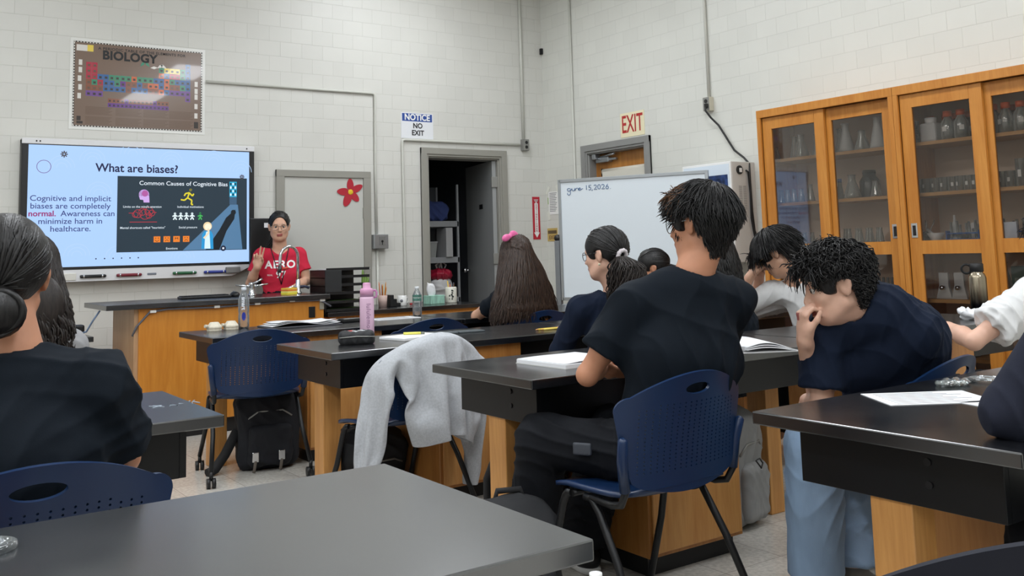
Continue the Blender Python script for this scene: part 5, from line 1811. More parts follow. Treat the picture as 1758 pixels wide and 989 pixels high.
# ---------------------------------------------------------------- 5  girl with scrunchie ponytail
H = Head((-3.03, -4.50, 1.160), 112, 6, 0, 1.0)
J = dict(pel=(-2.95, -4.52, .53), che=(-2.955, -4.53, .78), nek=(-2.98, -4.52, .995), shL=(-3.13, -4.42, .905), shR=(-2.83, -4.60, .905), elL=(-3.17, -4.30, .70), wrL=(-3.0, -4.13, .79), elR=(-2.76, -4.40, .74), wrR=(-2.84, -4.14, .79), knL=(-3.0, -4.12, .5), knR=(-2.8, -4.12, .5), anL=(-3.0, -4.1, .08), anR=(-2.8, -4.1, .08))
p = Person('girl in a navy top with glasses and a wavy ponytail in a white scrunchie', J, H, sk_p, .006)
p.body(); H.face(p.t, eyes=False)
p.shirt(c_navy, 'long_sleeve_top', torso=(.16, .12, .165, .118), slv=(.06, .062), long=.9, seed=15, neck=.062)
p.trousers(c_trs)
p.head_mesh('hair', cap_ops(.010, .06, -.06), .005, h_black)
P_, D_ = pulled(620, 9, (-.42, -.86, -.42), hairline=.3)
p.head_locks('hair_strands', P_, np.full(len(P_), .0055), h_black)
P_ = tail(620, 21, (-.04, -.105, -.02), .28, (-.04, .12, -1), .072, .016, 1.7, drop=(-.01, -.04, .015))
p.head_locks('ponytail', P_, np.random.default_rng(4).uniform(.003, .0055, 620), h_dkbr)
sc_ = MB()
ax = nrm(V3(-.3, -.8, -.35)); a1 = nrm(np.cross(ax, V3(0, 0, 1))); a2 = np.cross(ax, a1)
sc_.tube([H.w(V3(-.035, -.108, -.015) + a1 * .024 * math.cos(t_) + a2 * .024 * math.sin(t_)) for t_ in np.linspace(0, 2 * PI, 30, endpoint=False)], [.010 + .0015 * math.sin(i * 2.1) for i in range(30)], 8, closed=True)
sc_.build('scrunchie', M('white velvet', (204, 196, 200), .7, sheen=.4), p.t, False)
glasses(p, M('dark acetate', (44, 44, 48), .3), (.027, .020))
MB().sphere(H.w((-.083, -.006, -.045)), .006).build('earring', M('pale stud', (214, 206, 180), .3), p.t, False)

# ---------------------------------------------------------------- 6  girl in a grey hood, far
H = Head((-1.31, -2.98, 1.04), 140, 4, 0, 1.04)
J = dict(pel=(-1.24, -2.98, .52), che=(-1.24, -2.98, .74), nek=(-1.275, -2.995, .885), shL=(-1.41, -2.87, .81), shR=(-1.16, -3.09, .81), elL=(-1.45, -2.75, .70), wrL=(-1.35, -2.58, .79), elR=(-1.05, -2.95, .72), wrR=(-1.1, -2.6, .79), knL=(-1.36, -2.55, .5), knR=(-1.16, -2.55, .5), anL=(-1.36, -2.5, .08), anR=(-1.16, -2.5, .08))
p = Person('girl in a pale grey hooded top facing left, small, before the whiteboard', J, H, sk_m, .006)
p.body(); H.face(p.t, eyes=True)
p.shirt(M('pale grey marl', (176, 178, 180), .9, sheen=.2), 'hooded_top', long=.9, seed=17, torso=(.15, .11, .15, .11), slv=(.06, .06), neck=.06)
o = [('u', 0, ecap(J['nek'] + V3(.07, -.05, -.05), J['nek'] + V3(-.02, .05, -.02), (.7, -.6, .1), (.09, .05), (.05, .035)))]
organic('hood', [('u', 0, ell(V3(*J['nek']) + V3(.055, -.045, -.03), (.085, .085, .05)))], .006, M('white marl', (206, 208, 210), .9), p.t, disp=folds(.005, 30, 3))
p.head_mesh('hair', cap_ops(.010, .06, -.06), .005, h_black)
P_, D_ = pulled(420, 10, (.2, -.95, -.12), hairline=.3)
p.head_locks('hair_strands', P_, np.full(len(P_), .0055), h_black)
P_ = tail(70, 22, (.02, -.12, .01), .17, (.1, -.35, -1), .04, .012, 1.5, drop=(0, -.03, 0))
p.head_locks('ponytail', P_, np.full(70, .008), h_black)
p.trousers(c_trs)

# ---------------------------------------------------------------- 7  boy with crossed arms (centre)
H = Head((-3.685, -5.770, 1.262), 103, 3, 0, 1.04)
J = dict(pel=(-3.780, -5.665, 0.545), che=(-3.750, -5.725, 0.830), nek=(-3.715, -5.765, 1.110), shL=(-3.895, -5.650, 1.005), shR=(-3.560, -5.790, 1.005),
         elL=(-3.995, -5.525, 0.775), wrL=(-3.810, -5.400, 0.800), elR=(-3.500, -5.585, 0.785), wrR=(-3.750, -5.470, 0.765),
         knL=(-4.05, -5.33, .545), knR=(-3.74, -5.30, .535), anL=(-4.03, -5.22, .09), anR=(-3.72, -5.12, .09), neckr=.058)
p = Person('boy in a black T-shirt with arms crossed and glasses, seated at centre from behind', J, H, sk_m, .005)
p.hand('L', d=(.8, -.25, .05), palm=(.2, -.9, 0), thumb=(.0, .1, 1), curl=(45, 48, 50, 52))
p.hand('R', d=(-.93, .12, -.05), palm=(.1, .5, .8), thumb=(-.2, .7, .5), curl=(38, 42, 46, 50), tcurl=20, thumb_in=.4)
p.body()
p.shirt(c_blk, 'tshirt', f=.66, torso=(.175, .13, .18, .13), slv=(.064, .078), seed=23, amp=.007, freq=12, neck=.070, hem=.10)
p.trousers(c_trs, thigh=(.10, .085), shin=(.085, .085), seed=5).shoes(m_black, m_white, [(-.1, 1, 0), (.1, 1, 0)])
p.head_mesh('hair', cap_ops(.015, .076, -.070, ext=.035), .005, h_black)
p.fuzz(6500, 31, (.15, -.40, .9), .056, .034, .015, lift=.22, jit=.16, mats=[h_black, h_tint], tint=True, fringe=-.008, r=(.0016, .0032))
glasses(p, M('clear grey acetate', (150, 160, 164), .15), (.028, .024))
organic('pocket_patch', [('u', 0, rbox((-4.045, -5.545, .545), (.007, .032, .02), .003, frame(119)))], .004, M('grey label', (60, 64, 72), .6), p.t)

# ---------------------------------------------------------------- 8  dark haired student behind him
H = Head((-2.15, -4.38, 1.115), 95, 14)
J = dict(pel=(-2.15, -4.46, .53), che=(-2.15, -4.44, .76), nek=(-2.15, -4.42, .945), shL=(-2.30, -4.38, .86), shR=(-2.01, -4.40, .86), elL=(-2.33, -4.2, .75), wrL=(-2.2, -4.05, .79), elR=(-1.98, -4.2, .75), wrR=(-2.06, -4.05, .79), knL=(-2.15, -4.1, .5), knR=(-1.97, -4.1, .5), anL=(-2.15, -4.05, .08), anR=(-1.97, -4.05, .08))
p = Person('dark haired student almost hidden behind the boy with crossed arms', J, H, sk_l, .008)
p.body(); p.shirt(c_blk, 'tshirt', seed=18); p.trousers(c_trs)
p.head_mesh('hair', cap_ops(.014, .06, -.075, ear=False), .006, h_black)
P_ = falling(420, 33, -.15, 1.1, .02, .008, 1.5, front=50)
p.head_locks('hair_strands', P_, np.full(len(P_), .006), h_black)

# ---------------------------------------------------------------- 9  student in white, head on hands
H = Head((-1.745, -4.47, 1.135), 116, 34, 0, 1.05)
J = dict(pel=(-1.50, -4.66, .54), che=(-1.555, -4.62, .78), nek=(-1.655, -4.53, .985), shL=(-1.73, -4.40, .915), shR=(-1.49, -4.62, .925),
         elL=(-1.905, -4.28, .815), wrL=(-1.845, -4.35, 1.005), elR=(-1.62, -4.18, .815), wrR=(-1.72, -4.31, .99), knL=(-1.72, -4.32, .52), knR=(-1.5, -4.3, .52), anL=(-1.72, -4.25, .08), anR=(-1.5, -4.2, .08))
p = Person('student in a white shirt with black bowl cut resting the face on both hands', J, H, sk_l, .006)
p.hand('L', d=(.45, -.2, .8), palm=(.75, -.35, .3), thumb=(.3, -.8, .2), curl=(40, 45, 50, 50))
p.hand('R', d=(-.3, -.35, .8), palm=(-.2, -.8, .2), thumb=(-.8, .2, .2), curl=(35, 40, 45, 50))
p.body(); H.face(p.t, eyes=False)
p.shirt(c_wht, 'shirt', long=.30, seed=19, torso=(.155, .12, .16, .115), slv=(.062, .07), neck=.062, amp=.008, freq=18)
p.trousers(c_trs)
p.head_mesh('hair', cap_ops(.020, .045, -.06), .006, h_black)
p.fuzz(3200, 35, (0, -.2, .97), .07, .055, .022, lift=.14, jit=.08, fringe=.02, r=(.0022, .0038))
glasses(p, M('gold wire', (180, 150, 90), .3, .9), (.027, .021))

# ---------------------------------------------------------------- 10  leaning boy in jeans
H = Head((-3.368, -6.056, 1.050), 140, 14, 0, 1.02)
J = dict(pel=(-2.97, -6.0, .57), che=(-3.10, -6.05, .835), nek=(-3.308, -6.081, 0.985), shL=(-3.363, -5.981, 0.885), shR=(-3.163, -6.196, 0.885),
         elL=(-3.388, -5.986, 0.655), wrL=(-3.253, -5.826, 0.640), elR=(-3.303, -5.906, 0.700), wrR=(-3.462, -5.992, 0.878),
         knL=(-3.42, -5.97, .535), knR=(-3.20, -5.90, .53), anL=(-3.415, -5.94, .09), anR=(-3.22, -5.95, .09), bow=(-3.11, -6.06, .845), bowr=(.16, .145, .12))
p = Person('boy in a navy T-shirt and jeans leaning far forward, chin on his hand', J, H, sk_p, .005)
p.hand('R', d=(-.12, -.05, 1), palm=(.85, -.45, .05), thumb=(-.35, -.9, .1), curl=(58, 62, 66, 70), tcurl=20, thumb_in=.25)
p.hand('L', d=(.5, .2, -.25), palm=(0, 0, -1), thumb=(-.4, .9, 0), curl=(15, 18, 20, 24))
p.body(); H.face(p.t, eyes=True)
p.shirt(c_navy, 'tshirt', f=.74, torso=(.185, .15, .18, .15), slv=(.066, .080), seed=27, amp=.0045, freq=16, neck=.066, hem=.06)
m_den = M('washed denim', (134, 158, 186), .85, var=.20, vscale=9, bump=.1, bscale=500, stretch=(1, 1, .4))
p.trousers(m_den, thigh=(.10, .088), shin=(.092, .088), seed=9, amp=.0045, freq=14, name='jeans').shoes(M('grey canvas', (128, 126, 122), .7), m_white, [(-.8, .6, 0), (-.8, .5, 0)])
p.head_mesh('hair', cap_ops(.013, .07, -.07, ext=.02), .005, h_black)
p.fuzz(4200, 37, (0, -.5, .86), .040, .020, .010, lift=.45, jit=.5, curl=.0055, K=9, fringe=.022, r=(.0022, .0038), stick=.25)

# ---------------------------------------------------------------- 11  white shirt at the right edge
H = Head((-1.690, -5.950, 1.160), 120, 5)
J = dict(pel=(-1.630, -6.120, 0.530), che=(-1.650, -6.100, 0.800), nek=(-1.670, -6.020, 1.020), shL=(-1.93, -5.97, 0.945), shR=(-1.490, -6.100, 0.955), elL=(-2.20, -5.84, 0.765), wrL=(-2.02, -5.62, 0.80), elR=(-1.430, -5.870, 0.800), wrR=(-1.580, -5.670, 0.800), knL=(-1.95, -5.6, .5), knR=(-1.75, -5.6, .5), anL=(-1.95, -5.5, .08), anR=(-1.75, -5.5, .08))
p = Person('person in a white short sleeved shirt cut by the right edge, elbow bent', J, H, sk_p, .006)
p.hand('L', d=(.6, .8, 0), palm=(0, 0, -1), thumb=(.8, -.5, 0), curl=(15, 18, 20, 22))
p.body(); p.shirt(c_wht, 'tshirt', f=.72, torso=(.17, .125, .175, .125), slv=(.075, .088), seed=29, amp=.008, freq=14)
p.trousers(c_trs)
p.head_mesh('hair', cap_ops(.012, .06, -.05), .006, h_black)
p.fuzz(1200, 39, (0, -.4, .9), .05, .03, .015)

# ---------------------------------------------------------------- 12  navy jacket at the right edge
H = Head((-3.64, -7.02, 1.27), 110, 6)
J = dict(pel=(-3.62, -7.28, .53), che=(-3.62, -7.24, .82), nek=(-3.64, -7.12, 1.10), shL=(-3.86, -7.03, 1.035), shR=(-3.43, -7.12, .975), elL=(-3.945, -6.91, .815), wrL=(-3.74, -7.0, .835), elR=(-3.36, -6.95, .82), wrR=(-3.40, -6.80, .825), knL=(-3.72, -6.85, .5), knR=(-3.52, -6.85, .5), anL=(-3.72, -6.8, .08), anR=(-3.52, -6.8, .08))
p = Person('person in a dark navy jacket at the right edge, forearm resting on the table', J, H, sk_p, .006)
p.hand('L', d=(.9, -.3, -.02), palm=(0, -.2, -1), thumb=(.4, .9, 0), curl=(20, 22, 24, 26))
p.hand('R', d=(-.7, .6, -.02), palm=(0, 0, -1), thumb=(-.6, -.7, 0), curl=(20, 22, 24, 26))
p.body(); p.shirt(c_jkt, 'jacket', torso=(.18, .13, .185, .13), slv=(.066, .072), long=.85, seed=33, amp=.010, freq=15)
p.trousers(c_trs)
p.head_mesh('hair', cap_ops(.012, .06, -.05), .006, h_black)
p.fuzz(1200, 41, (0, -.4, .9), .05, .03, .015)
# ================================================================== SMALL THINGS
m_glass = thin_glass('laboratory glass', body=.10, edge=.9, gloss=2.2, rough=.05)  # white in the colour stands in for specular glints on the glassware
m_pet = thin_glass('clear bottle plastic', body=.10, edge=.6, gloss=1.2, bodycol=(222, 228, 234))
m_cap_o = M('orange cap', (206, 92, 50), .45)
m_poly = M('frosted polythene', (206, 210, 214), .5, alpha=.9)
m_bluep = M('blue rack plastic', (40, 92, 170), .4)
m_paper = M('white paper', (228, 229, 232), .7)
m_print = M('grey print on paper', (120, 122, 130), .7)

# ---------------------------------------------------------------- glassware in the cabinets
def flask_mesh(mb, r, h, c=(0, 0, 0)):
    n = .30 * r + .006
    return mb.lathe(c, [(0, .002), (r * .9, .001), (r, r * .18), (r * .93, r * .45), (n * 1.15, h * .70), (n, h * .78), (n, h * .96), (n * 1.25, h), (n * 1.1, h), (n * .86, h * .95), (n * .86, h * .78), (r * .86, r * .4), (r * .88, r * .12), (0, r * .08)], 16)
def beaker_mesh(mb, r, h, c=(0, 0, 0)):
    return mb.lathe(c, [(0, .001), (r * .92, .001), (r, .006), (r, h * .97), (r * 1.07, h), (r * .96, h * .985), (r * .94, .008), (0, .006)], 16)
def place_row(kind, build, spots, label, cat, group, z):
    """first one built with its parts, the others copies"""
    first = None
    for (y, x) in spots:
        if first is None:
            first = thing(kind, label, cat, (x, y, z), 0, group if len(spots) > 1 else None)
            build(first)
        else:
            dup(first, (x, y, z), random.uniform(-.6, .6), label, group)
def fl(r, h):
    def b(t):
        flask_mesh(MB(), r, h).build('glass_body', m_glass, t)
    return b
def bk(r, h, grad=True):
    def b(t):
        beaker_mesh(MB(), r, h).build('glass_body', m_glass, t)
        if grad: MB().box(-r - .0006, -r + .0002, -r * .25, r * .25, h * .35, h * .6).build('label_patch', mt('white etched patch', (220, 222, 222), .6), t)
    return b
CXB = -.22
S1, S2_, S3, S4, S5 = 1.819, 1.489, 1.179, .809, .451
place_row('conical_flask', fl(.032, .10), [(-3.27, -.24)], 'small conical flask at the far end of the top shelf, corner cabinet', 'flask', None, S1)
place_row('conical_flask', fl(.045, .17), [(-3.40, -.18), (-3.585, -.16)], 'tall faint flask on the top shelf behind the first sliding door', 'flask', 'faint flasks on the top shelf', S1)
place_row('conical_flask', fl(.058, .17), [(-3.51, -.25)], 'largest conical flask behind the first sliding door, top shelf', 'flask', None, S1)
place_row('conical_flask', fl(.05, .185), [(-3.79, -.16)], 'leftmost tall flask on the top shelf behind the second sliding door', 'flask', None, S1)
place_row('conical_flask', lambda t: flask_mesh(MB(), .062, .205).build('glass_body', M('frosted glass', (196, 200, 202), .4, alpha=.75), t), [(-3.892, -.24)], 'large frosted conical flask on the top shelf of the corner cabinet', 'flask', None, S1)
place_row('conical_flask', fl(.058, .14), [(-4.024, -.24)], 'squat conical flask between two tall ones on the top shelf', 'flask', None, S1)
place_row('conical_flask', lambda t: flask_mesh(MB(), .06, .22).build('glass_body', mt('frosted glass b', (200, 204, 206), .4, alpha=.8), t), [(-4.15, -.24)], 'tallest frosted flask at the right end of the corner cabinet top shelf', 'flask', None, S1)
place_row('conical_flask', fl(.027, .098), [(-3.255, -.27), (-3.318, -.27), (-3.378, -.27), (-3.437, -.27), (-3.503, -.27)], 'small clear conical flask in the row on the middle shelf, first sliding door', 'flask', 'row of small flasks on the middle shelf', S2_)
place_row('conical_flask', fl(.033, .125), [(-3.578, -.26)], 'taller flask ending the row of small flasks on the middle shelf', 'flask', None, S2_)
place_row('conical_flask', fl(.03, .09), [(-3.764, -.26), (-3.80, -.24)], 'short flask left of the blue capped bottle on the middle shelf', 'flask', 'short flasks by the blue cap', S2_)
def bluecap(t):
    flask_mesh(MB(), .03, .12).build('glass_body', m_glass, t); MB().cyl((0, 0, .118), (0, 0, .145), .015).build('cap', m_bluep, t)
place_row('bottle', bluecap, [(-3.832, -.26)], 'thin glass bottle with a blue cap on the middle shelf', 'bottle', None, S2_)
def darkjar(t):
    MB().lathe((0, 0, 0), [(0, 0), (.066, 0), (.07, .01), (.07, .12), (.045, .155), (.042, .175), (0, .175)], 20).build('glass_body', M('dark smoked jar', (44, 54, 62), .15, alpha=.85), t)
    MB().lathe((0, 0, .172), [(0, .025), (.046, .025), (.046, 0), (.042, 0)], 20).build('lid', m_black, t)
place_row('jar', darkjar, [(-3.985, -.13)], 'dark smoked jar behind a flask on the middle shelf', 'jar', None, S2_)
place_row('conical_flask', fl(.062, .165), [(-3.94, -.27)], 'large clear conical flask standing before the dark jar', 'flask', None, S2_)
place_row('conical_flask', fl(.035, .11), [(-4.10, -.24), (-4.137, -.28)], 'narrow flask at the right end of the corner cabinet middle shelf', 'flask', 'narrow flasks at the shelf end', S2_)
place_row('conical_flask', fl(.024, .085), [(-3.43, -.26), (-3.502, -.26), (-3.57, -.26)], 'small flask on the third shelf behind the first sliding door', 'flask', 'small flasks on the third shelf', S3)
place_row('conical_flask', fl(.026, .10), [(y, -.27 + .03 * (i % 2)) for i, y in enumerate((-3.793, -3.841, -3.889, -3.936, -3.978, -4.02, -4.061, -4.102, -4.137))], 'small flask in the crowded row on the third shelf behind the second sliding door', 'flask', 'crowded row of small flasks', S3)
t = thing('tube_rack', 'white rack holding glass tubes low in the corner cabinet', 'rack', (CXB, -4.03, S4))
MB().box(-.05, .05, -.17, .17, .0, .012).box(-.05, .05, -.17, .17, .06, .07).build('rack_frame', m_paper, t)
for i in range(10): MB().lathe((-.02, -.15 + i * .033, .012), [(0, 0), (.009, .003), (.010, .01), (.010, .12), (.0085, .12), (.0085, .01)], 10).build('test_tube', m_glass, t)
# second cabinet
def orange_bottle(t):
    MB().lathe((0, 0, 0), [(0, .001), (.042, .001), (.046, .008), (.046, .105), (.022, .145), (.022, .16), (.019, .16), (.019, .145), (.042, .1), (.042, .01), (0, .008)], 18).build('glass_body', m_glass, t)
    MB().cyl((0, 0, .15), (0, 0, .187), .027).build('cap', m_cap_o, t)
    MB().box(-.0475, -.0462, -.014, .014, .055, .085).build('label_patch', mt('white etched patch', (220, 222, 222), .6), t)
place_row('reagent_bottle', orange_bottle, [(-4.668, -.25), (-4.757, -.25)], 'clear reagent bottle with an orange cap in the front row, third door', 'bottle', 'orange capped bottles, front of the third door', S1)
place_row('reagent_bottle', orange_bottle, [(-4.46, -.10), (-4.57, -.10), (-4.64, -.10), (-4.73, -.10)], 'reagent bottle with an orange cap in the back row, third door', 'bottle', 'orange capped bottles, back of the third door', S1)
place_row('reagent_bottle', orange_bottle, [(-4.972, -.26), (-5.05, -.26), (-5.13, -.24)], 'clear reagent bottle with an orange cap in the front row, rightmost door', 'bottle', 'orange capped bottles, rightmost door', S1)
place_row('reagent_bottle', orange_bottle, [(-5.01, -.12), (-5.09, -.12)], 'reagent bottle with an orange cap in the back row, rightmost door', 'bottle', 'orange capped bottles, back of the rightmost door', S1)
def jug(t):
    MB().box(-.05, .05, -.056, .056, 0, .125, b=.014).build('jug_body', m_poly, t); MB().cyl((0, 0, .12), (0, 0, .16), .036).build('lid', m_paper, t)
place_row('plastic_jug', jug, [(-4.545, -.24)], 'square white plastic jug on the top shelf behind the third door', 'jug', None, S1)
def cyl_(t):
    MB().lathe((0, 0, 0), [(0, 0), (.024, 0), (.024, .006), (.014, .012), (.014, .15), (.012, .15), (.012, .014), (0, .012)], 14).build('glass_body', m_glass, t)
    for i in range(9): MB().lathe((0, 0, .03 + i * .012), [(.0146, 0), (.0146, .003)], 14).build('graduation', m_black, t)
place_row('measuring_cylinder', cyl_, [(-4.445, -.24)], 'thin graduated cylinder beside the white plastic jug', 'cylinder', None, S1)
place_row('beaker', bk(.03, .095), [(y, -.25) for y in (-4.435, -4.493, -4.558, -4.614, -4.669, -4.723, -4.773, -4.815)], 'glass beaker in the row on the middle shelf behind the third door', 'beaker', 'beakers on the middle shelf, third door', S2_)
place_row('beaker', bk(.03, .10), [(y, -.25) for y in (-4.948, -4.99, -5.04)], 'glass beaker in the row on the middle shelf behind the rightmost door', 'beaker', 'beakers on the middle shelf, rightmost door', S2_)
place_row('beaker', bk(.04, .17), [(-5.10, -.22)], 'tall beaker behind the rightmost door on the middle shelf', 'beaker', None, S2_)
t = thing('mortar', 'white porcelain mortar with its pestle on the third shelf', 'mortar', (-.26, -4.53, S3))
MB().lathe((0, 0, 0), [(0, 0), (.028, 0), (.03, .008), (.055, .048), (.05, .05), (.02, .016), (0, .013)], 20).build('bowl', m_paper, t)
MB().tube([(0, .0, .02), (.0, .055, .075)], [.014, .008], 10).build('pestle', m_paper, t)
t = thing('funnel', 'white plastic funnel upside down on the third shelf', 'funnel', (-.2, -4.632, S3))
MB().lathe((0, 0, 0), [(.062, 0), (.064, .006), (.014, .11), (.008, .125), (.006, .16), (.004, .16), (.008, .11), (.058, .004)], 20).build('cone', m_poly, t)
t = thing('utensil_bundle', 'bundle of steel spatulas and tongs beside the mortar', 'utensils', (-.24, -4.455, S3))
for i in range(6):
    a = -.5 + i * .16
    MB().tube([(0, 0, .004), (.02 * math.sin(i * 2), a * .06, .07), (.03 * math.sin(i * 2), a * .13, .135)], .003, 6).build('spatula', m_chrome, t)
MB().lathe((0, 0, 0), [(0, 0), (.02, 0), (.024, .06), (.022, .06), (.018, .004)], 12).build('holder_cup', m_glass, t)
for y, a, nm in ((-4.585, .25, 'small white card leaning beside the funnel, left side'), (-4.74, -.3, 'small white card leaning behind the test tubes, right side')):
    t = thing('card', nm, 'card', (-.14, y, S3))
    MB().box(-.002, .002, -.03, .03, .0, .11, R=Matrix.Rotation(a, 3, 'X'), c=(0, 0, 0)).build('sheet', m_paper, t)
    MB().box(-.003, -.002, -.01, .01, .055, .075, R=Matrix.Rotation(a, 3, 'X'), c=(0, 0, 0)).build('print', m_print, t)
def rack(label, y, tubes=True, boxes=False):
    t = thing('tube_rack', label, 'rack', (-.25, y, S3))
    m = MB().box(-.045, .045, -.11, .11, 0, .008).box(-.045, .045, -.11, .11, .038, .046)
    for s in (-1, 1): m.box(-.045, .045, s * .106 - .004, s * .106 + .004, 0, .06)
    m.build('rack_frame', m_bluep, t)
    for i in range(7):
        h = .09 + .025 * ((i * 3) % 4) / 3
        MB().lathe((-.01 + .02 * (i % 2), -.09 + i * .03, .008), [(0, 0), (.008, .003), (.009, .01), (.009, h), (.0075, h), (.0075, .01)], 10).build('test_tube', m_glass, t)
    return t
rack('blue test tube rack on the third shelf behind the third door', -4.73)
rack('blue test tube rack behind the rightmost door', -5.03)
for i, nm in enumerate(('left', 'right')):
    t = thing('plastic_box', 'pale translucent box in front of the blue rack, %s one' % nm, 'box', (-.325, -4.975 - i * .082, S3 + .05))
    MB().box(-.012, .012, -.038, .038, -.05, .05, b=.004).build('box_body', M('pale box', (206, 216, 232), .4, alpha=.92) if i == 0 else mt('pale box b', (206, 216, 232), .4), t)
for i, y in enumerate((-4.565, -4.668)):
    t = thing('clamp_stand', 'grey metal stand with a round knob low in the right cabinet, %s one' % ('left', 'right')[i], 'stand', (-.25, y, S4))
    MB().prism([(-.055, 0), (.05, 0), (.032, .08), (.032, .165), (-.03, .165), (-.03, .085)], lambda u, v, t_: (-t_, -u, v), .0, .02).build('plate', M('light grey enamel', (188, 190, 192), .4) if i == 0 else mt('light grey enamel b', (188, 190, 192), .4), t)
    MB().lathe((-.02, 0, .07), [(0, .03), (.014, .028), (.016, .0)], 16, axis=(-1, 0, 0)).build('knob', m_chrome, t)
    t = thing('clamp_box', 'grey box on the lowest visible shelf of the right cabinet, %s one' % ('left', 'right')[i], 'box', (-.24, y - .02, S5))
    MB().box(-.05, .05, -.046, .046, 0, .19, b=.006).build('box_body', mt('grey carton', (170, 174, 176), .5), t)
place_row('conical_flask', fl(.07, .23), [(-4.95, -.26)], 'big conical flask low behind the rightmost door', 'flask', None, S4)
t = thing('book', 'green spined book standing low behind the rightmost door', 'book', (-.14, -5.06, S4))
MB().box(-.01, .09, -.12, .12, 0, .2, b=.003).build('cover', M('green book cloth', (70, 110, 96), .6), t)
MB().box(-.0115, -.01, -.10, .10, .06, .13).build('title_band', mt('pale band', (150, 170, 160), .6), t)

# ---------------------------------------------------------------- closet contents
t = thing('storage_bin', 'grey plastic bin on the second closet shelf', 'bin', (-1.24, .53, 1.15))
MB().prism([(-.17, 0), (.13, 0), (.15, .15), (-.19, .15)], lambda u, v, t_: (u, t_, v), -.1, .1).build('tub', M('translucent grey bin', (120, 122, 120), .4), t)
MB().box(-.195, .155, -.105, .105, .15, .162).build('rim', m_sh, t)
t = thing('folder_box', 'white file box standing on the second closet shelf', 'box', (-.96, .5, 1.15))
MB().box(-.04, .04, -.1, .1, 0, .30, b=.004).build('box_body', M('white file box', (150, 150, 150), .6), t)
t = thing('carrier_bag', 'white carrier bag with a red top tied with handles, on the third closet shelf', 'bag', (-1.0, .53, .74))
organic('bag_body', [('u', 0, ell((-1.0, .53, .85), (.13, .1, .13))), ('i', .01, half((-1, .53, .742), (0, 0, -1)))], .008, M('white bag plastic', (196, 196, 196), .4), t, disp=folds(.012, 10, 4))
organic('red_wrap', [('u', 0, ell((-1.01, .52, .965), (.115, .09, .06)))], .008, M('red bag plastic', (150, 24, 50), .4), t, disp=folds(.014, 12, 8))
for q in (-1, 1): MB().tube([(q * .03, 0, .26), (q * .06, -.01, .33), (0, -.01, .37), (-q * .02, 0, .27)], .009, 6).build('handle', mt('white bag handle', (200, 200, 200), .4), t)
t = thing('carrier_bag', 'blue and white printed bag left of the red topped one in the closet', 'bag', (-1.30, .54, .74))
organic('bag_body', [('u', 0, rbox((-1.30, .54, .82), (.11, .08, .08), .03))], .008, M('blue printed bag', (34, 44, 96), .5, var=.5, vscale=14), t, disp=folds(.01, 12, 6))
t = thing('cloth_pile', 'crumpled blue fabric pile on the top closet shelf', 'fabric', (-1.17, .62, 1.52))
organic('folded_cloth', [('u', 0, rbox((-1.17, .60, 1.62), (.25, .15, .10), .05))], .012, M('dark blue cloth', (36, 50, 96), .9), t, disp=folds(.02, 9, 2))

# ---------------------------------------------------------------- teacher desk and counter
t = thing('keyboard', 'black computer keyboard on the teacher desk', 'keyboard', (-3.86, -.93, .912), R_(-4))
MB().box(-.19, .17, -.07, .07, 0, .018, b=.006).build('base', m_black, t)
m = MB()
for j in range(5):
    for i in range(16): m.box(-.18 + i * .021, -.163 + i * .021, -.06 + j * .024, -.041 + j * .024, .016, .023)
m.build('keys', m_blackm, t)
t = thing('computer_mouse', 'black computer mouse next to the keyboard on the teacher desk', 'mouse', (-3.64, -.92, .912))
MB().sphere((0, 0, .012), (.035, .055, .026), 18, 10).build('shell', m_black, t); MB().cyl((-.004, .03, .034), (.004, .03, .034), .008).build('scroll_wheel', m_print, t)
t = thing('monitor', 'black computer monitor standing behind the presenter by the wall display', 'monitor', (-3.10, -.17, .91))
MB().box(-.17, .15, -.03, .0, .06, .62, b=.006).build('panel', m_black, t); MB().box(-.03, .03, -.02, .04, 0, .2).box(-.11, .11, -.09, .09, -.165, -.145).box(-.03, .03, -.01, .03, -.15, .1).build('stand', m_black, t)
MB().box(-.05, -.015, -.0315, -.03, .54, .58).build('sticker', m_paper, t)
t = thing('gas_tap', 'chrome gas tap turret on the teacher desk, to the presenter\'s side', 'tap', (-3.52, -.95, .912))
MB().lathe((0, 0, 0), [(0, 0), (.035, 0), (.03, .012), (.02, .02), (.02, .075), (.026, .085), (.02, .1), (0, .102)], 18).build('column', m_chrome, t)
for a in (-.2, PI - .3):
    c_, s_ = math.cos(a), math.sin(a)
    MB().tube([(0, 0, .07), (c_ * .05, s_ * .05, .075), (c_ * .12, s_ * .12, .085)], [.012, .009, .005], 10).build('nozzle', m_chrome, t)
MB().tube([(.0, -.02, .09), (.03, -.03, .105), (.07, -.03, .125)], [.009, .007, .009], 8).build('lever', m_chrome, t)
t = thing('faucet', 'tall chrome gooseneck faucet on the teacher desk before the presenter', 'faucet', (-3.165, -.98, .912))
MB().lathe((0, 0, 0), [(0, 0), (.03, 0), (.028, .01), (.018, .02), (.017, .10), (.012, .11)], 18).build('base', m_chrome, t)
pts = [(0, 0, .08), (0, 0, .28)] + [(-.075 + .075 * math.cos(R_(a)), -.02 * math.sin(R_(a / 2)), .28 + .085 * math.sin(R_(a))) for a in range(20, 181, 20)] + [(-.152, -.022, .24), (-.155, -.022, .20)]
MB().tube(pts, .0115, 12).build('gooseneck', m_chrome, t)
MB().tube([(-.155, -.022, .215), (-.156, -.022, .165)], [.015, .012], 12).build('nozzle', M('dark nozzle', (70, 74, 76), .3, .6), t)
MB().tube([(-.14, -.022, .195), (-.09, -.03, .20)], [.008, .010], 8).build('red_lever', M('red lever', (196, 66, 44), .4), t)
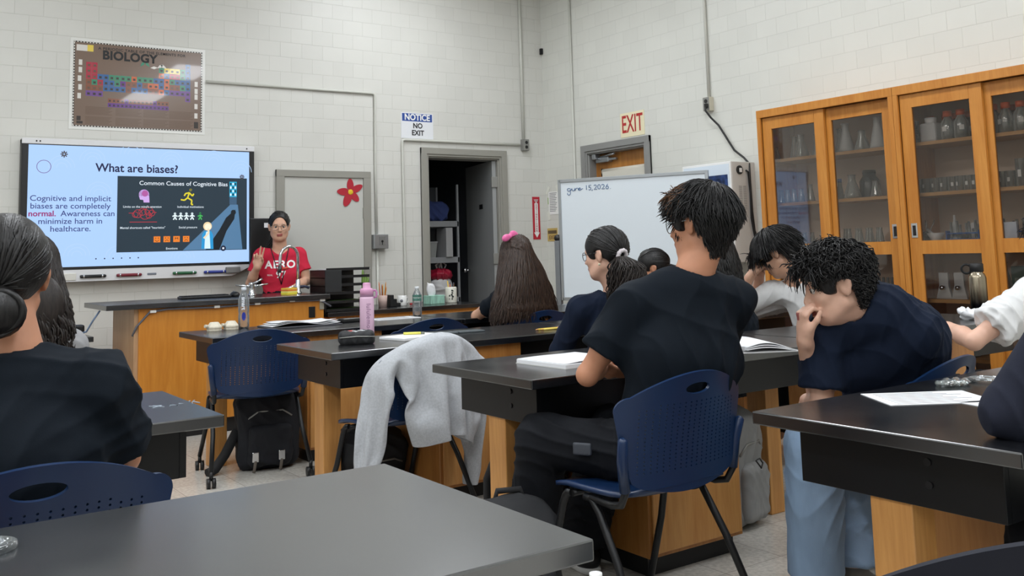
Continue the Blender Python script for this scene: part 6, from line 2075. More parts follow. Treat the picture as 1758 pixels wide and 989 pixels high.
for q in (-1, 1): MB().tube([(0, 0, .05), (q * .05, -.01, .055), (q * .085, -.015, .04)], [.012, .009, .012], 10).build('handle', m_chrome if q < 0 else mt('blue black handle', (30, 36, 60), .3), t)
t = thing('sticky_notes', 'yellow and orange stack of sticky notes on the teacher desk', 'notes', (-3.245, -1.0, .912), .3)
for i, c_ in enumerate(((232, 214, 60), (238, 226, 120), (226, 130, 50), (236, 190, 70))): MB().box(-.045, .045, -.04, .04, i * .012, i * .012 + .0115).build('note_pad', M('note %d' % i, c_, .7), t)
t = thing('paper_tray', 'black stacked paper trays filled with papers at the right end of the teacher desk', 'tray', (-2.71, -.76, .745))
m = MB().box(-.20, -.19, -.15, .15, 0, .335, b=.003); m.build('side_panel', m_black, t)
MB().box(-.2, .19, .15, .155, 0, .335).build('back_panel', m_black, t)
MB().box(-.20, -.06, -.16, -.155, .16, .335, b=.002).build('front_panel', M('smoky black panel', (44, 46, 48), .35), t)
for i, z in enumerate((.005, .07, .14, .205, .27, .33)): MB().box(-.2, .19, -.15, .15, z, z + .006).box(-.19, .19, -.155, -.15, z, z + .022).build('tray', m_black, t)
for i, (z, l) in enumerate(((.337, .17), (.277, .12), (.147, .06))):
    MB().box(-.15, l + .04, -.13, .12, z, z + .006 + .004 * (i % 2), R=Matrix.Rotation(.06 * (i - 1), 3, 'Z'), c=(0, 0, z)).build('papers', m_paper, t)
for i, z in enumerate((.012, .078)): MB().box(-.12, .17, -.13, .12, z, z + .012, b=.003).build('green_folders', M('green folder', (92, 130, 62), .6) if i == 0 else mt('green folder b', (110, 150, 80), .6), t)
t = thing('potted_plant', 'small plant with one upright green leaf behind the pink bottle', 'plant', (-2.37, -.5, .745))
MB().lathe((0, 0, 0), [(0, 0), (.04, 0), (.052, .09), (.046, .09), (.04, .08), (0, .08)], 18).build('pot', M('pale pot', (196, 190, 180), .6), t)
for (dx, h, w_) in ((-.01, .27, .018), (.025, .22, .022), (.05, .20, .018)):
    m = MB(); n = 8
    vs = []
    for i in range(n + 1):
        s = i / n; w2 = w_ * math.sin(PI * min(1, s * .9 + .1)) ** .7
        vs += [(dx * s - w2, .004, .07 + h * s), (dx * s, -.004, .07 + h * s), (dx * s + w2, .004, .07 + h * s)]
    m.add(vs, [(3 * i + k, 3 * i + k + 1, 3 * i + k + 4, 3 * i + k + 3) for i in range(n) for k in (0, 1)], 0, True)
    lf = m.build('leaf', mt('plant leaf', (116, 150, 70), .5), t); sm_ = lf.modifiers.new('thickness', 'SOLIDIFY'); sm_.thickness = .002
t = thing('pencil_cup', 'pale pink cup of orange and yellow pencils on the side counter', 'cup', (-2.245, -.60, .745))
MB().lathe((0, 0, 0), [(0, 0), (.036, 0), (.043, .10), (.040, .10), (.034, .006), (0, .006)], 20).build('cup_body', M('pale pink cup', (206, 178, 170), .5), t)
for i, c_ in enumerate(((224, 130, 40), (230, 180, 60), (226, 120, 50), (214, 206, 190), (180, 60, 50), (224, 150, 50))):
    a = i * 1.05; MB().tube([(.012 * math.cos(a), .012 * math.sin(a), .008), (.036 * math.cos(a), .03 * math.sin(a), .155 + .02 * (i % 3)), (.039 * math.cos(a), .033 * math.sin(a), .175 + .02 * (i % 3))], [.004, .004, .001], 6).build('pencil', mt('pencil %d' % i, c_, .5), t)
t = thing('tape_dispenser', 'black stepped desk organiser between the pencil cup and the mug', 'organiser', (-2.145, -.60, .745))
MB().box(-.05, -.015, -.05, .05, 0, .10, b=.004).box(-.015, .015, -.05, .05, 0, .065, b=.004).box(.015, .05, -.05, .05, 0, .03, b=.004).build('body', m_black, t); MB().box(-.046, -.02, -.051, -.0495, .02, .09).build('front_slot', m_blackm, t)
t = thing('mug', 'white mug with a small grey crest on the side counter', 'mug', (-2.055, -.60, .745))
MB().lathe((0, 0, 0), [(0, 0), (.038, 0), (.041, .006), (.041, .088), (.038, .088), (.036, .008), (0, .006)], 24).build('mug_body', M('white glaze', (224, 224, 222), .2), t)
MB().tube([(.038 * math.cos(.2), .038 * math.sin(.2), .07), (.066, .02, .066), (.07, .022, .045), (.062, .018, .024), (.04, .01, .02)], .0055, 8).build('handle', mt('white glaze b', (224, 224, 222), .2), t)
MB().lathe((-.0235, -.0345, .045), [(0, .001), (.013, .0012), (.013, 0)], 12, axis=(-.56, -.83, 0)).build('crest', m_print, t)
t = thing('marker_clutter', 'little red and black marker lying on the side counter before the tissues', 'pen', (-1.93, -.62, .757), .3)
MB().tube([(-.05, 0, 0), (.03, 0, 0)], .008, 8).build('barrel', m_black, t); MB().tube([(-.07, 0, 0), (-.05, 0, 0)], .009, 8).build('cap', M('red cap', (170, 36, 44), .4), t)
t = thing('tissue_box', 'mint green tissue box with a white tissue sticking out', 'tissue box', (-1.735, -.60, .745), .1)
MB().box(-.075, .075, -.06, .06, 0, .075, b=.004).build('carton', M('mint pattern carton', (150, 196, 178), .6, var=.25, vscale=30, stretch=(1, 1, .3)), t)
organic('tissue', [('u', 0, ell((-1.765, -.60, .87), (.045, .03, .055))), ('u', .02, rc((-1.765, -.6, .82), (-1.76, -.6, .84), .025)), ('u', .015, rc((-1.78, -.6, .90), (-1.80, -.6, .935), .02, .006))], .005, m_paper, t, disp=folds(.009, 25, 5))
t = thing('canister', 'white canister with a dark floral print full of pens, before the closet', 'canister', (-1.545, -.58, .745))
MB().lathe((0, 0, 0), [(0, 0), (.05, 0), (.052, .006), (.052, .13), (.047, .14), (.044, .138), (.044, .01), (0, .008)], 24).build('can_body', M('cream enamel', (222, 220, 208), .3), t)
m = MB()
for i in range(14):
    a = -2.1 + random.uniform(-.35, .45); z = random.uniform(.03, .11); r_ = random.uniform(.004, .009)
    m.lathe((.052 * math.cos(a), .052 * math.sin(a), z), [(0, .0012), (r_, .001), (r_, 0)], 8, axis=(math.cos(a), math.sin(a), 0))
m.build('printed_flowers', mt('dark floral ink', (50, 58, 54), .5), t)
for i, c_ in enumerate(((224, 150, 40), (40, 40, 44), (230, 190, 60), (200, 90, 50), (60, 60, 70))):
    a = i * 1.3; MB().tube([(.01 * math.cos(a), .01 * math.sin(a), .012), (.03 * math.cos(a), .03 * math.sin(a), .165 + .015 * (i % 3))], .0045, 6).build('pen', mt('can pen %d' % i, c_, .5), t)
# left side counter clutter
t = thing('power_adapter', 'black power adapter on the low counter left of the teacher desk', 'adapter', (-4.74, -.92, .70))
MB().box(-.05, .05, -.04, .04, 0, .075, b=.012).build('body', m_black, t); MB().box(-.02, .02, -.043, -.04, .02, .05).build('label_patch', m_blackm, t)
t = thing('network_cable', 'blue network cable coiled on the low counter by the desk end', 'cable', (-4.86, -.95, .70))
MB().tube([(.10 * math.cos(a) * (1 + .1 * math.sin(3 * a)), .06 * math.sin(a), .008 + .004 * math.sin(a * 2.3)) for a in np.linspace(0, 14, 60)], .006, 6).build('coil', M('blue cable', (70, 120, 190), .5), t)
MB().tube([(.1, 0, .01), (.17, -.06, .03), (.20, -.10, .10), (.24, -.13, .17)], .006, 6).build('lead', mt('blue grey cable', (110, 130, 160), .5), t)
t = thing('desk_lamp_arm', 'black jointed arm clamped to the low counter beside the curly haired girl', 'lamp', (-4.97, -.80, .70))
MB().lathe((0, 0, 0), [(0, 0), (.05, 0), (.045, .03), (0, .035)], 16).build('base', m_black, t); MB().tube([(0, 0, .03), (-.03, -.02, .12), (.0, -.04, .19)], .012, 8).build('arm', m_blackm, t)
MB().tube([(0, -.04, .19), (.07, -.06, .22)], [.022, .034], 12).build('head', mt('dark grey head', (60, 62, 64), .5), t)

# ---------------------------------------------------------------- things on the lab tables
def dome(label, loc):
    t = thing('dome_fitting', label, 'dome', loc)
    MB().lathe((0, 0, 0), [(0, 0), (.044, 0), (.046, .004), (.046, .026), (.040, .034), (.026, .052), (0, .054)], 10, smooth=False).build('dome', M('ivory plastic', (216, 208, 190), .45) if 'ivory' not in MT else MT['ivory'], t)
    MB().lathe((0, 0, .014), [(.0465, 0), (.0472, .002), (.0465, .004)], 24).build('seam_ring', mt('tan seam', (160, 150, 132), .5), t)
    MB().cyl((-.044, -.01, .03), (-.062, -.016, .032), .010).build('side_button', mt('ivory button', (204, 196, 178), .45), t)
dome('left of two ivory dome fittings at the end of the front table', (-4.185, -2.17, .76))
dome('right of two ivory dome fittings, next to the water bottle', (-4.075, -2.15, .76))
dome('small ivory dome on the chalk marked table beside the girl\'s arm', (-5.40, -5.18, .76))
def pet(label, loc, h, r, capc, lab, words, wcol, band):
    t = thing('water_bottle', label, 'bottle', loc)
    MB().lathe((0, 0, 0), [(0, .003), (r * .8, 0), (r, .012), (r, h * .3), (r * .93, h * .36), (r, h * .42), (r, h * .68), (r * .8, h * .78), (r * .42, h * .88), (r * .40, h * .92)], 24).build('bottle_body', m_pet, t)
    MB().lathe((0, 0, 0), [(r * .40, h * .915), (r * .46, h * .92), (r * .46, h * .995), (0, h)], 18).build('cap', M('cap %s' % label[:9], capc, .4), t)
    a0 = math.atan2(-6.0 - 0, -2.0)   # towards the seats
    if lab: MB().lathe((0, 0, 0), [(r * 1.01, h * band[0]), (r * 1.012, h * band[1])], 24).build('label_band', lab, t)
    return t
def cyl_text(mb, s, size, r, zc, a0, vertical=True, mi=0, **k):
    """lettering wrapped on a cylinder of radius r, centred on heading a0"""
    def fn(x, y):
        if vertical: x, y = y, -x       # reads downwards
        a = a0 + x / r
        return (r * math.cos(a), r * math.sin(a), zc + y)
    put_text(mb, s, size, lambda u, v: fn(u, v), mi, **k)
    return mb
def face_ang(x, y): return math.atan2(-8.025 - y, -6.017 - x)
t = pet('clear water bottle with blue lettering on the front table beside the ivory domes', (-3.985, -2.12, .76), .255, .034, (206, 212, 220), None, None, None, (0, 0))
a0 = face_ang(-3.985, -2.12)
m = MB(); cyl_text(m, 'smart', .034, .0347, .155, a0 - .05, bold=.03, dice=.006); m.build('lettering', M('white bottle print', (226, 230, 238), .5), t)
m = MB(); n = 20
m.add([(.0356 * math.cos(a0 + .35 * math.cos(i * 2 * PI / n)), .0356 * math.sin(a0 + .35 * math.cos(i * 2 * PI / n)), .075 + .026 * math.sin(i * 2 * PI / n)) for i in range(n)], [tuple(range(n))]); m.build('blue_oval', M('blue oval', (36, 52, 150), .4), t)
t = pet('clear ribbed water bottle with a green label beside the tissue box', (-2.765, -2.15, .76), .205, .032, (214, 218, 222), M('green bottle label', (64, 112, 100), .5, var=.3, vscale=60), None, None, (.52, .72))
a0 = face_ang(-2.765, -2.15)
m = MB(); cyl_text(m, 'Poland Spring', .013, .0327, .128, a0, vertical=False, dice=.006); m.build('lettering', m_wink, t)
# open binder with papers, pouch, white keyboard / papers
t = thing('loose_papers', 'open stack of loose papers bulging on the front table by the water bottle', 'papers', (-3.66, -2.25, .76), R_(-3))
MB().box(-.24, .22, -.15, .14, 0, .008, b=.003).build('folder', M('dark folder', (70, 70, 76), .6), t)
def wavy(mb, x0, x1, y0, y1, z, amp, ph, n=14, th=.003):
    vs = []
    for i in range(n + 1):
        for j in range(5):
            s = i / n; zz = z + amp * (math.sin(s * PI * 1.1 + ph) ** 2) * (.6 + .4 * math.cos(j * .8 + ph))
            vs.append((x0 + (x1 - x0) * s, y0 + (y1 - y0) * j / 4, zz))
    mb.add(vs, [(i * 5 + j, (i + 1) * 5 + j, (i + 1) * 5 + j + 1, i * 5 + j + 1) for i in range(n) for j in range(4)], 0, True); return mb
for i in range(3):
    o = wavy(MB(), -.23 + .02 * i, .21 - .015 * i, -.14, .12, .011 + .007 * i, .022, .4 + .25 * i).build('sheet', m_paper, t); o.modifiers.new('thickness', 'SOLIDIFY').thickness = .002
t = thing('pencil_pouch', 'flat black pouch on the front table right of the papers', 'pouch', (-3.31, -2.23, .76))
MB().box(-.075, .075, -.055, .055, 0, .024, b=.008).build('pouch_body', m_blackm, t); MB().tube([(-.07, -.05, .024), (.07, -.05, .024)], .003, 6).build('zip', m_steel, t)
t = thing('paper_strip', 'long white worksheet lying on the front table behind the pink bottle', 'paper', (-2.99, -2.22, .76))
MB().box(-.16, .16, -.10, .08, 0, .004).build('sheet', m_paper, t); m = MB()
for i in range(8): m.box(-.14, .14 - .02 * (i % 3), -.085 + i * .02, -.08 + i * .02, .004, .0044)
m.build('print', m_print, t)
# table with pink bottle
t = thing('drink_bottle', 'tall pink insulated bottle with a loop handle, lululemon lettering', 'bottle', (-3.79, -3.46, .76))
m_pk = M('pale pink powder coat', (216, 180, 204), .5, bump=.01, bscale=500)
MB().lathe((0, 0, 0), [(0, .002), (.034, 0), (.037, .005), (.037, .205), (.034, .215), (0, .216)], 32).build('bottle_body', m_pk, t)
MB().lathe((0, 0, 0), [(.0345, .2155), (.0345, .226)], 28).build('neck_ring', M('mauve ring', (150, 112, 140), .5), t)
MB().lathe((0, 0, 0), [(.030, .224), (.035, .227), (.035, .25), (.030, .258), (.021, .26), (.020, .282), (.017, .288), (0, .289)], 28).build('lid', M('pink lid', (206, 150, 184), .5), t)
a0 = face_ang(-3.79, -3.46); rx, ry = -math.sin(a0) * -1, math.cos(a0) * -1
sx_, sy_ = math.cos(a0 + PI / 2), math.sin(a0 + PI / 2)
MB().tube([(sx_ * .030, sy_ * .030, .245), (sx_ * .046, sy_ * .046, .247), (sx_ * .052, sy_ * .052, .235), (sx_ * .049, sy_ * .049, .212), (sx_ * .035, sy_ * .035, .210)], .0055, 8).build('loop_handle', mt('mauve loop', (186, 120, 168), .5), t)
m = MB(); cyl_text(m, 'lululemon', .033, .0374, .108, a0 + .22, bold=.008, spacing=1.12, dice=.006); m.build('lettering', M('mauve print', (146, 108, 140), .5), t)
t = thing('pencil_case', 'black zipped pencil case with red and white stickers on the table end', 'case', (-3.965, -3.70, .76), R_(-22))
organic('case_body', [('u', 0, rbox((-3.965, -3.70, .79), (.085, .05, .034), .024, frame(90 - 22)))], .005, M('black nylon', (26, 27, 30), .6), t, disp=folds(.003, 20, 3))
MB().tube([(-.085, -.051, .036), (0, -.054, .040), (.085, -.051, .036)], .003, 6).build('zip', m_steel, t)
for i, (x, y, rx_, c_) in enumerate(((-.03, .0, .022, (206, 84, 80)), (.03, .008, .026, (206, 208, 210)), (-.005, -.02, .018, (196, 200, 204)))):
    MB().lathe((x, y, .063), [(0, .003), (rx_, .0025), (rx_, -.004)], 14).build('sticker', M('sticker %d' % i, c_, .4), t)
def notebook(label, loc, rz, w_, d_, h_, cover=None, extra=None, open_=False):
    t = thing('notebook', label, 'notebook', loc, rz)
    if cover: MB().box(-w_ / 2, w_ / 2, -d_ / 2, d_ / 2, 0, .002).build('cover', cover, t)
    MB().box(-w_ / 2 + .002, w_ / 2 - .002, -d_ / 2 + .002, d_ / 2 - .002, .002, h_, b=.0015).build('pages', m_paper, t)
    return t
t = notebook('white notebook with a yellow highlighter on it, right of the pink bottle', (-3.62, -3.66, .76), R_(10), .30, .21, .014, M('grey cover', (150, 150, 146), .6))
t = thing('highlighter', 'yellow highlighter lying on the notebook by the pink bottle', 'pen', (-3.60, -3.62, .781), R_(-30))
MB().tube([(-.055, 0, 0), (.035, 0, 0)], .007, 8).build('barrel', M('yellow marker', (226, 218, 100), .5), t); MB().tube([(.035, 0, 0), (.055, 0, 0)], .0062, 8).build('cap', M('grey cap', (120, 124, 110), .5), t)
for i, (x, y, nm) in enumerate(((-3.40, -3.56, 'left dark slab folder lying beyond the notebook'), (-3.24, -3.58, 'right dark slab folder lying beyond the notebook'))):
    t = thing('folder', nm, 'folder', (x, y, .76), R_(-8)); MB().box(-.075, .075, -.05, .05, 0, .009, b=.003).build('cover', mt('slate folder', (74, 82, 86), .35), t); MB().box(-.07, .077, -.045, .045, .002, .007).build('pages', m_print, t)
t = thing('pencil', 'yellow pencil on the table before the girl with the scrunchie', 'pencil', (-2.88, -3.83, .766), R_(4))
MB().tube([(-.08, 0, 0), (.055, 0, 0)], .0055, 6).build('barrel', M('pencil yellow', (222, 186, 60), .45), t); MB().tube([(.055, 0, 0), (.075, 0, 0)], .0057, 8).build('ferrule_eraser', M('pink eraser', (206, 140, 130), .6), t); MB().tube([(-.08, 0, 0), (-.098, 0, 0)], [.0055, .0008], 6).build('tip', w_trim, t)
t = thing('pencil', 'second yellow pencil lying beside the first, nearer the sleeve', 'pencil', (-2.87, -3.855, .766), R_(1))
MB().tube([(-.07, 0, 0), (.06, 0, 0)], .0055, 6).build('barrel', mt('pencil yellow b', (226, 200, 96), .45), t); MB().tube([(-.07, 0, 0), (-.088, 0, 0)], [.0055, .0008], 6).build('tip', w_trim, t)
# table of the boy with crossed arms
t = notebook('white notebook lying open before the boy with crossed arms', (-3.74, -5.11, .76), R_(2), .30, .30, .016, M('pale cover', (206, 206, 204), .6))
o = wavy(MB(), -.145, .145, -.142, .145, .018, .006, .3).build('top_page', m_paper, t); o.modifiers.new('thickness', 'SOLIDIFY').thickness = .002
t = thing('textbook', 'open book with raised pages on the table behind the boy\'s shoulder', 'book', (-3.02, -5.28, .76), R_(-28))
MB().box(-.22, .22, -.15, .15, 0, .004).build('cover', mt('pale cover b', (200, 200, 200), .6), t)
for q in (-1, 1):
    for k in range(3):
        vs, n = [], 12
        for i in range(n + 1):
            s = i / n
            for y in (-.145, .145): vs.append((q * (.004 + .205 * s), y, .006 + (.034 - .009 * k) * math.sin(PI * min(1, s * .8 + .2)) ** 1.2))
        o = MB().add(vs, [(2 * i, 2 * i + 2, 2 * i + 3, 2 * i + 1) for i in range(n)], 0, True).build('page_block', m_paper, t); o.modifiers.new('thickness', 'SOLIDIFY').thickness = .004
m = MB()
for i in range(7): m.box(-.17, -.05, -.11 + i * .03, -.105 + i * .03, .041, .0416)
m.build('print', m_print, t)
# right edge table
t = thing('worksheet', 'larger white worksheet lying on the table at the right edge', 'paper', (-3.595, -6.495, .76), R_(-33))
MB().box(-.145, .145, -.10, .10, 0, .0016).build('sheet', m_paper, t); m = MB()
for i in range(9): m.box(-.12, .11 - .03 * (i % 3), -.085 + i * .02, -.081 + i * .02, .0016, .002)
m.build('print', m_print, t)
t = thing('worksheet', 'second worksheet half hidden under the navy sleeve', 'paper', (-3.50, -6.72, .76), R_(-15)); MB().box(-.14, .12, -.09, .09, 0, .0016).build('sheet', m_paper, t)
m = MB()
for i in range(7): m.box(-.12, .09 - .02 * (i % 3), -.07 + i * .02, -.066 + i * .02, .0016, .002)
m.build('print', m_print, t)
def lid(label, loc, r):
    t = thing('plastic_lid', label, 'lid', loc)
    MB().lathe((0, 0, 0), [(r, .001), (r * 1.03, .004), (r, .010), (r * .85, .012), (r * .82, .007), (0, .006)], 28).build('dome', thin_glass('clear lid ' + label[:12], body=.03, edge=.3), t)
    MB().lathe((0, 0, .010), [(r * .45, .0), (r * .5, .003), (r * .55, .0)], 24).build('ridge', m_pet, t)
lid('clear plastic lid on the table at the right edge, past the worksheet', (-3.20, -6.44, .76), .05)
lid('clear plastic lid at the left edge of the nearest table', (-5.83, -6.33, .76), .04)
t = thing('plastic_wrap', 'crumpled clear wrapper beside the lid on the right edge table', 'wrapper', (-3.34, -6.42, .762))
organic('film', [('u', 0, ell((-3.34, -6.42, .769), (.07, .04, .010)))], .005, thin_glass('clear film', body=.04, edge=.3), t, disp=folds(.006, 40, 3))
# chalk scribble on the left table
m = MB(); m_chalk = M('chalk', (150, 160, 172), .9)
for i, seg in enumerate(([(0, 0), (.03, .02), (.01, .03)], [(.03, .0), (.0, .03)], [(.045, .0), (.055, .025), (.065, .002), (.05, .012)], [(.075, .02), (.09, .02), (.075, .0), (.09, .0)], [(.105, .0), (.115, .028), (.125, .0)], [(.11, .04), (.115, .042)], [(.122, .04), (.127, .042)])):
    m.tube([(-5.27 + x * 1.1, -5.06 + y * 1.4, .7605) for x, y in seg], .0018, 4)
tag(m.build('chalk_scribble', m_chalk), 'faint chalk scribble on the left table top', 'scribble')
# steel bottle
t = thing('drink_bottle', 'steel and black insulated bottle with a ring on its lid, before the glass cabinets', 'bottle', (-.98, -5.19, .76))
gm = M('steel fading to black', (150, 140, 124), .25, .9); nt = gm.node_tree; b_ = nt.nodes['Principled BSDF']
tc_ = nt.nodes.new('ShaderNodeTexCoord'); sp_ = nt.nodes.new('ShaderNodeSeparateXYZ'); rp_ = nt.nodes.new('ShaderNodeValToRGB')
nt.links.new(tc_.outputs['Object'], sp_.inputs[0]); mr_ = nt.nodes.new('ShaderNodeMapRange'); mr_.inputs[2].default_value = .24; nt.links.new(sp_.outputs['Z'], mr_.inputs[0]); nt.links.new(mr_.outputs[0], rp_.inputs[0]); nt.links.new(rp_.outputs[0], b_.inputs['Base Color'])
rp_.color_ramp.elements[0].position, rp_.color_ramp.elements[1].position = .30, .72
rp_.color_ramp.elements[0].color, rp_.color_ramp.elements[1].color = srgb(14, 14, 18), srgb(150, 140, 122)
MB().lathe((0, 0, 0), [(0, .002), (.042, 0), (.045, .006), (.045, .215), (.038, .235), (.030, .242), (.030, .25)], 32).build('bottle_body', gm, t)
MB().lathe((0, 0, 0), [(.031, .245), (.035, .248), (.035, .288), (.03, .292), (0, .293)], 28).build('lid', m_black, t)
a0 = face_ang(-.98, -5.19); sx_, sy_ = math.cos(a0 - PI / 2), math.sin(a0 - PI / 2)
MB().tube([(sx_ * (.05 + .024 * math.cos(a)), sy_ * (.05 + .024 * math.cos(a)), .262 + .024 * math.sin(a)) for a in np.linspace(0, 2 * PI, 22, endpoint=False)], .006, 8, closed=True).build('carry_ring', m_blackm, t)
t = thing('crumpled_tissue', 'crumpled white tissue beside the steel bottle', 'tissue', (-1.13, -5.22, .76))
organic('tissue', [('u', 0, ell((-1.13, -5.22, .785), (.06, .04, .022))), ('u', .01, ell((-1.16, -5.2, .80), (.03, .02, .02)))], .006, m_paper, t, disp=folds(.01, 25, 7))
# pen in the boy's hand
t = thing('pen', 'white pen held in the crossed arms of the boy at centre', 'pen', (-3.80, -5.50, .79)); 
MB().tube([(-.02, -.05, .01), (.03, .06, .0)], .0055, 8).build('barrel', m_wink, t); MB().tube([(-.024, -.059, .011), (-.02, -.05, .01)], .0065, 8).build('cap', mt('white cap', (236, 236, 236), .4), t)

# ---------------------------------------------------------------- sweatshirt over the chair
t = thing('sweatshirt', 'light grey sweatshirt thrown over the back of a navy chair, sleeves hanging', 'sweatshirt', (-3.90, -3.99, 0), R_(13))
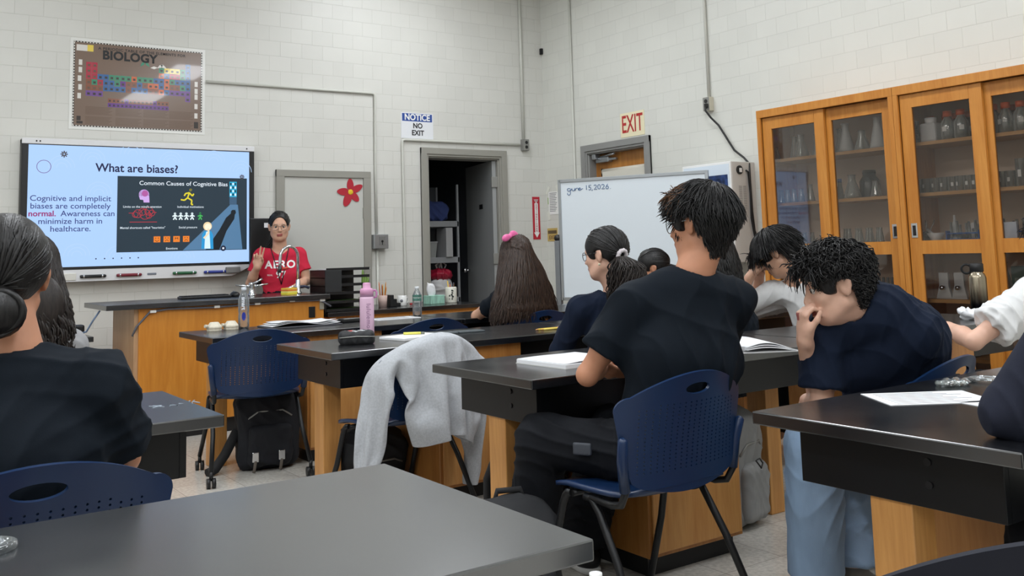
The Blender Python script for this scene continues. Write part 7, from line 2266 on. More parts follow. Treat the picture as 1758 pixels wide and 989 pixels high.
# the cloth as it came to rest over the chair back: steps between neighbouring points, in 2 mm units (chair frame)
STEPS = np.array([
-183,-66,91,2,5,12,6,-2,-1,-3,-1,-13,8,-3,12,-2,1,-13,6,-6,12,-3,0,-13,5,-6,12,-3,1,-12,6,-7,12,-4,1,-13,6,-7,12,-4,1,-12,5,-7,12,-5,1,-12,3,-7,12,-8,4,-10,2,-3,14,-5,-2,-13,
-8,43,27,6,-2,-1,5,-5,-1,4,-6,-1,3,-5,-1,4,-6,-1,0,-7,0,2,-7,-1,-1,-6,1,-6,-3,1,-15,48,17,6,-4,-1,4,-6,-1,3,-6,-1,4,-6,-1,4,-5,-1,4,-6,-1,-1,-7,0,0,-7,0,-6,-4,2,
-17,51,17,6,-5,-1,4,-6,-2,4,-6,-1,4,-7,-1,3,-6,0,5,-5,-1,3,-7,-1,-3,-7,1,-6,-5,2,-20,52,17,6,-5,-1,3,-7,-1,4,-6,-2,5,-6,-1,6,-5,-1,3,-7,0,5,-6,-1,-4,-6,1,-2,-8,0,
-26,55,19,6,-6,-1,4,-7,-1,7,-4,-2,6,-5,-1,5,-6,-1,4,-7,-1,3,-8,-1,-1,-8,0,-4,-7,1,-30,56,20,6,-6,-1,7,-4,-2,7,-5,-1,6,-5,-2,5,-7,-1,0,-8,0,2,-8,-1,4,-8,0,-3,-8,0,
-32,59,21,7,-6,-1,7,-4,-2,8,-4,-2,4,-7,-1,5,-8,-1,2,-8,-1,-2,-9,0,4,-7,0,0,-9,0,-33,61,21,8,-2,-2,7,-6,-1,2,-9,-3,5,-7,-1,6,-7,0,5,-7,-1,-4,-9,0,4,-8,0,1,-9,0,
-30,67,21,4,-8,-2,5,-8,-2,4,-8,-2,9,-2,-1,6,-8,-1,3,-9,0,-5,-8,0,2,-9,0,2,-9,0,-26,64,19,9,-1,-3,2,-9,-1,-1,-10,0,10,-2,-1,0,-10,-2,5,-8,0,3,-10,0,-6,-8,1,2,-9,0,
-21,75,17,3,-10,-1,3,-9,-1,3,-10,0,9,-3,-1,-3,-10,-2,4,-10,0,7,-7,0,-5,-8,1,-1,-10,0,-16,78,16,5,-9,-2,4,-9,-1,-2,-10,2,6,-8,-2,-4,-10,-1,8,-7,0,7,-8,0,-3,-10,0,-4,-10,1,
-12,82,15,4,-9,-1,5,-9,-2,0,-11,1,-1,-11,0,-5,-9,-2,9,-6,1,8,-8,0,-5,-10,1,-3,-10,0,-9,84,14,5,-9,-1,2,-11,-1,-6,-10,0,-3,-10,-1,3,-11,1,7,-8,-1,9,-6,1,0,-11,0,-3,-10,1,
-11,87,14,5,-10,-1,-1,-12,-1,-2,-11,-1,-7,-9,0,4,-11,1,5,-9,-1,10,-6,1,4,-11,0,-3,-11,1,-11,91,14,-2,-12,-1,-2,-11,-1,3,-12,-1,-8,-8,1,7,-10,-1,8,-9,-1,-3,-11,-1,3,-11,0,8,-9,3,
-9,90,13,4,-10,-5,-4,-12,1,-9,-7,3,-3,-12,0,8,-8,0,3,-12,-1,-4,-12,-1,1,-11,-1,8,6,-6,4,76,20,-10,-5,-5,-3,-12,3,0,-11,3,-6,-11,1,8,-10,0,-3,-12,-2,-1,-12,-1,10,-5,-3,6,9,-6,
4,57,12,-11,-5,-4,-4,1,12,-6,-10,4,1,-12,1,1,-12,-1,2,-13,-1,0,-12,-1,9,5,-6,10,6,-4,2,41,1,-12,-6,1,0,4,12,-7,-2,9,1,-10,2,1,-13,0,1,-14,-2,3,-12,-2,7,10,-5,9,7,-6,
-3,44,0,3,-13,-3,-6,-6,10,-4,5,9,-2,-9,10,1,-11,1,1,-15,0,3,-12,-3,9,9,-4,10,1,-8,5,-6,-11,-9,9,-10,11,-18,0,-8,11,-10,8,-19,0,-5,11,-10,12,-12,-1,-10,4,-9,11,-15,3,-8,6,-12,
8,1,1,-8,-10,-7,4,19,-1,-10,-12,-5,15,15,-7,-16,-7,-4,21,6,-8,-18,-1,-4,22,-2,-8,-18,3,-4,22,-6,-8,-18,9,-4,19,-13,-8,-13,15,-4,18,-14,-8,-13,16,-3,17,-16,-9,-11,17,-3,16,-14,-9,-10,17,-2,
-33,60,159,1,-13,-2,-5,-4,11,-5,-10,6,1,1,13,-2,-12,5,1,-14,1,2,-12,-1,9,6,-7,7,-6,-9,2,-8,-10,-1,-8,-10,6,-5,-11,9,1,-9,-1,6,-12,-2,8,-10,4,-2,-12,5,-2,-12,2,-8,-10,3,-5,-12,
3,-2,-13,4,-3,-12,4,2,-12,5,4,-12,4,1,-12,-42,86,157,1,-13,-1,-6,-11,5,-4,-11,7,1,4,13,-2,-8,10,0,-13,4,0,-13,0,10,-1,-8,-1,-10,-8,3,-7,-10,6,1,-12,1,6,-11,5,4,-12,5,3,-11,
4,-4,-12,3,-3,-12,4,-4,-12,3,-6,-11,2,-8,-11,3,-4,-12,3,-1,-12,5,2,-12,5,4,-12,4,2,-12,-40,89,158,-4,-11,6,-2,-13,1,-3,-12,-1,-3,-3,12,1,1,13,-2,-12,6,0,-13,2,7,-7,-6,0,-10,-8,
3,5,-12,5,4,-11,5,0,-12,5,-1,-12,4,-3,-12,4,-3,-13,3,-4,-12,4,-3,-12,3,-4,-12,3,-6,-11,2,-6,-12,4,5,-11,5,0,-12,5,2,-12,5,3,-12,-40,89,158,-4,-12,-3,-3,-12,-2,-2,-8,10,-3,-10,8,
1,2,13,-3,-8,10,-1,-14,1,0,-12,1,6,0,-12,5,1,-12,1,-5,-12,2,-3,-12,4,-4,-13,3,-2,-12,3,-3,-12,3,-3,-12,5,-3,-12,5,-3,-12,6,-2,-11,5,4,-11,4,4,-12,3,6,-11,1,6,-12,0,5,-12,
-28,72,155,-2,-12,-4,-3,-13,-3,-5,-11,5,-1,-2,13,-2,-5,12,-1,-1,13,-1,-13,2,0,-13,-1,2,-8,-10,5,-1,-13,4,-1,-12,4,0,-12,3,2,-13,4,-5,-11,2,-6,-11,1,-8,-11,6,0,-12,5,3,-11,3,5,-12,
1,6,-11,0,6,-12,0,6,-12,-2,5,-12,0,6,-11,-9,55,152,-3,-12,-4,-3,-12,-4,-4,-11,3,-2,-4,12,-2,-2,13,-1,1,14,-1,-12,5,0,-13,-2,2,-9,-10,4,0,-12,5,2,-12,4,-1,-13,-2,-10,-9,1,-7,-11,
5,-3,-11,5,4,-11,2,6,-12,-3,5,-12,-1,6,-12,0,5,-12,0,6,-12,0,5,-11,1,7,-12,1,6,-12,5,41,146,-3,-12,-5,-4,-12,4,-3,-12,-3,-2,-3,13,-2,-3,13,-1,2,13,-2,-10,8,1,-13,-2,1,-10,-8,
5,2,-13,5,0,-12,-2,-9,-10,2,-6,-11,3,-4,-12,-3,10,-9,-2,5,-12,1,6,-12,1,5,-12,2,5,-11,1,5,-13,2,4,-12,3,5,-12,2,3,-13,3,0,-13,4,38,144,-3,-12,-2,-4,-11,5,-12,-4,5,8,-10,2,
-2,-3,13,0,3,12,-3,-9,10,1,-12,-2,1,-11,-6,5,2,-13,0,-8,-10,2,-4,-12,3,-2,-12,2,1,-13,-3,2,-13,-1,5,-12,1,12,-7,0,6,-11,2,4,-12,2,4,-13,2,3,-12,3,3,-13,2,1,-13,3,2,-12,
-14,21,127,-6,-10,5,3,-5,12,6,4,11,-1,-4,12,2,-10,7,-1,-4,12,0,-12,3,-1,-10,-6,4,-5,-13,2,0,-13,1,1,-13,2,-1,-13,-3,4,-12,3,-3,-12,1,0,-13,-4,2,-12,-2,4,-12,7,8,-8,1,2,-13,
0,1,-13,0,1,-13,-2,1,-12,2,2,-13,-7,26,133,2,-5,12,3,-8,10,0,-2,13,3,2,12,1,-7,10,0,-13,4,0,-10,-7,1,2,-13,1,1,-13,0,2,-13,1,1,-13,0,1,-13,0,0,-13,2,-1,-13,0,-4,-13,
-5,-8,-10,4,5,-11,-4,0,-12,-1,1,-13,-1,1,-13,2,2,-13,0,2,-13,4,40,134,2,-8,10,2,-4,13,1,-1,13,2,-7,10,2,-2,13,0,-12,5,-1,-10,-11,2,-5,-11,-2,0,-14,-1,-1,-13,-1,0,-13,-1,0,-13,
5,5,-10,-3,-5,-12,-2,-5,-12,1,-4,-13,-3,0,-13,-1,1,-13,0,2,-13,2,3,-12,-2,0,-13,0,1,-13,11,56,135,2,-10,9,2,-1,13,0,-2,14,3,-9,8,0,-4,12,2,-12,7,-2,-9,-12,2,-5,-11,-1,0,-13,
-1,-1,-13,-1,-1,-13,-2,5,-12,3,-8,-10,0,-1,-13,-2,0,-13,-2,4,-13,0,-6,-12,-1,-3,-12,-1,-2,-13,-1,-1,-13,-1,0,-13,-2,0,-13,16,70,138,2,-11,7,1,-5,12,1,-2,13,1,-2,13,4,-8,8,0,-14,4,
-1,-8,-10,-2,2,-12,-4,3,-12,-3,0,-13,-2,0,-13,6,-3,-11,-7,-1,-11,3,-1,-12,2,-2,-13,1,-2,-13,0,-4,-12,-1,-3,-13,-1,-3,-13,0,-3,-13,-1,-1,-13,-1,0,-13,6,80,137,4,1,13,4,-9,-9,3,-12,6,
2,-6,11,1,-3,13,1,0,13,2,-12,4,1,-13,4,-2,-7,-10,-4,-5,-12,-5,1,-12,0,8,-11,-2,5,-11,-4,5,-12,-6,-1,-12,-4,-2,-12,-2,-4,-12,-1,-3,-13,-1,-4,-12,-1,-3,-13,1,-1,-13,3,-1,-12,-3,-2,-13,
2,0,-13,10,79,157,12,6,0,3,-9,-10,5,-12,1,5,-12,0,2,-7,10,2,-5,12,1,0,13,2,-12,3,0,-13,0,-5,-2,-11,-6,-2,-12,-1,-8,-10,-6,-3,-11,-4,6,-12,0,6,-11,-2,6,-12,-5,5,-11,-6,1,-11,
-5,0,-12,-3,-2,-13,1,-4,-12,-6,-1,-11,2,-1,-13,-5,-4,-12,1,-1,-13,42,80,157,4,-12,-5,4,-11,-7,5,-10,5,3,-8,10,-1,-2,13,6,-8,10,1,-13,-1,-1,-12,-3,-6,4,-11,-7,-3,-11,-6,-3,-11,-1,-8,-10,
-5,-6,-11,-5,2,-12,-4,6,-11,-3,5,-11,0,7,-12,-3,5,-12,-5,5,-11,-6,3,-10,-7,-1,-12,-6,-1,-11,-6,-5,-11,-3,-4,-12,65,74,155,3,-11,-8,-3,-8,9,6,-11,5,9,-9,1,2,-4,13,4,-11,2,0,-13,-3,
0,-13,-3,-6,5,-10,-8,-1,-11,-6,-3,-11,-6,-1,-11,-2,-8,-10,-4,-7,-11,-6,-1,-11,-4,3,-12,-4,5,-12,-3,5,-12,-4,5,-12,-4,5,-11,-1,8,-11,-7,4,-10,-6,-4,-11,-8,2,-10,70,71,154,-4,-10,9,4,-11,2,
7,-11,-3,6,-6,11,6,-11,3,2,-13,-2,0,-13,-3,1,-13,-1,-6,4,-10,-8,1,-11,-6,0,-12,-7,-3,-11,-6,0,-11,-4,-7,-11,-1,-7,-11,-5,-3,-12,-5,1,-12,-4,3,-12,-5,4,-11,-5,5,-12,-4,6,-10,-5,6,-11,
0,9,-10,-8,5,-9,67,52,159,-8,-9,-1,11,3,4,6,-7,8,8,-10,4,3,-13,0,3,-12,-1,0,-12,-3,-3,-12,-5,-7,-7,-7,-2,7,-10,-6,2,-12,-7,1,-11,-5,-3,-11,-6,-1,-12,-4,-4,-12,-3,-5,-11,-2,-7,-11,
-6,-1,-12,-5,4,-12,-5,3,-11,-6,4,-11,-6,4,-11,-4,5,-11,-5,8,-10,54,54,149,4,-12,3,11,-2,6,11,-1,6,11,2,6,4,-12,1,1,-12,-2,-1,-13,-2,-5,-9,-8,-3,-12,-4,-6,-6,-10,0,8,-10,-3,7,-10,
-5,2,-12,-5,-1,-12,-6,-4,-11,-5,0,-12,-4,-7,-11,-5,-3,-11,-5,-5,-11,-6,3,-11,-6,3,-12,-5,2,-11,-5,7,-11,-7,0,-11,43,61,147,8,-10,3,12,-1,5,11,3,7,11,2,8,3,-11,2,1,-13,-2,1,-14,-1,
-3,-11,-4,-4,-9,-8,-4,-11,-7,-6,1,-11,0,9,-11,-2,8,-10,-6,-5,-11,-5,3,-11,-5,-3,-12,-5,-1,-12,-5,-5,-11,-4,-6,-11,-6,-1,-12,-6,6,-10,-5,2,-12,-6,2,-11,-8,0,-11,39,67,142,8,-10,2,12,0,6,
10,4,7,12,0,6,4,-11,3,1,-11,1,3,-16,-2,0,-13,-1,-4,-11,-5,-6,-5,-10,-5,-7,-10,-4,5,-12,2,10,-7,-5,2,-12,-5,2,-12,-5,-2,-11,-5,-4,-12,-5,-1,-12,-6,-4,-11,-5,-5,-12,-5,4,-11,-7,0,-11,
-6,2,-12,-7,2,-11,34,71,138,9,-10,2,10,2,6,10,5,7,11,-6,5,2,-13,1,-2,-14,2,9,-10,0,3,-12,0,0,-14,-1,-7,-9,-5,-5,6,-10,-5,6,-11,3,-3,-12,-4,4,-11,-5,2,-12,-5,0,-12,-5,-2,-12,
-5,-3,-12,-5,-4,-11,-6,-1,-12,-6,0,-12,-6,3,-11,-7,3,-11,-6,4,-10,30,70,132,7,-10,1,10,4,7,11,2,6,5,-11,3,-1,-12,1,-1,-13,2,8,-10,0,-1,-12,2,10,-8,-1,-41,74,-31,7,-10,0,8,5,7,
11,-2,5,0,-12,2,-1,-13,1,-3,-12,2,7,-10,0,1,-12,1,5,-11,2,-28,82,-30,6,-10,-1,9,4,7,7,-8,4,-4,-11,1,0,-12,1,-4,-12,1,4,-11,1,6,-10,1,0,-12,2,-17,86,-27,5,-10,-1,10,1,6,
2,-11,2,-6,-10,1,-1,-12,1,-4,-10,1,4,-11,1,3,-12,1,0,-11,2,-8,90,-25,7,-8,0,-2,-10,5,8,-8,0,-7,-9,1,-1,-11,1,-4,-11,1,0,-11,2,3,-11,1,3,-11,1,0,84,-21,-10,-4,2,8,-7,-1,
6,-9,0,-5,-9,1,-1,-11,1,-4,-11,1,2,-10,1,1,-11,2,4,-11,1,-8,86,-20,-5,-8,1,7,-8,-1,8,-7,0,-5,-10,1,0,-11,1,-4,-10,1,3,-10,1,2,-10,1,3,-11,2,-10,85,-20,-5,-9,1,7,-7,-1,
7,-8,0,-4,-10,1,1,-10,1,-4,-10,1,1,-10,1,3,-10,1,7,-7,1,-14,80,-19,-5,-9,0,5,-8,0,7,-7,0,-2,-9,1,1,-11,1,-3,-9,1,0,-10,1,7,-8,1,5,-8,1,-15,77,-19,-6,-7,0,3,-9,1,
8,-6,-1,-2,-10,1,2,-10,1,-3,-9,1,2,-10,1,3,-9,1,8,-6,1,-15,74,-19,-7,-6,0,3,-9,1,7,-6,-1,-1,-10,1,2,-9,1,-2,-9,1,4,-9,1,0,-9,1,6,-8,1,-10,69,-17,-9,-1,-2,1,-9,1,
6,-6,-1,1,-9,1,0,-9,1,2,-9,1,0,-9,1,4,-8,1,4,-8,1,-8,68,-17,-7,-3,-2,-4,-8,1,3,-8,0,6,-7,0,1,-9,1,-1,-8,1,1,-9,1,4,-8,1,1,-8,1,-1,66,-17,-7,-4,-1,-6,-6,0,
0,-8,0,3,-8,1,4,-7,0,-1,-9,1,3,-8,1,0,-8,1,3,-8,1,1,65,-17,-4,-8,0,-7,-3,-1,-3,-7,0,1,-8,1,3,-7,1,3,-8,0,0,-8,1,0,-8,1,4,-8,1,3,63,-17,-5,-6,0,-2,-8,0,
-7,-3,-1,-1,-8,1,3,-7,1,2,-8,0,0,-7,1,2,-8,1,5,-5,1,0,60,-17,-4,-7,0,-3,-6,1,-1,-8,-1,-5,-5,0,1,-7,1,1,-7,1,3,-7,0,3,-7,1,5,-5,0,-3,58,-16,-4,-6,0,-2,-6,0,
1,-7,0,-5,-6,0,1,-7,1,2,-7,1,1,-7,0,3,-6,1,7,-2,1,-7,54,-17,-3,-6,0,-1,-7,0,-2,-6,0,2,-7,0,0,-6,1,-1,-7,1,2,-6,0,4,-6,1,6,-2,0,-9,53,-17,-3,-7,1,-1,-6,0,
-1,-6,0,0,-7,1,1,-6,0,0,-6,0,3,-7,1,3,-5,0,7,-1,1,-9,49,-16,-3,-5,0,-1,-7,0,0,-6,0,0,-6,1,0,-6,0,2,-6,0,0,-6,1,4,-5,0,6,2,2,-330,50,34,3,1,13,6,-4,-1,
-6,-2,-13,7,-4,12,-2,0,-13,1,-6,13,-2,0,-13,-3,-3,14,-2,0,-13,-4,-3,14,-2,1,-13,1,-8,13,-2,2,-12,7,-6,11,-2,2,-12,8,-3,11,-3,5,-11,10,-6,10,-5,9,-8,-2,28,23,3,-5,0,2,-7,-1,
-2,-7,0,-4,-5,1,-6,-2,1,-1,-6,0,6,-5,-1,6,-2,-1,6,-2,-2,-9,42,16,0,-7,0,2,-7,-1,3,-7,0,-4,-5,0,-7,-2,2,0,-7,0,7,-3,-2,7,-2,-1,4,-5,-1,-10,44,16,-3,-7,0,5,-5,-1,
1,-8,0,-2,-7,0,-7,-2,2,2,-7,-1,7,-1,-1,6,-3,-1,4,-7,-1,-17,48,16,5,-6,-1,1,-7,0,1,-8,0,1,-8,0,-8,-2,2,3,-7,-1,8,0,-2,5,-6,-1,6,-5,-1,-22,48,17,6,-5,-1,4,-7,0,
1,-8,0,-2,-8,0,-7,-4,1,5,-6,-1,8,0,-1,7,-4,-2,5,-6,-1,-27,47,18,6,-6,-1,6,-5,0,2,-8,-1,-4,-7,1,-6,-7,1,7,-5,-1,8,0,-2,7,-4,-1,8,-4,-2,-33,46,19,5,-7,-1,7,-4,0,
3,-9,-1,-7,-5,1,-2,-9,1,8,-4,-2,8,-1,-1,8,-4,-2,4,-8,-2,-33,52,20,5,-7,0,7,-6,-1,4,-8,-1,-7,-5,1,-1,-9,0,8,-4,-1,9,-2,-2,7,-6,-2,1,-9,-1,-30,58,20,3,-9,0,7,-7,-1,
5,-8,-1,-8,-5,1,1,-9,0,9,-3,-2,9,-4,-1,4,-8,-2,-3,-9,-1,-24,63,20,4,-9,0,3,-9,-1,7,-7,-1,-8,-6,1,2,-9,0,9,-3,-2,8,-5,-2,2,-10,-1,-2,-9,-2,-20,68,20,0,-10,1,4,-9,-1,
6,-8,-1,-8,-5,1,5,-10,-1,9,-3,-1,6,-8,-2,0,-10,-1,-4,-9,-2,-13,74,19,-2,-11,1,6,-8,-1,3,-10,0,-8,-6,1,6,-9,-1,9,-5,-2,4,-10,-1,-4,-9,-2,0,-10,-1,-9,78,18,-4,-10,2,6,-8,-1,
1,-11,0,-7,-8,1,7,-8,-1,8,-6,-2,2,-11,-1,-4,-10,-2,2,-10,-2,-8,84,19,-3,-11,2,5,-9,-1,0,-11,0,-7,-9,1,8,-7,-2,6,-9,-1,0,-11,-2,-3,-11,-1,7,-8,-2,-11,87,20,-3,-11,1,5,-10,-1,
-2,-11,0,-4,-10,1,8,-8,-2,3,-10,-1,-2,-11,-2,1,-11,-2,8,-8,-2,-10,91,20,-4,-11,2,4,-11,-1,-4,-10,1,-2,-12,0,8,-8,-2,0,-12,-2,-1,-12,-1,4,-11,-2,10,-5,-2,-9,93,19,-6,-11,2,2,-12,0,
-4,-11,1,-1,-12,0,6,-10,-2,-2,-12,-2,1,-12,-1,9,-8,-4,11,2,-4,-10,84,21,-8,-7,4,-3,-13,0,-1,-12,1,0,-13,-1,3,-12,-1,0,-12,-2,3,-12,-2,12,0,-5,10,4,-6,-6,69,17,-10,-2,8,-6,-9,4,
0,-14,0,0,-13,-1,1,-13,-1,0,-13,-2,7,-10,-4,10,6,-5,11,4,-6,-8,52,7,-4,3,13,-9,-4,10,-1,-13,0,0,-14,-1,0,-13,-1,1,-13,-2,8,-9,-4,11,4,-7,5,11,-3,-1,50,3,-4,-6,11,-6,1,11,
-4,-12,4,0,-14,0,0,-13,-1,2,-13,0,5,-11,-3,8,9,-5,7,-5,-10,-1,-4,-12,0,15,-7,2,-20,-5,-7,15,-6,11,-16,-6,-11,10,-6,9,-17,-5,-8,11,-6,12,-16,-5,-10,11,-6,17,-16,-6,-17,3,1,14,9,-8,
-14,-7,-5,14,12,-7,-16,-3,-2,18,-3,-9,-17,7,-3,18,-11,-9,-14,14,-3,15,-16,-10,-10,18,-2,14,-18,-11,-8,21,0,13,-18,-11,-7,19,-1,12,-17,-11,-7,19,-1,12,-17,-11,-6,18,0,-23,69,176,-3,-7,10,-5,-9,9,
-3,-11,6,-2,-14,2,0,-13,2,1,-13,-1,9,-6,-8,-5,-11,-5,4,-5,-10,4,-3,-13,5,-2,-12,4,-2,-13,4,0,-12,6,2,-12,-2,8,-10,5,5,-11,1,-4,-13,2,-5,-12,0,-5,-12,-1,-9,-9,2,-2,-13,3,1,-13,
5,3,-12,4,2,-12,-23,99,180,-4,-11,6,-5,-9,8,-3,-8,10,-3,-12,4,0,-14,3,0,-13,2,1,-12,-6,5,-1,-12,3,-4,-12,5,-6,-11,4,0,-13,4,0,-12,4,0,-13,2,7,-10,3,-1,-13,4,-2,-12,2,-5,-12,
1,-5,-13,-2,-8,-10,0,-6,-11,1,-3,-13,4,0,-12,3,1,-13,4,2,-12,-19,108,182,-4,-9,7,-4,-10,8,-4,-10,8,-2,-11,6,-2,-12,4,0,-14,0,1,-12,-6,3,-5,-12,5,-2,-12,4,4,-12,4,0,-12,5,-1,-12,
5,-1,-12,2,-3,-13,2,-4,-12,2,-4,-12,1,-4,-13,2,-4,-12,-1,-8,-11,0,-5,-11,0,-4,-13,4,0,-12,3,0,-13,4,1,-12,-16,116,182,-3,-12,6,-4,-10,7,-4,-7,10,-3,-11,7,-2,-12,3,-1,-13,0,0,-13,-5,
4,-6,-11,5,2,-12,3,-2,-12,0,-5,-12,2,-4,-13,2,-3,-12,2,-3,-12,3,-3,-13,2,-4,-12,3,-3,-12,4,-2,-13,3,-3,-12,1,-4,-12,0,-6,-12,3,0,-12,2,-1,-13,4,0,-13,-12,122,185,-3,-12,3,-4,-7,10,
-3,-10,9,-5,-9,8,-2,-12,2,-1,-13,0,0,-13,-5,2,-8,-10,3,-3,-13,3,-3,-12,2,-3,-12,4,-4,-13,2,0,-13,3,-4,-12,1,-5,-12,1,-5,-12,1,-4,-12,2,-4,-12,2,-3,-13,2,-3,-12,3,-3,-13,3,-1,-13,
3,-1,-12,4,0,-13,-10,127,183,-3,-10,9,-4,-11,5,-5,-12,3,-2,-4,13,-3,-12,5,-1,-13,-1,0,-12,-5,2,-7,-10,3,-3,-13,3,-4,-12,3,-4,-13,2,-4,-12,1,-7,-11,2,-4,-12,2,-5,-12,2,-2,-13,2,-3,-13,
2,-1,-13,2,-1,-13,2,0,-13,2,1,-12,0,1,-13,-3,3,-13,2,1,-13,2,109,184,-6,-12,1,-4,-11,4,-2,-7,11,-2,-5,12,-3,-10,8,-1,-14,-1,0,-12,-5,2,-8,-10,1,-6,-12,3,-4,-12,3,-5,-12,2,-5,-12,
3,-4,-13,2,-2,-12,2,-1,-13,1,0,-13,1,0,-13,0,1,-14,-2,2,-13,2,0,-12,0,2,-13,-3,2,-13,0,2,-13,2,1,-13,11,90,181,-7,-11,-2,-2,-8,11,-2,-6,11,-2,-6,12,-2,-9,9,-1,-14,-1,0,-12,-5,
1,-8,-11,2,-3,-13,2,-4,-12,2,-5,-12,3,-5,-12,2,-2,-12,1,0,-13,0,2,-13,0,1,-13,-1,2,-13,-1,1,-13,0,1,-13,-2,2,-13,-3,2,-13,0,2,-13,1,1,-13,0,1,-13,15,63,180,-2,-2,12,-2,-8,10,
-2,-8,11,-2,-8,10,-1,-13,-2,1,-13,-4,0,-8,-11,2,-3,-12,2,-2,-13,2,-2,-13,1,-2,-13,-5,3,-12,-3,1,-12,-3,1,-13,-1,2,-13,-1,1,-13,1,2,-13,0,2,-13,0,1,-12,0,2,-13,1,1,-13,0,2,-13,
0,1,-13,13,37,196,7,6,9,-2,-10,8,-1,-10,9,0,-11,-8,1,-14,2,0,-7,-12,-1,3,-12,1,0,-14,-1,0,-13,0,-1,-13,-1,-1,-13,-1,-2,-12,-2,-6,-12,-1,2,-13,-1,0,-13,-1,-2,-13,0,3,-12,-1,-1,-13,
-1,0,-13,0,1,-13,0,1,-13,3,4,-13,14,47,194,4,-6,11,2,2,13,-1,-13,6,0,-10,-9,1,-13,1,-1,-8,-10,0,-3,-13,-1,-1,-14,-1,-1,-13,-1,-1,-13,0,-1,-13,0,1,-13,-1,-2,-13,-2,-2,-12,-4,-4,-12,
2,2,-13,0,1,-13,-1,1,-13,-1,0,-13,-2,-2,-13,0,1,-13,1,2,-13,18,62,194,1,-1,13,3,-11,5,2,-9,11,2,-10,-8,-1,-13,1,0,-9,-11,-2,0,-13,0,-2,-13,-1,-3,-13,-1,-2,-13,0,-3,-13,-1,-2,-12,
-4,-5,-12,-2,-3,-13,-2,-2,-12,-2,-1,-13,-1,1,-14,-1,0,-13,0,1,-13,2,2,-13,0,0,-13,-2,-1,-13,20,82,195,3,-8,9,4,-9,9,3,-11,9,-1,-11,-8,1,-13,0,-1,-7,-11,-1,-7,-11,-2,-5,-12,-1,-3,-12,
-1,-3,-13,-1,-2,-13,-1,-3,-13,-2,-2,-13,-1,-2,-13,-2,-2,-12,-2,-1,-13,-2,-1,-13,-1,-1,-13,-2,-1,-13,-1,0,-13,0,0,-13,-1,0,-14,10,94,183,11,7,0,3,-9,8,4,-7,10,3,-8,11,4,-10,7,1,-12,-5,
1,-13,-2,-3,-5,-12,-1,-6,-11,-3,-5,-12,-5,2,-12,-5,0,-12,-2,-2,-13,-2,-3,-13,-1,-2,-12,2,-3,-13,0,-3,-13,0,-3,-12,0,-3,-13,-1,-2,-13,0,-2,-13,-1,-2,-13,-1,-2,-12,0,-1,-13,0,111,188,11,8,1,
7,-11,-3,4,-11,5,4,-8,9,4,-8,10,4,-11,4,1,-13,-3,1,-12,-5,-5,0,-12,-2,-6,-11,-1,-7,-11,-4,-4,-12,-5,-2,-12,-4,5,-11,-4,1,-13,-4,0,-12,-3,-1,-13,-2,-3,-12,-1,-2,-13,0,-2,-13,3,-3,-12,
-1,-1,-13,-1,-2,-13,-1,-3,-13,-1,-2,-13,22,113,192,5,-11,4,5,-11,3,7,-12,2,4,-7,10,4,-13,0,2,-12,-3,1,-12,-5,-5,-4,-11,-4,3,-12,-5,-6,-12,-1,-8,-10,-3,-5,-11,-6,-3,-12,-5,-1,-12,-4,2,-12,
0,5,-12,-3,3,-12,-3,2,-13,-4,1,-13,-3,0,-12,-4,-3,-12,-3,-3,-13,-1,-3,-12,0,-2,-13,38,106,190,5,-13,2,6,-9,7,6,-10,5,5,-12,3,4,-13,0,1,-12,-5,2,-13,-4,-4,-7,-11,-5,5,-11,-5,-1,-12,
-6,-3,-11,-5,-5,-11,-1,-7,-11,-3,-5,-12,-4,-4,-12,-5,-2,-11,-6,0,-12,-2,2,-13,-1,3,-13,1,5,-12,-2,3,-13,-5,3,-12,-6,2,-11,-5,1,-12,48,96,187,6,-11,6,5,-12,1,6,-10,5,5,-12,4,3,-12,-3,
2,-13,-3,1,-13,-4,-2,-10,-8,-6,-3,-11,-5,4,-13,-5,1,-11,-7,1,-12,-6,-3,-11,-4,-4,-12,-4,-4,-12,-2,-5,-12,-1,-8,-10,-3,-4,-13,-4,-2,-12,-5,2,-12,-4,2,-12,-4,3,-12,-2,4,-13,0,5,-12,50,105,182,
6,-9,8,6,-9,7,4,-11,4,4,-13,-2,3,-13,-1,2,-13,-3,0,-12,-6,-2,-11,-7,-5,-7,-9,-6,-3,-12,-5,2,-12,-6,0,-11,-2,5,-13,-6,0,-11,-3,-5,-12,-2,-8,-10,-3,-4,-12,-3,-3,-12,-4,-3,-13,-4,-3,-12,
-5,-3,-12,-5,-1,-11,-6,0,-12,-7,3,-11,51,109,169,8,-7,6,12,1,6,10,-6,7,4,-13,0,2,-14,-2,1,-13,-2,1,-12,-2,-4,-9,-9,-1,-10,-7,-4,-9,-10,-5,-2,-11,-3,4,-13,-3,2,-12,-5,2,-12,-3,3,-12,
-8,0,-11,-5,-2,-12,-5,-2,-12,-4,-5,-11,-3,-5,-12,-3,-6,-11,-5,0,-12,-4,-4,-12,-6,0,-12,35,99,165,12,-3,5,11,-1,7,12,2,7,5,-13,2,3,-13,-1,1,-13,-2,1,-13,-2,0,-13,-2,-4,-6,-11,-4,-7,-10,
-3,-9,-9,-5,-1,-13,-5,1,-12,-4,2,-12,-5,1,-12,-3,6,-11,-5,2,-12,-6,2,-12,-3,-5,-12,-3,-7,-10,-4,-2,-12,-5,-1,-12,-7,1,-11,-4,-3,-13,31,95,158,12,0,7,11,-3,6,12,0,6,6,-12,2,3,-13,0,
4,-13,0,0,-13,-2,1,-13,-2,-1,-12,-4,-4,-8,-10,-4,-4,-12,-5,-1,-12,-4,0,-13,-5,0,-12,-5,2,-12,-5,2,-12,-4,4,-12,-4,7,-10,-4,-6,-12,-4,-3,-12,-7,3,-10,-6,0,-12,-6,1,-11,-3,-4,-13,29,90,151,
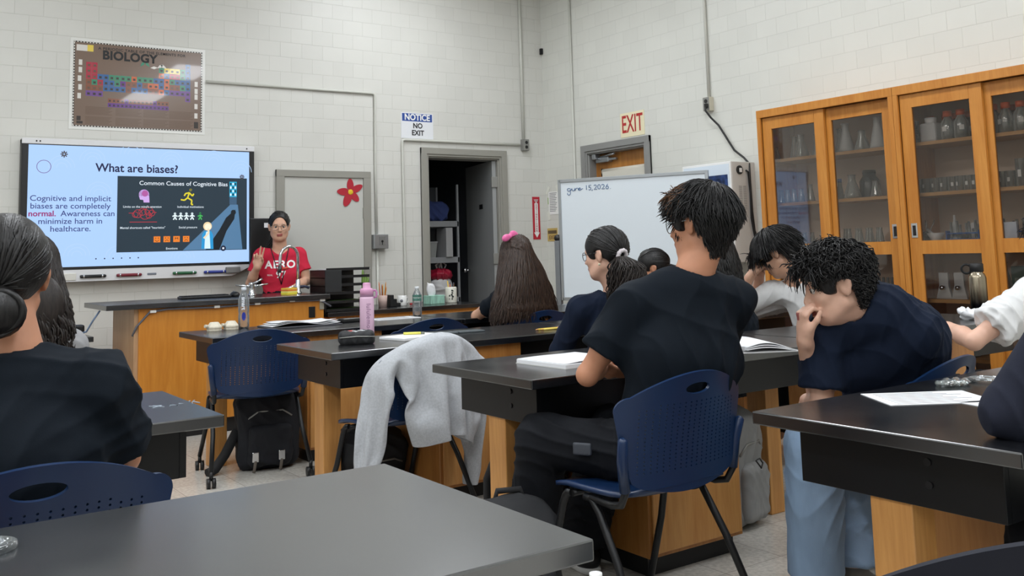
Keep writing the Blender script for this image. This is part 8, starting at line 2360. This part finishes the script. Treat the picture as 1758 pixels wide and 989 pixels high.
11,-2,6,11,1,7,11,-6,5,3,-13,1,1,-13,0,7,-11,1,4,-12,0,3,-13,-1,1,-12,-1,-5,-5,-11,-8,2,-10,-10,1,-9,-10,-1,-9,-2,1,-12,1,1,-13,-1,1,-13,-1,0,-13,-3,1,-13,-5,-2,-12,-4,-1,-12,
-6,-1,-12,-7,2,-11,-7,3,-11,-8,1,-10,30,82,143,11,1,7,11,-3,5,9,-9,3,0,-13,1,-1,-13,0,6,-11,1,8,-9,0,3,-13,-1,2,-12,-1,-42,89,-25,11,-2,6,10,-6,4,5,-11,2,-2,-12,1,-1,-12,0,
4,-12,0,10,-7,0,3,-12,0,-1,-13,0,-32,91,-23,10,-3,5,8,-10,2,3,-11,2,-4,-11,0,-2,-12,1,4,-12,0,10,-5,0,1,-12,0,-3,-12,0,-20,92,-20,9,-7,3,5,-10,1,1,-12,2,-6,-10,0,-1,-12,1,
2,-11,0,11,-5,0,-1,-11,0,-3,-12,1,-11,91,-20,6,-9,2,4,-10,2,0,-12,1,-7,-9,0,-1,-11,1,1,-12,0,11,-3,0,-3,-11,0,-1,-12,1,-6,89,-19,1,-11,1,5,-10,2,0,-11,1,-7,-8,0,0,-11,1,
-2,-11,0,11,-4,0,2,-10,1,-4,-11,0,-6,84,-19,1,-11,1,6,-8,1,-1,-11,1,-8,-7,1,1,-11,1,-3,-10,0,9,-5,0,6,-9,0,-3,-10,0,-11,79,-18,4,-10,1,6,-8,1,-2,-10,1,-8,-6,1,3,-10,1,
-5,-10,0,8,-6,0,7,-7,0,0,-11,0,-14,75,-18,5,-9,1,7,-7,1,-4,-10,1,-8,-6,1,4,-9,1,-5,-9,0,5,-8,0,9,-5,0,3,-10,0,-16,71,-18,5,-9,1,7,-7,1,-5,-8,1,-8,-6,1,5,-8,1,
-5,-8,0,3,-10,0,8,-5,0,6,-8,0,-15,67,-18,7,-7,1,3,-8,1,-7,-6,2,-6,-7,0,6,-7,1,-5,-8,0,1,-10,0,7,-6,0,7,-7,0,-10,65,-18,5,-7,1,1,-9,1,-8,-4,1,-5,-7,2,7,-6,0,
-4,-9,0,0,-9,0,4,-8,0,6,-6,0,-5,63,-18,4,-7,1,-1,-9,1,-8,-2,1,-4,-8,1,7,-4,1,-1,-9,0,-2,-8,0,2,-9,0,5,-7,0,0,62,-18,1,-8,1,-2,-8,1,-8,-2,1,-3,-7,1,7,-4,0,
1,-8,1,-3,-8,0,0,-9,0,4,-7,0,3,59,-18,0,-8,1,-3,-7,1,-8,-1,1,-2,-8,2,7,-3,-1,3,-7,1,-3,-8,0,-1,-8,0,2,-8,0,4,56,-18,-1,-8,1,-4,-6,1,-7,-2,1,-2,-7,1,8,-2,0,
5,-6,1,-1,-8,0,-3,-7,0,0,-8,0,2,52,-18,0,-7,1,-4,-6,1,-7,-2,2,-1,-7,0,8,-2,0,6,-4,1,0,-7,0,-2,-7,0,-2,-8,0,-1,49,-18,0,-7,1,-4,-6,1,-6,-2,2,1,-8,0,6,-1,0,
7,-2,0,1,-7,1,-2,-7,0,0,-7,0,-5,45,-17,-1,-6,0,-5,-4,2,-5,-5,1,4,-6,0,6,2,1,4,-6,0,5,-5,0,-1,-6,0,-2,-6,0,-6,41,-17,-5,-4,1,-4,-5,1,-2,-6,1,5,-4,0,7,2,1,
5,-4,0,-3,-6,1,2,-7,-1,-6,-2,2,-3,31,-18,1,-5,2,-6,-1,-1,-2,-6,1,6,1,0,6,-2,1,0,-6,1,4,-4,0,-5,-3,0,-6,-1,3,
])
REST = np.cumsum(STEPS.reshape(-1, 3), 0) / 500.0
def garment_quads(H=.026):
    """two layers of cells for body and sleeves, sewn along sides and shoulders"""
    us, vs = np.arange(-34, 35) * H, np.arange(0, 26) * H
    def inside(u, v):
        if abs(u) <= .30: return v <= .62 and not (abs(u) < .085 and v < .05 - .05 * (abs(u) / .085) ** 2)
        return abs(u) <= .86 and v <= .242
    mid = lambda a, k: (a[k] + a[k + 1]) / 2
    cells = [(i, j) for i in range(len(us) - 1) for j in range(len(vs) - 1) if inside(mid(us, i), mid(vs, j))]
    have, number, quads = set(cells), {}, []
    def vid(i, j, l): return number.setdefault((i, j, l), len(number))
    for l in (0, 1):
        for i, j in cells:
            quad = [vid(i, j, l), vid(i + 1, j, l), vid(i + 1, j + 1, l), vid(i, j + 1, l)]
            quads.append(quad if l == 0 else quad[::-1])
    def sew(i, j, k, l): quads.append([vid(i, j, 0), vid(k, l, 0), vid(k, l, 1), vid(i, j, 1)])
    for i, j in cells:
        u, v = mid(us, i), mid(vs, j)
        throat = abs(u) < .09
        if (i, j - 1) not in have and not throat: sew(i + 1, j, i, j)
        if (i, j + 1) not in have and abs(u) > .30: sew(i, j + 1, i + 1, j + 1)
        if (i - 1, j) not in have and u > -.84 and not (throat and v < .06): sew(i, j, i, j + 1)
        if (i + 1, j) not in have and u < .84 and not (throat and v < .06): sew(i + 1, j + 1, i + 1, j)
    return quads
o = MB().add(REST.tolist(), garment_quads(), 0, True).build('sweatshirt_body', M('grey marl fleece', (176, 179, 184), .95, var=.10, vscale=120, bump=.06, bscale=400), t)
m_ = o.modifiers.new('thickness', 'SOLIDIFY'); m_.thickness = .003; m_.offset = 0
m_ = o.modifiers.new('smooth', 'SUBSURF'); m_.levels = m_.render_levels = 2

# ---------------------------------------------------------------- backpacks
def backpack(label, loc, rz, W_, D_, H_, mat, strap, tilt=0, extra=None, seed=1):
    t = thing('backpack', label, 'backpack', loc, rz)
    F3 = np.array(Matrix.Rotation(rz, 3, 'Z') @ Matrix.Rotation(tilt, 3, 'X')); o0 = V3(*loc)
    w = lambda x, y, z: o0 + F3 @ V3(x, y, z)
    o = [('u', 0, rbox(w(0, 0, H_ * .46), (W_ / 2, D_ / 2, H_ * .46), .06, F3)), ('u', .05, ell(w(0, 0, H_ * .72), (W_ * .47, D_ * .47, H_ * .30))), ('i', .01, half((0, 0, loc[2] + .003), (0, 0, -1)))]
    organic('bag_body', o, .009, mat, t, disp=folds(.009, 9, seed))
    o = [('u', 0, rbox(w(0, -D_ * .52, H_ * .30), (W_ * .36, D_ * .16, H_ * .24), .035, F3)), ('i', .01, half((0, 0, loc[2] + .003), (0, 0, -1)))]
    organic('front_pocket', o, .009, mat, t, disp=folds(.006, 14, seed + 1))
    R3 = Matrix.Rotation(tilt, 3, 'X')
    f = lambda x, y, z: tuple(R3 @ Vector((x, y, z)))
    MB().tube([f(-.05, D_ * .2, H_ * .95), f(-.04, D_ * .25, H_ * 1.04), f(.04, D_ * .25, H_ * 1.04), f(.05, D_ * .2, H_ * .95)], .010, 8).build('top_handle', strap, t)
    MB().tube([f(-W_ * .36, -D_ * .5, H_ * .62), f(-W_ * .2, -D_ * .55, H_ * .70), f(W_ * .2, -D_ * .55, H_ * .70), f(W_ * .36, -D_ * .5, H_ * .62)], .005, 6).build('zip', m_steel, t)
    for q in (-1, 1):
        MB().tube([f(q * W_ * .3, D_ * .45, H_ * .9), f(q * W_ * .38, D_ * .75, H_ * .6), f(q * W_ * .42, D_ * .7, H_ * .25), f(q * W_ * .38, D_ * .4, max(.03, H_ * .05))], .016, 8).build('shoulder_strap', strap, t)
    return t, f
m_bpk = M('black backpack cloth', (17, 19, 26), .85, bump=.08, bscale=300)
m_bpk2 = M('charcoal backpack cloth', (30, 31, 34), .8, bump=.08, bscale=300)
m_strap = M('black webbing', (22, 22, 24), .8)
t, f = backpack('black backpack with two metal strap buckles, standing under the front chair', (-4.005, -2.575, 0), R_(-10), .34, .22, .47, m_bpk, m_strap, seed=3)
for x in (-.09, .055):
    b = MB().box(x - .018, x + .018, -.165, -.155, .06, .115, b=.004).build('buckle', m_chrome, t)
    MB().tube([(x, -.16, .065), (x - .006, -.168, .03), (x - .012, -.175, .008)], .009, 6).build('buckle_strap', mt('taupe strap', (92, 84, 76), .8), b)
MB().tube([(-.17, -.02, .22), (-.24, -.05, .10), (-.30, -.08, .03), (-.34, -.10, .018)], .028, 8).build('loose_strap', m_strap, t)
backpack('charcoal backpack slumped under the chair with the sweatshirt', (-3.87, -3.55, 0), R_(4), .34, .22, .36, m_bpk2, m_strap, tilt=.35, seed=5)
t, f = backpack('black backpack on the floor at the feet of the boy with crossed arms', (-4.19, -5.33, 0), R_(-20), .30, .22, .38, m_bpk2, m_strap, tilt=.12, seed=7)
t, f = backpack('grey backpack leaning beyond the base cabinet right of the boy\'s chair', (-2.86, -5.08, 0), R_(15), .28, .20, .50, M('light grey nylon', (140, 140, 139), .6, bump=.05, bscale=200), m_strap, seed=9)
MB().tube([(-.10, -.17, .30), (-.085, -.185, .27), (-.06, -.18, .285), (-.075, -.175, .305)], .004, 6, closed=True).build('zip_pull', m_black, t)
backpack('grey backpack with black trim under the table of the boy with crossed arms', (-3.42 + .62 - .95, -4.84, 0), R_(5), .28, .2, .46, M('mid grey nylon', (104, 106, 108), .6, bump=.05, bscale=200), m_strap, seed=11)
backpack('black duffel on the floor behind the boy in jeans', (-2.75, -5.72, 0), R_(40), .34, .24, .32, m_bpk, m_strap, seed=13)
# dark bag under the nearest table with a clear bottle in its pocket
t, f = backpack('black backpack at the right corner under the nearest table, yellow zip tag', (-4.56, -6.02, 0), R_(20), .28, .20, .36, m_bpk, m_strap, seed=15)
t = thing('water_bottle', 'small clear bottle with a white cap in the pocket of the black backpack, bottom edge', 'bottle', (-4.49, -6.14, .205))
MB().lathe((0, 0, 0), [(0, .003), (.026, 0), (.030, .012), (.030, .12), (.014, .17), (.013, .18)], 20).build('bottle_body', m_pet, t)
MB().lathe((0, 0, 0), [(.0135, .178), (.016, .18), (.016, .196), (0, .197)], 16).build('cap', m_wink, t)
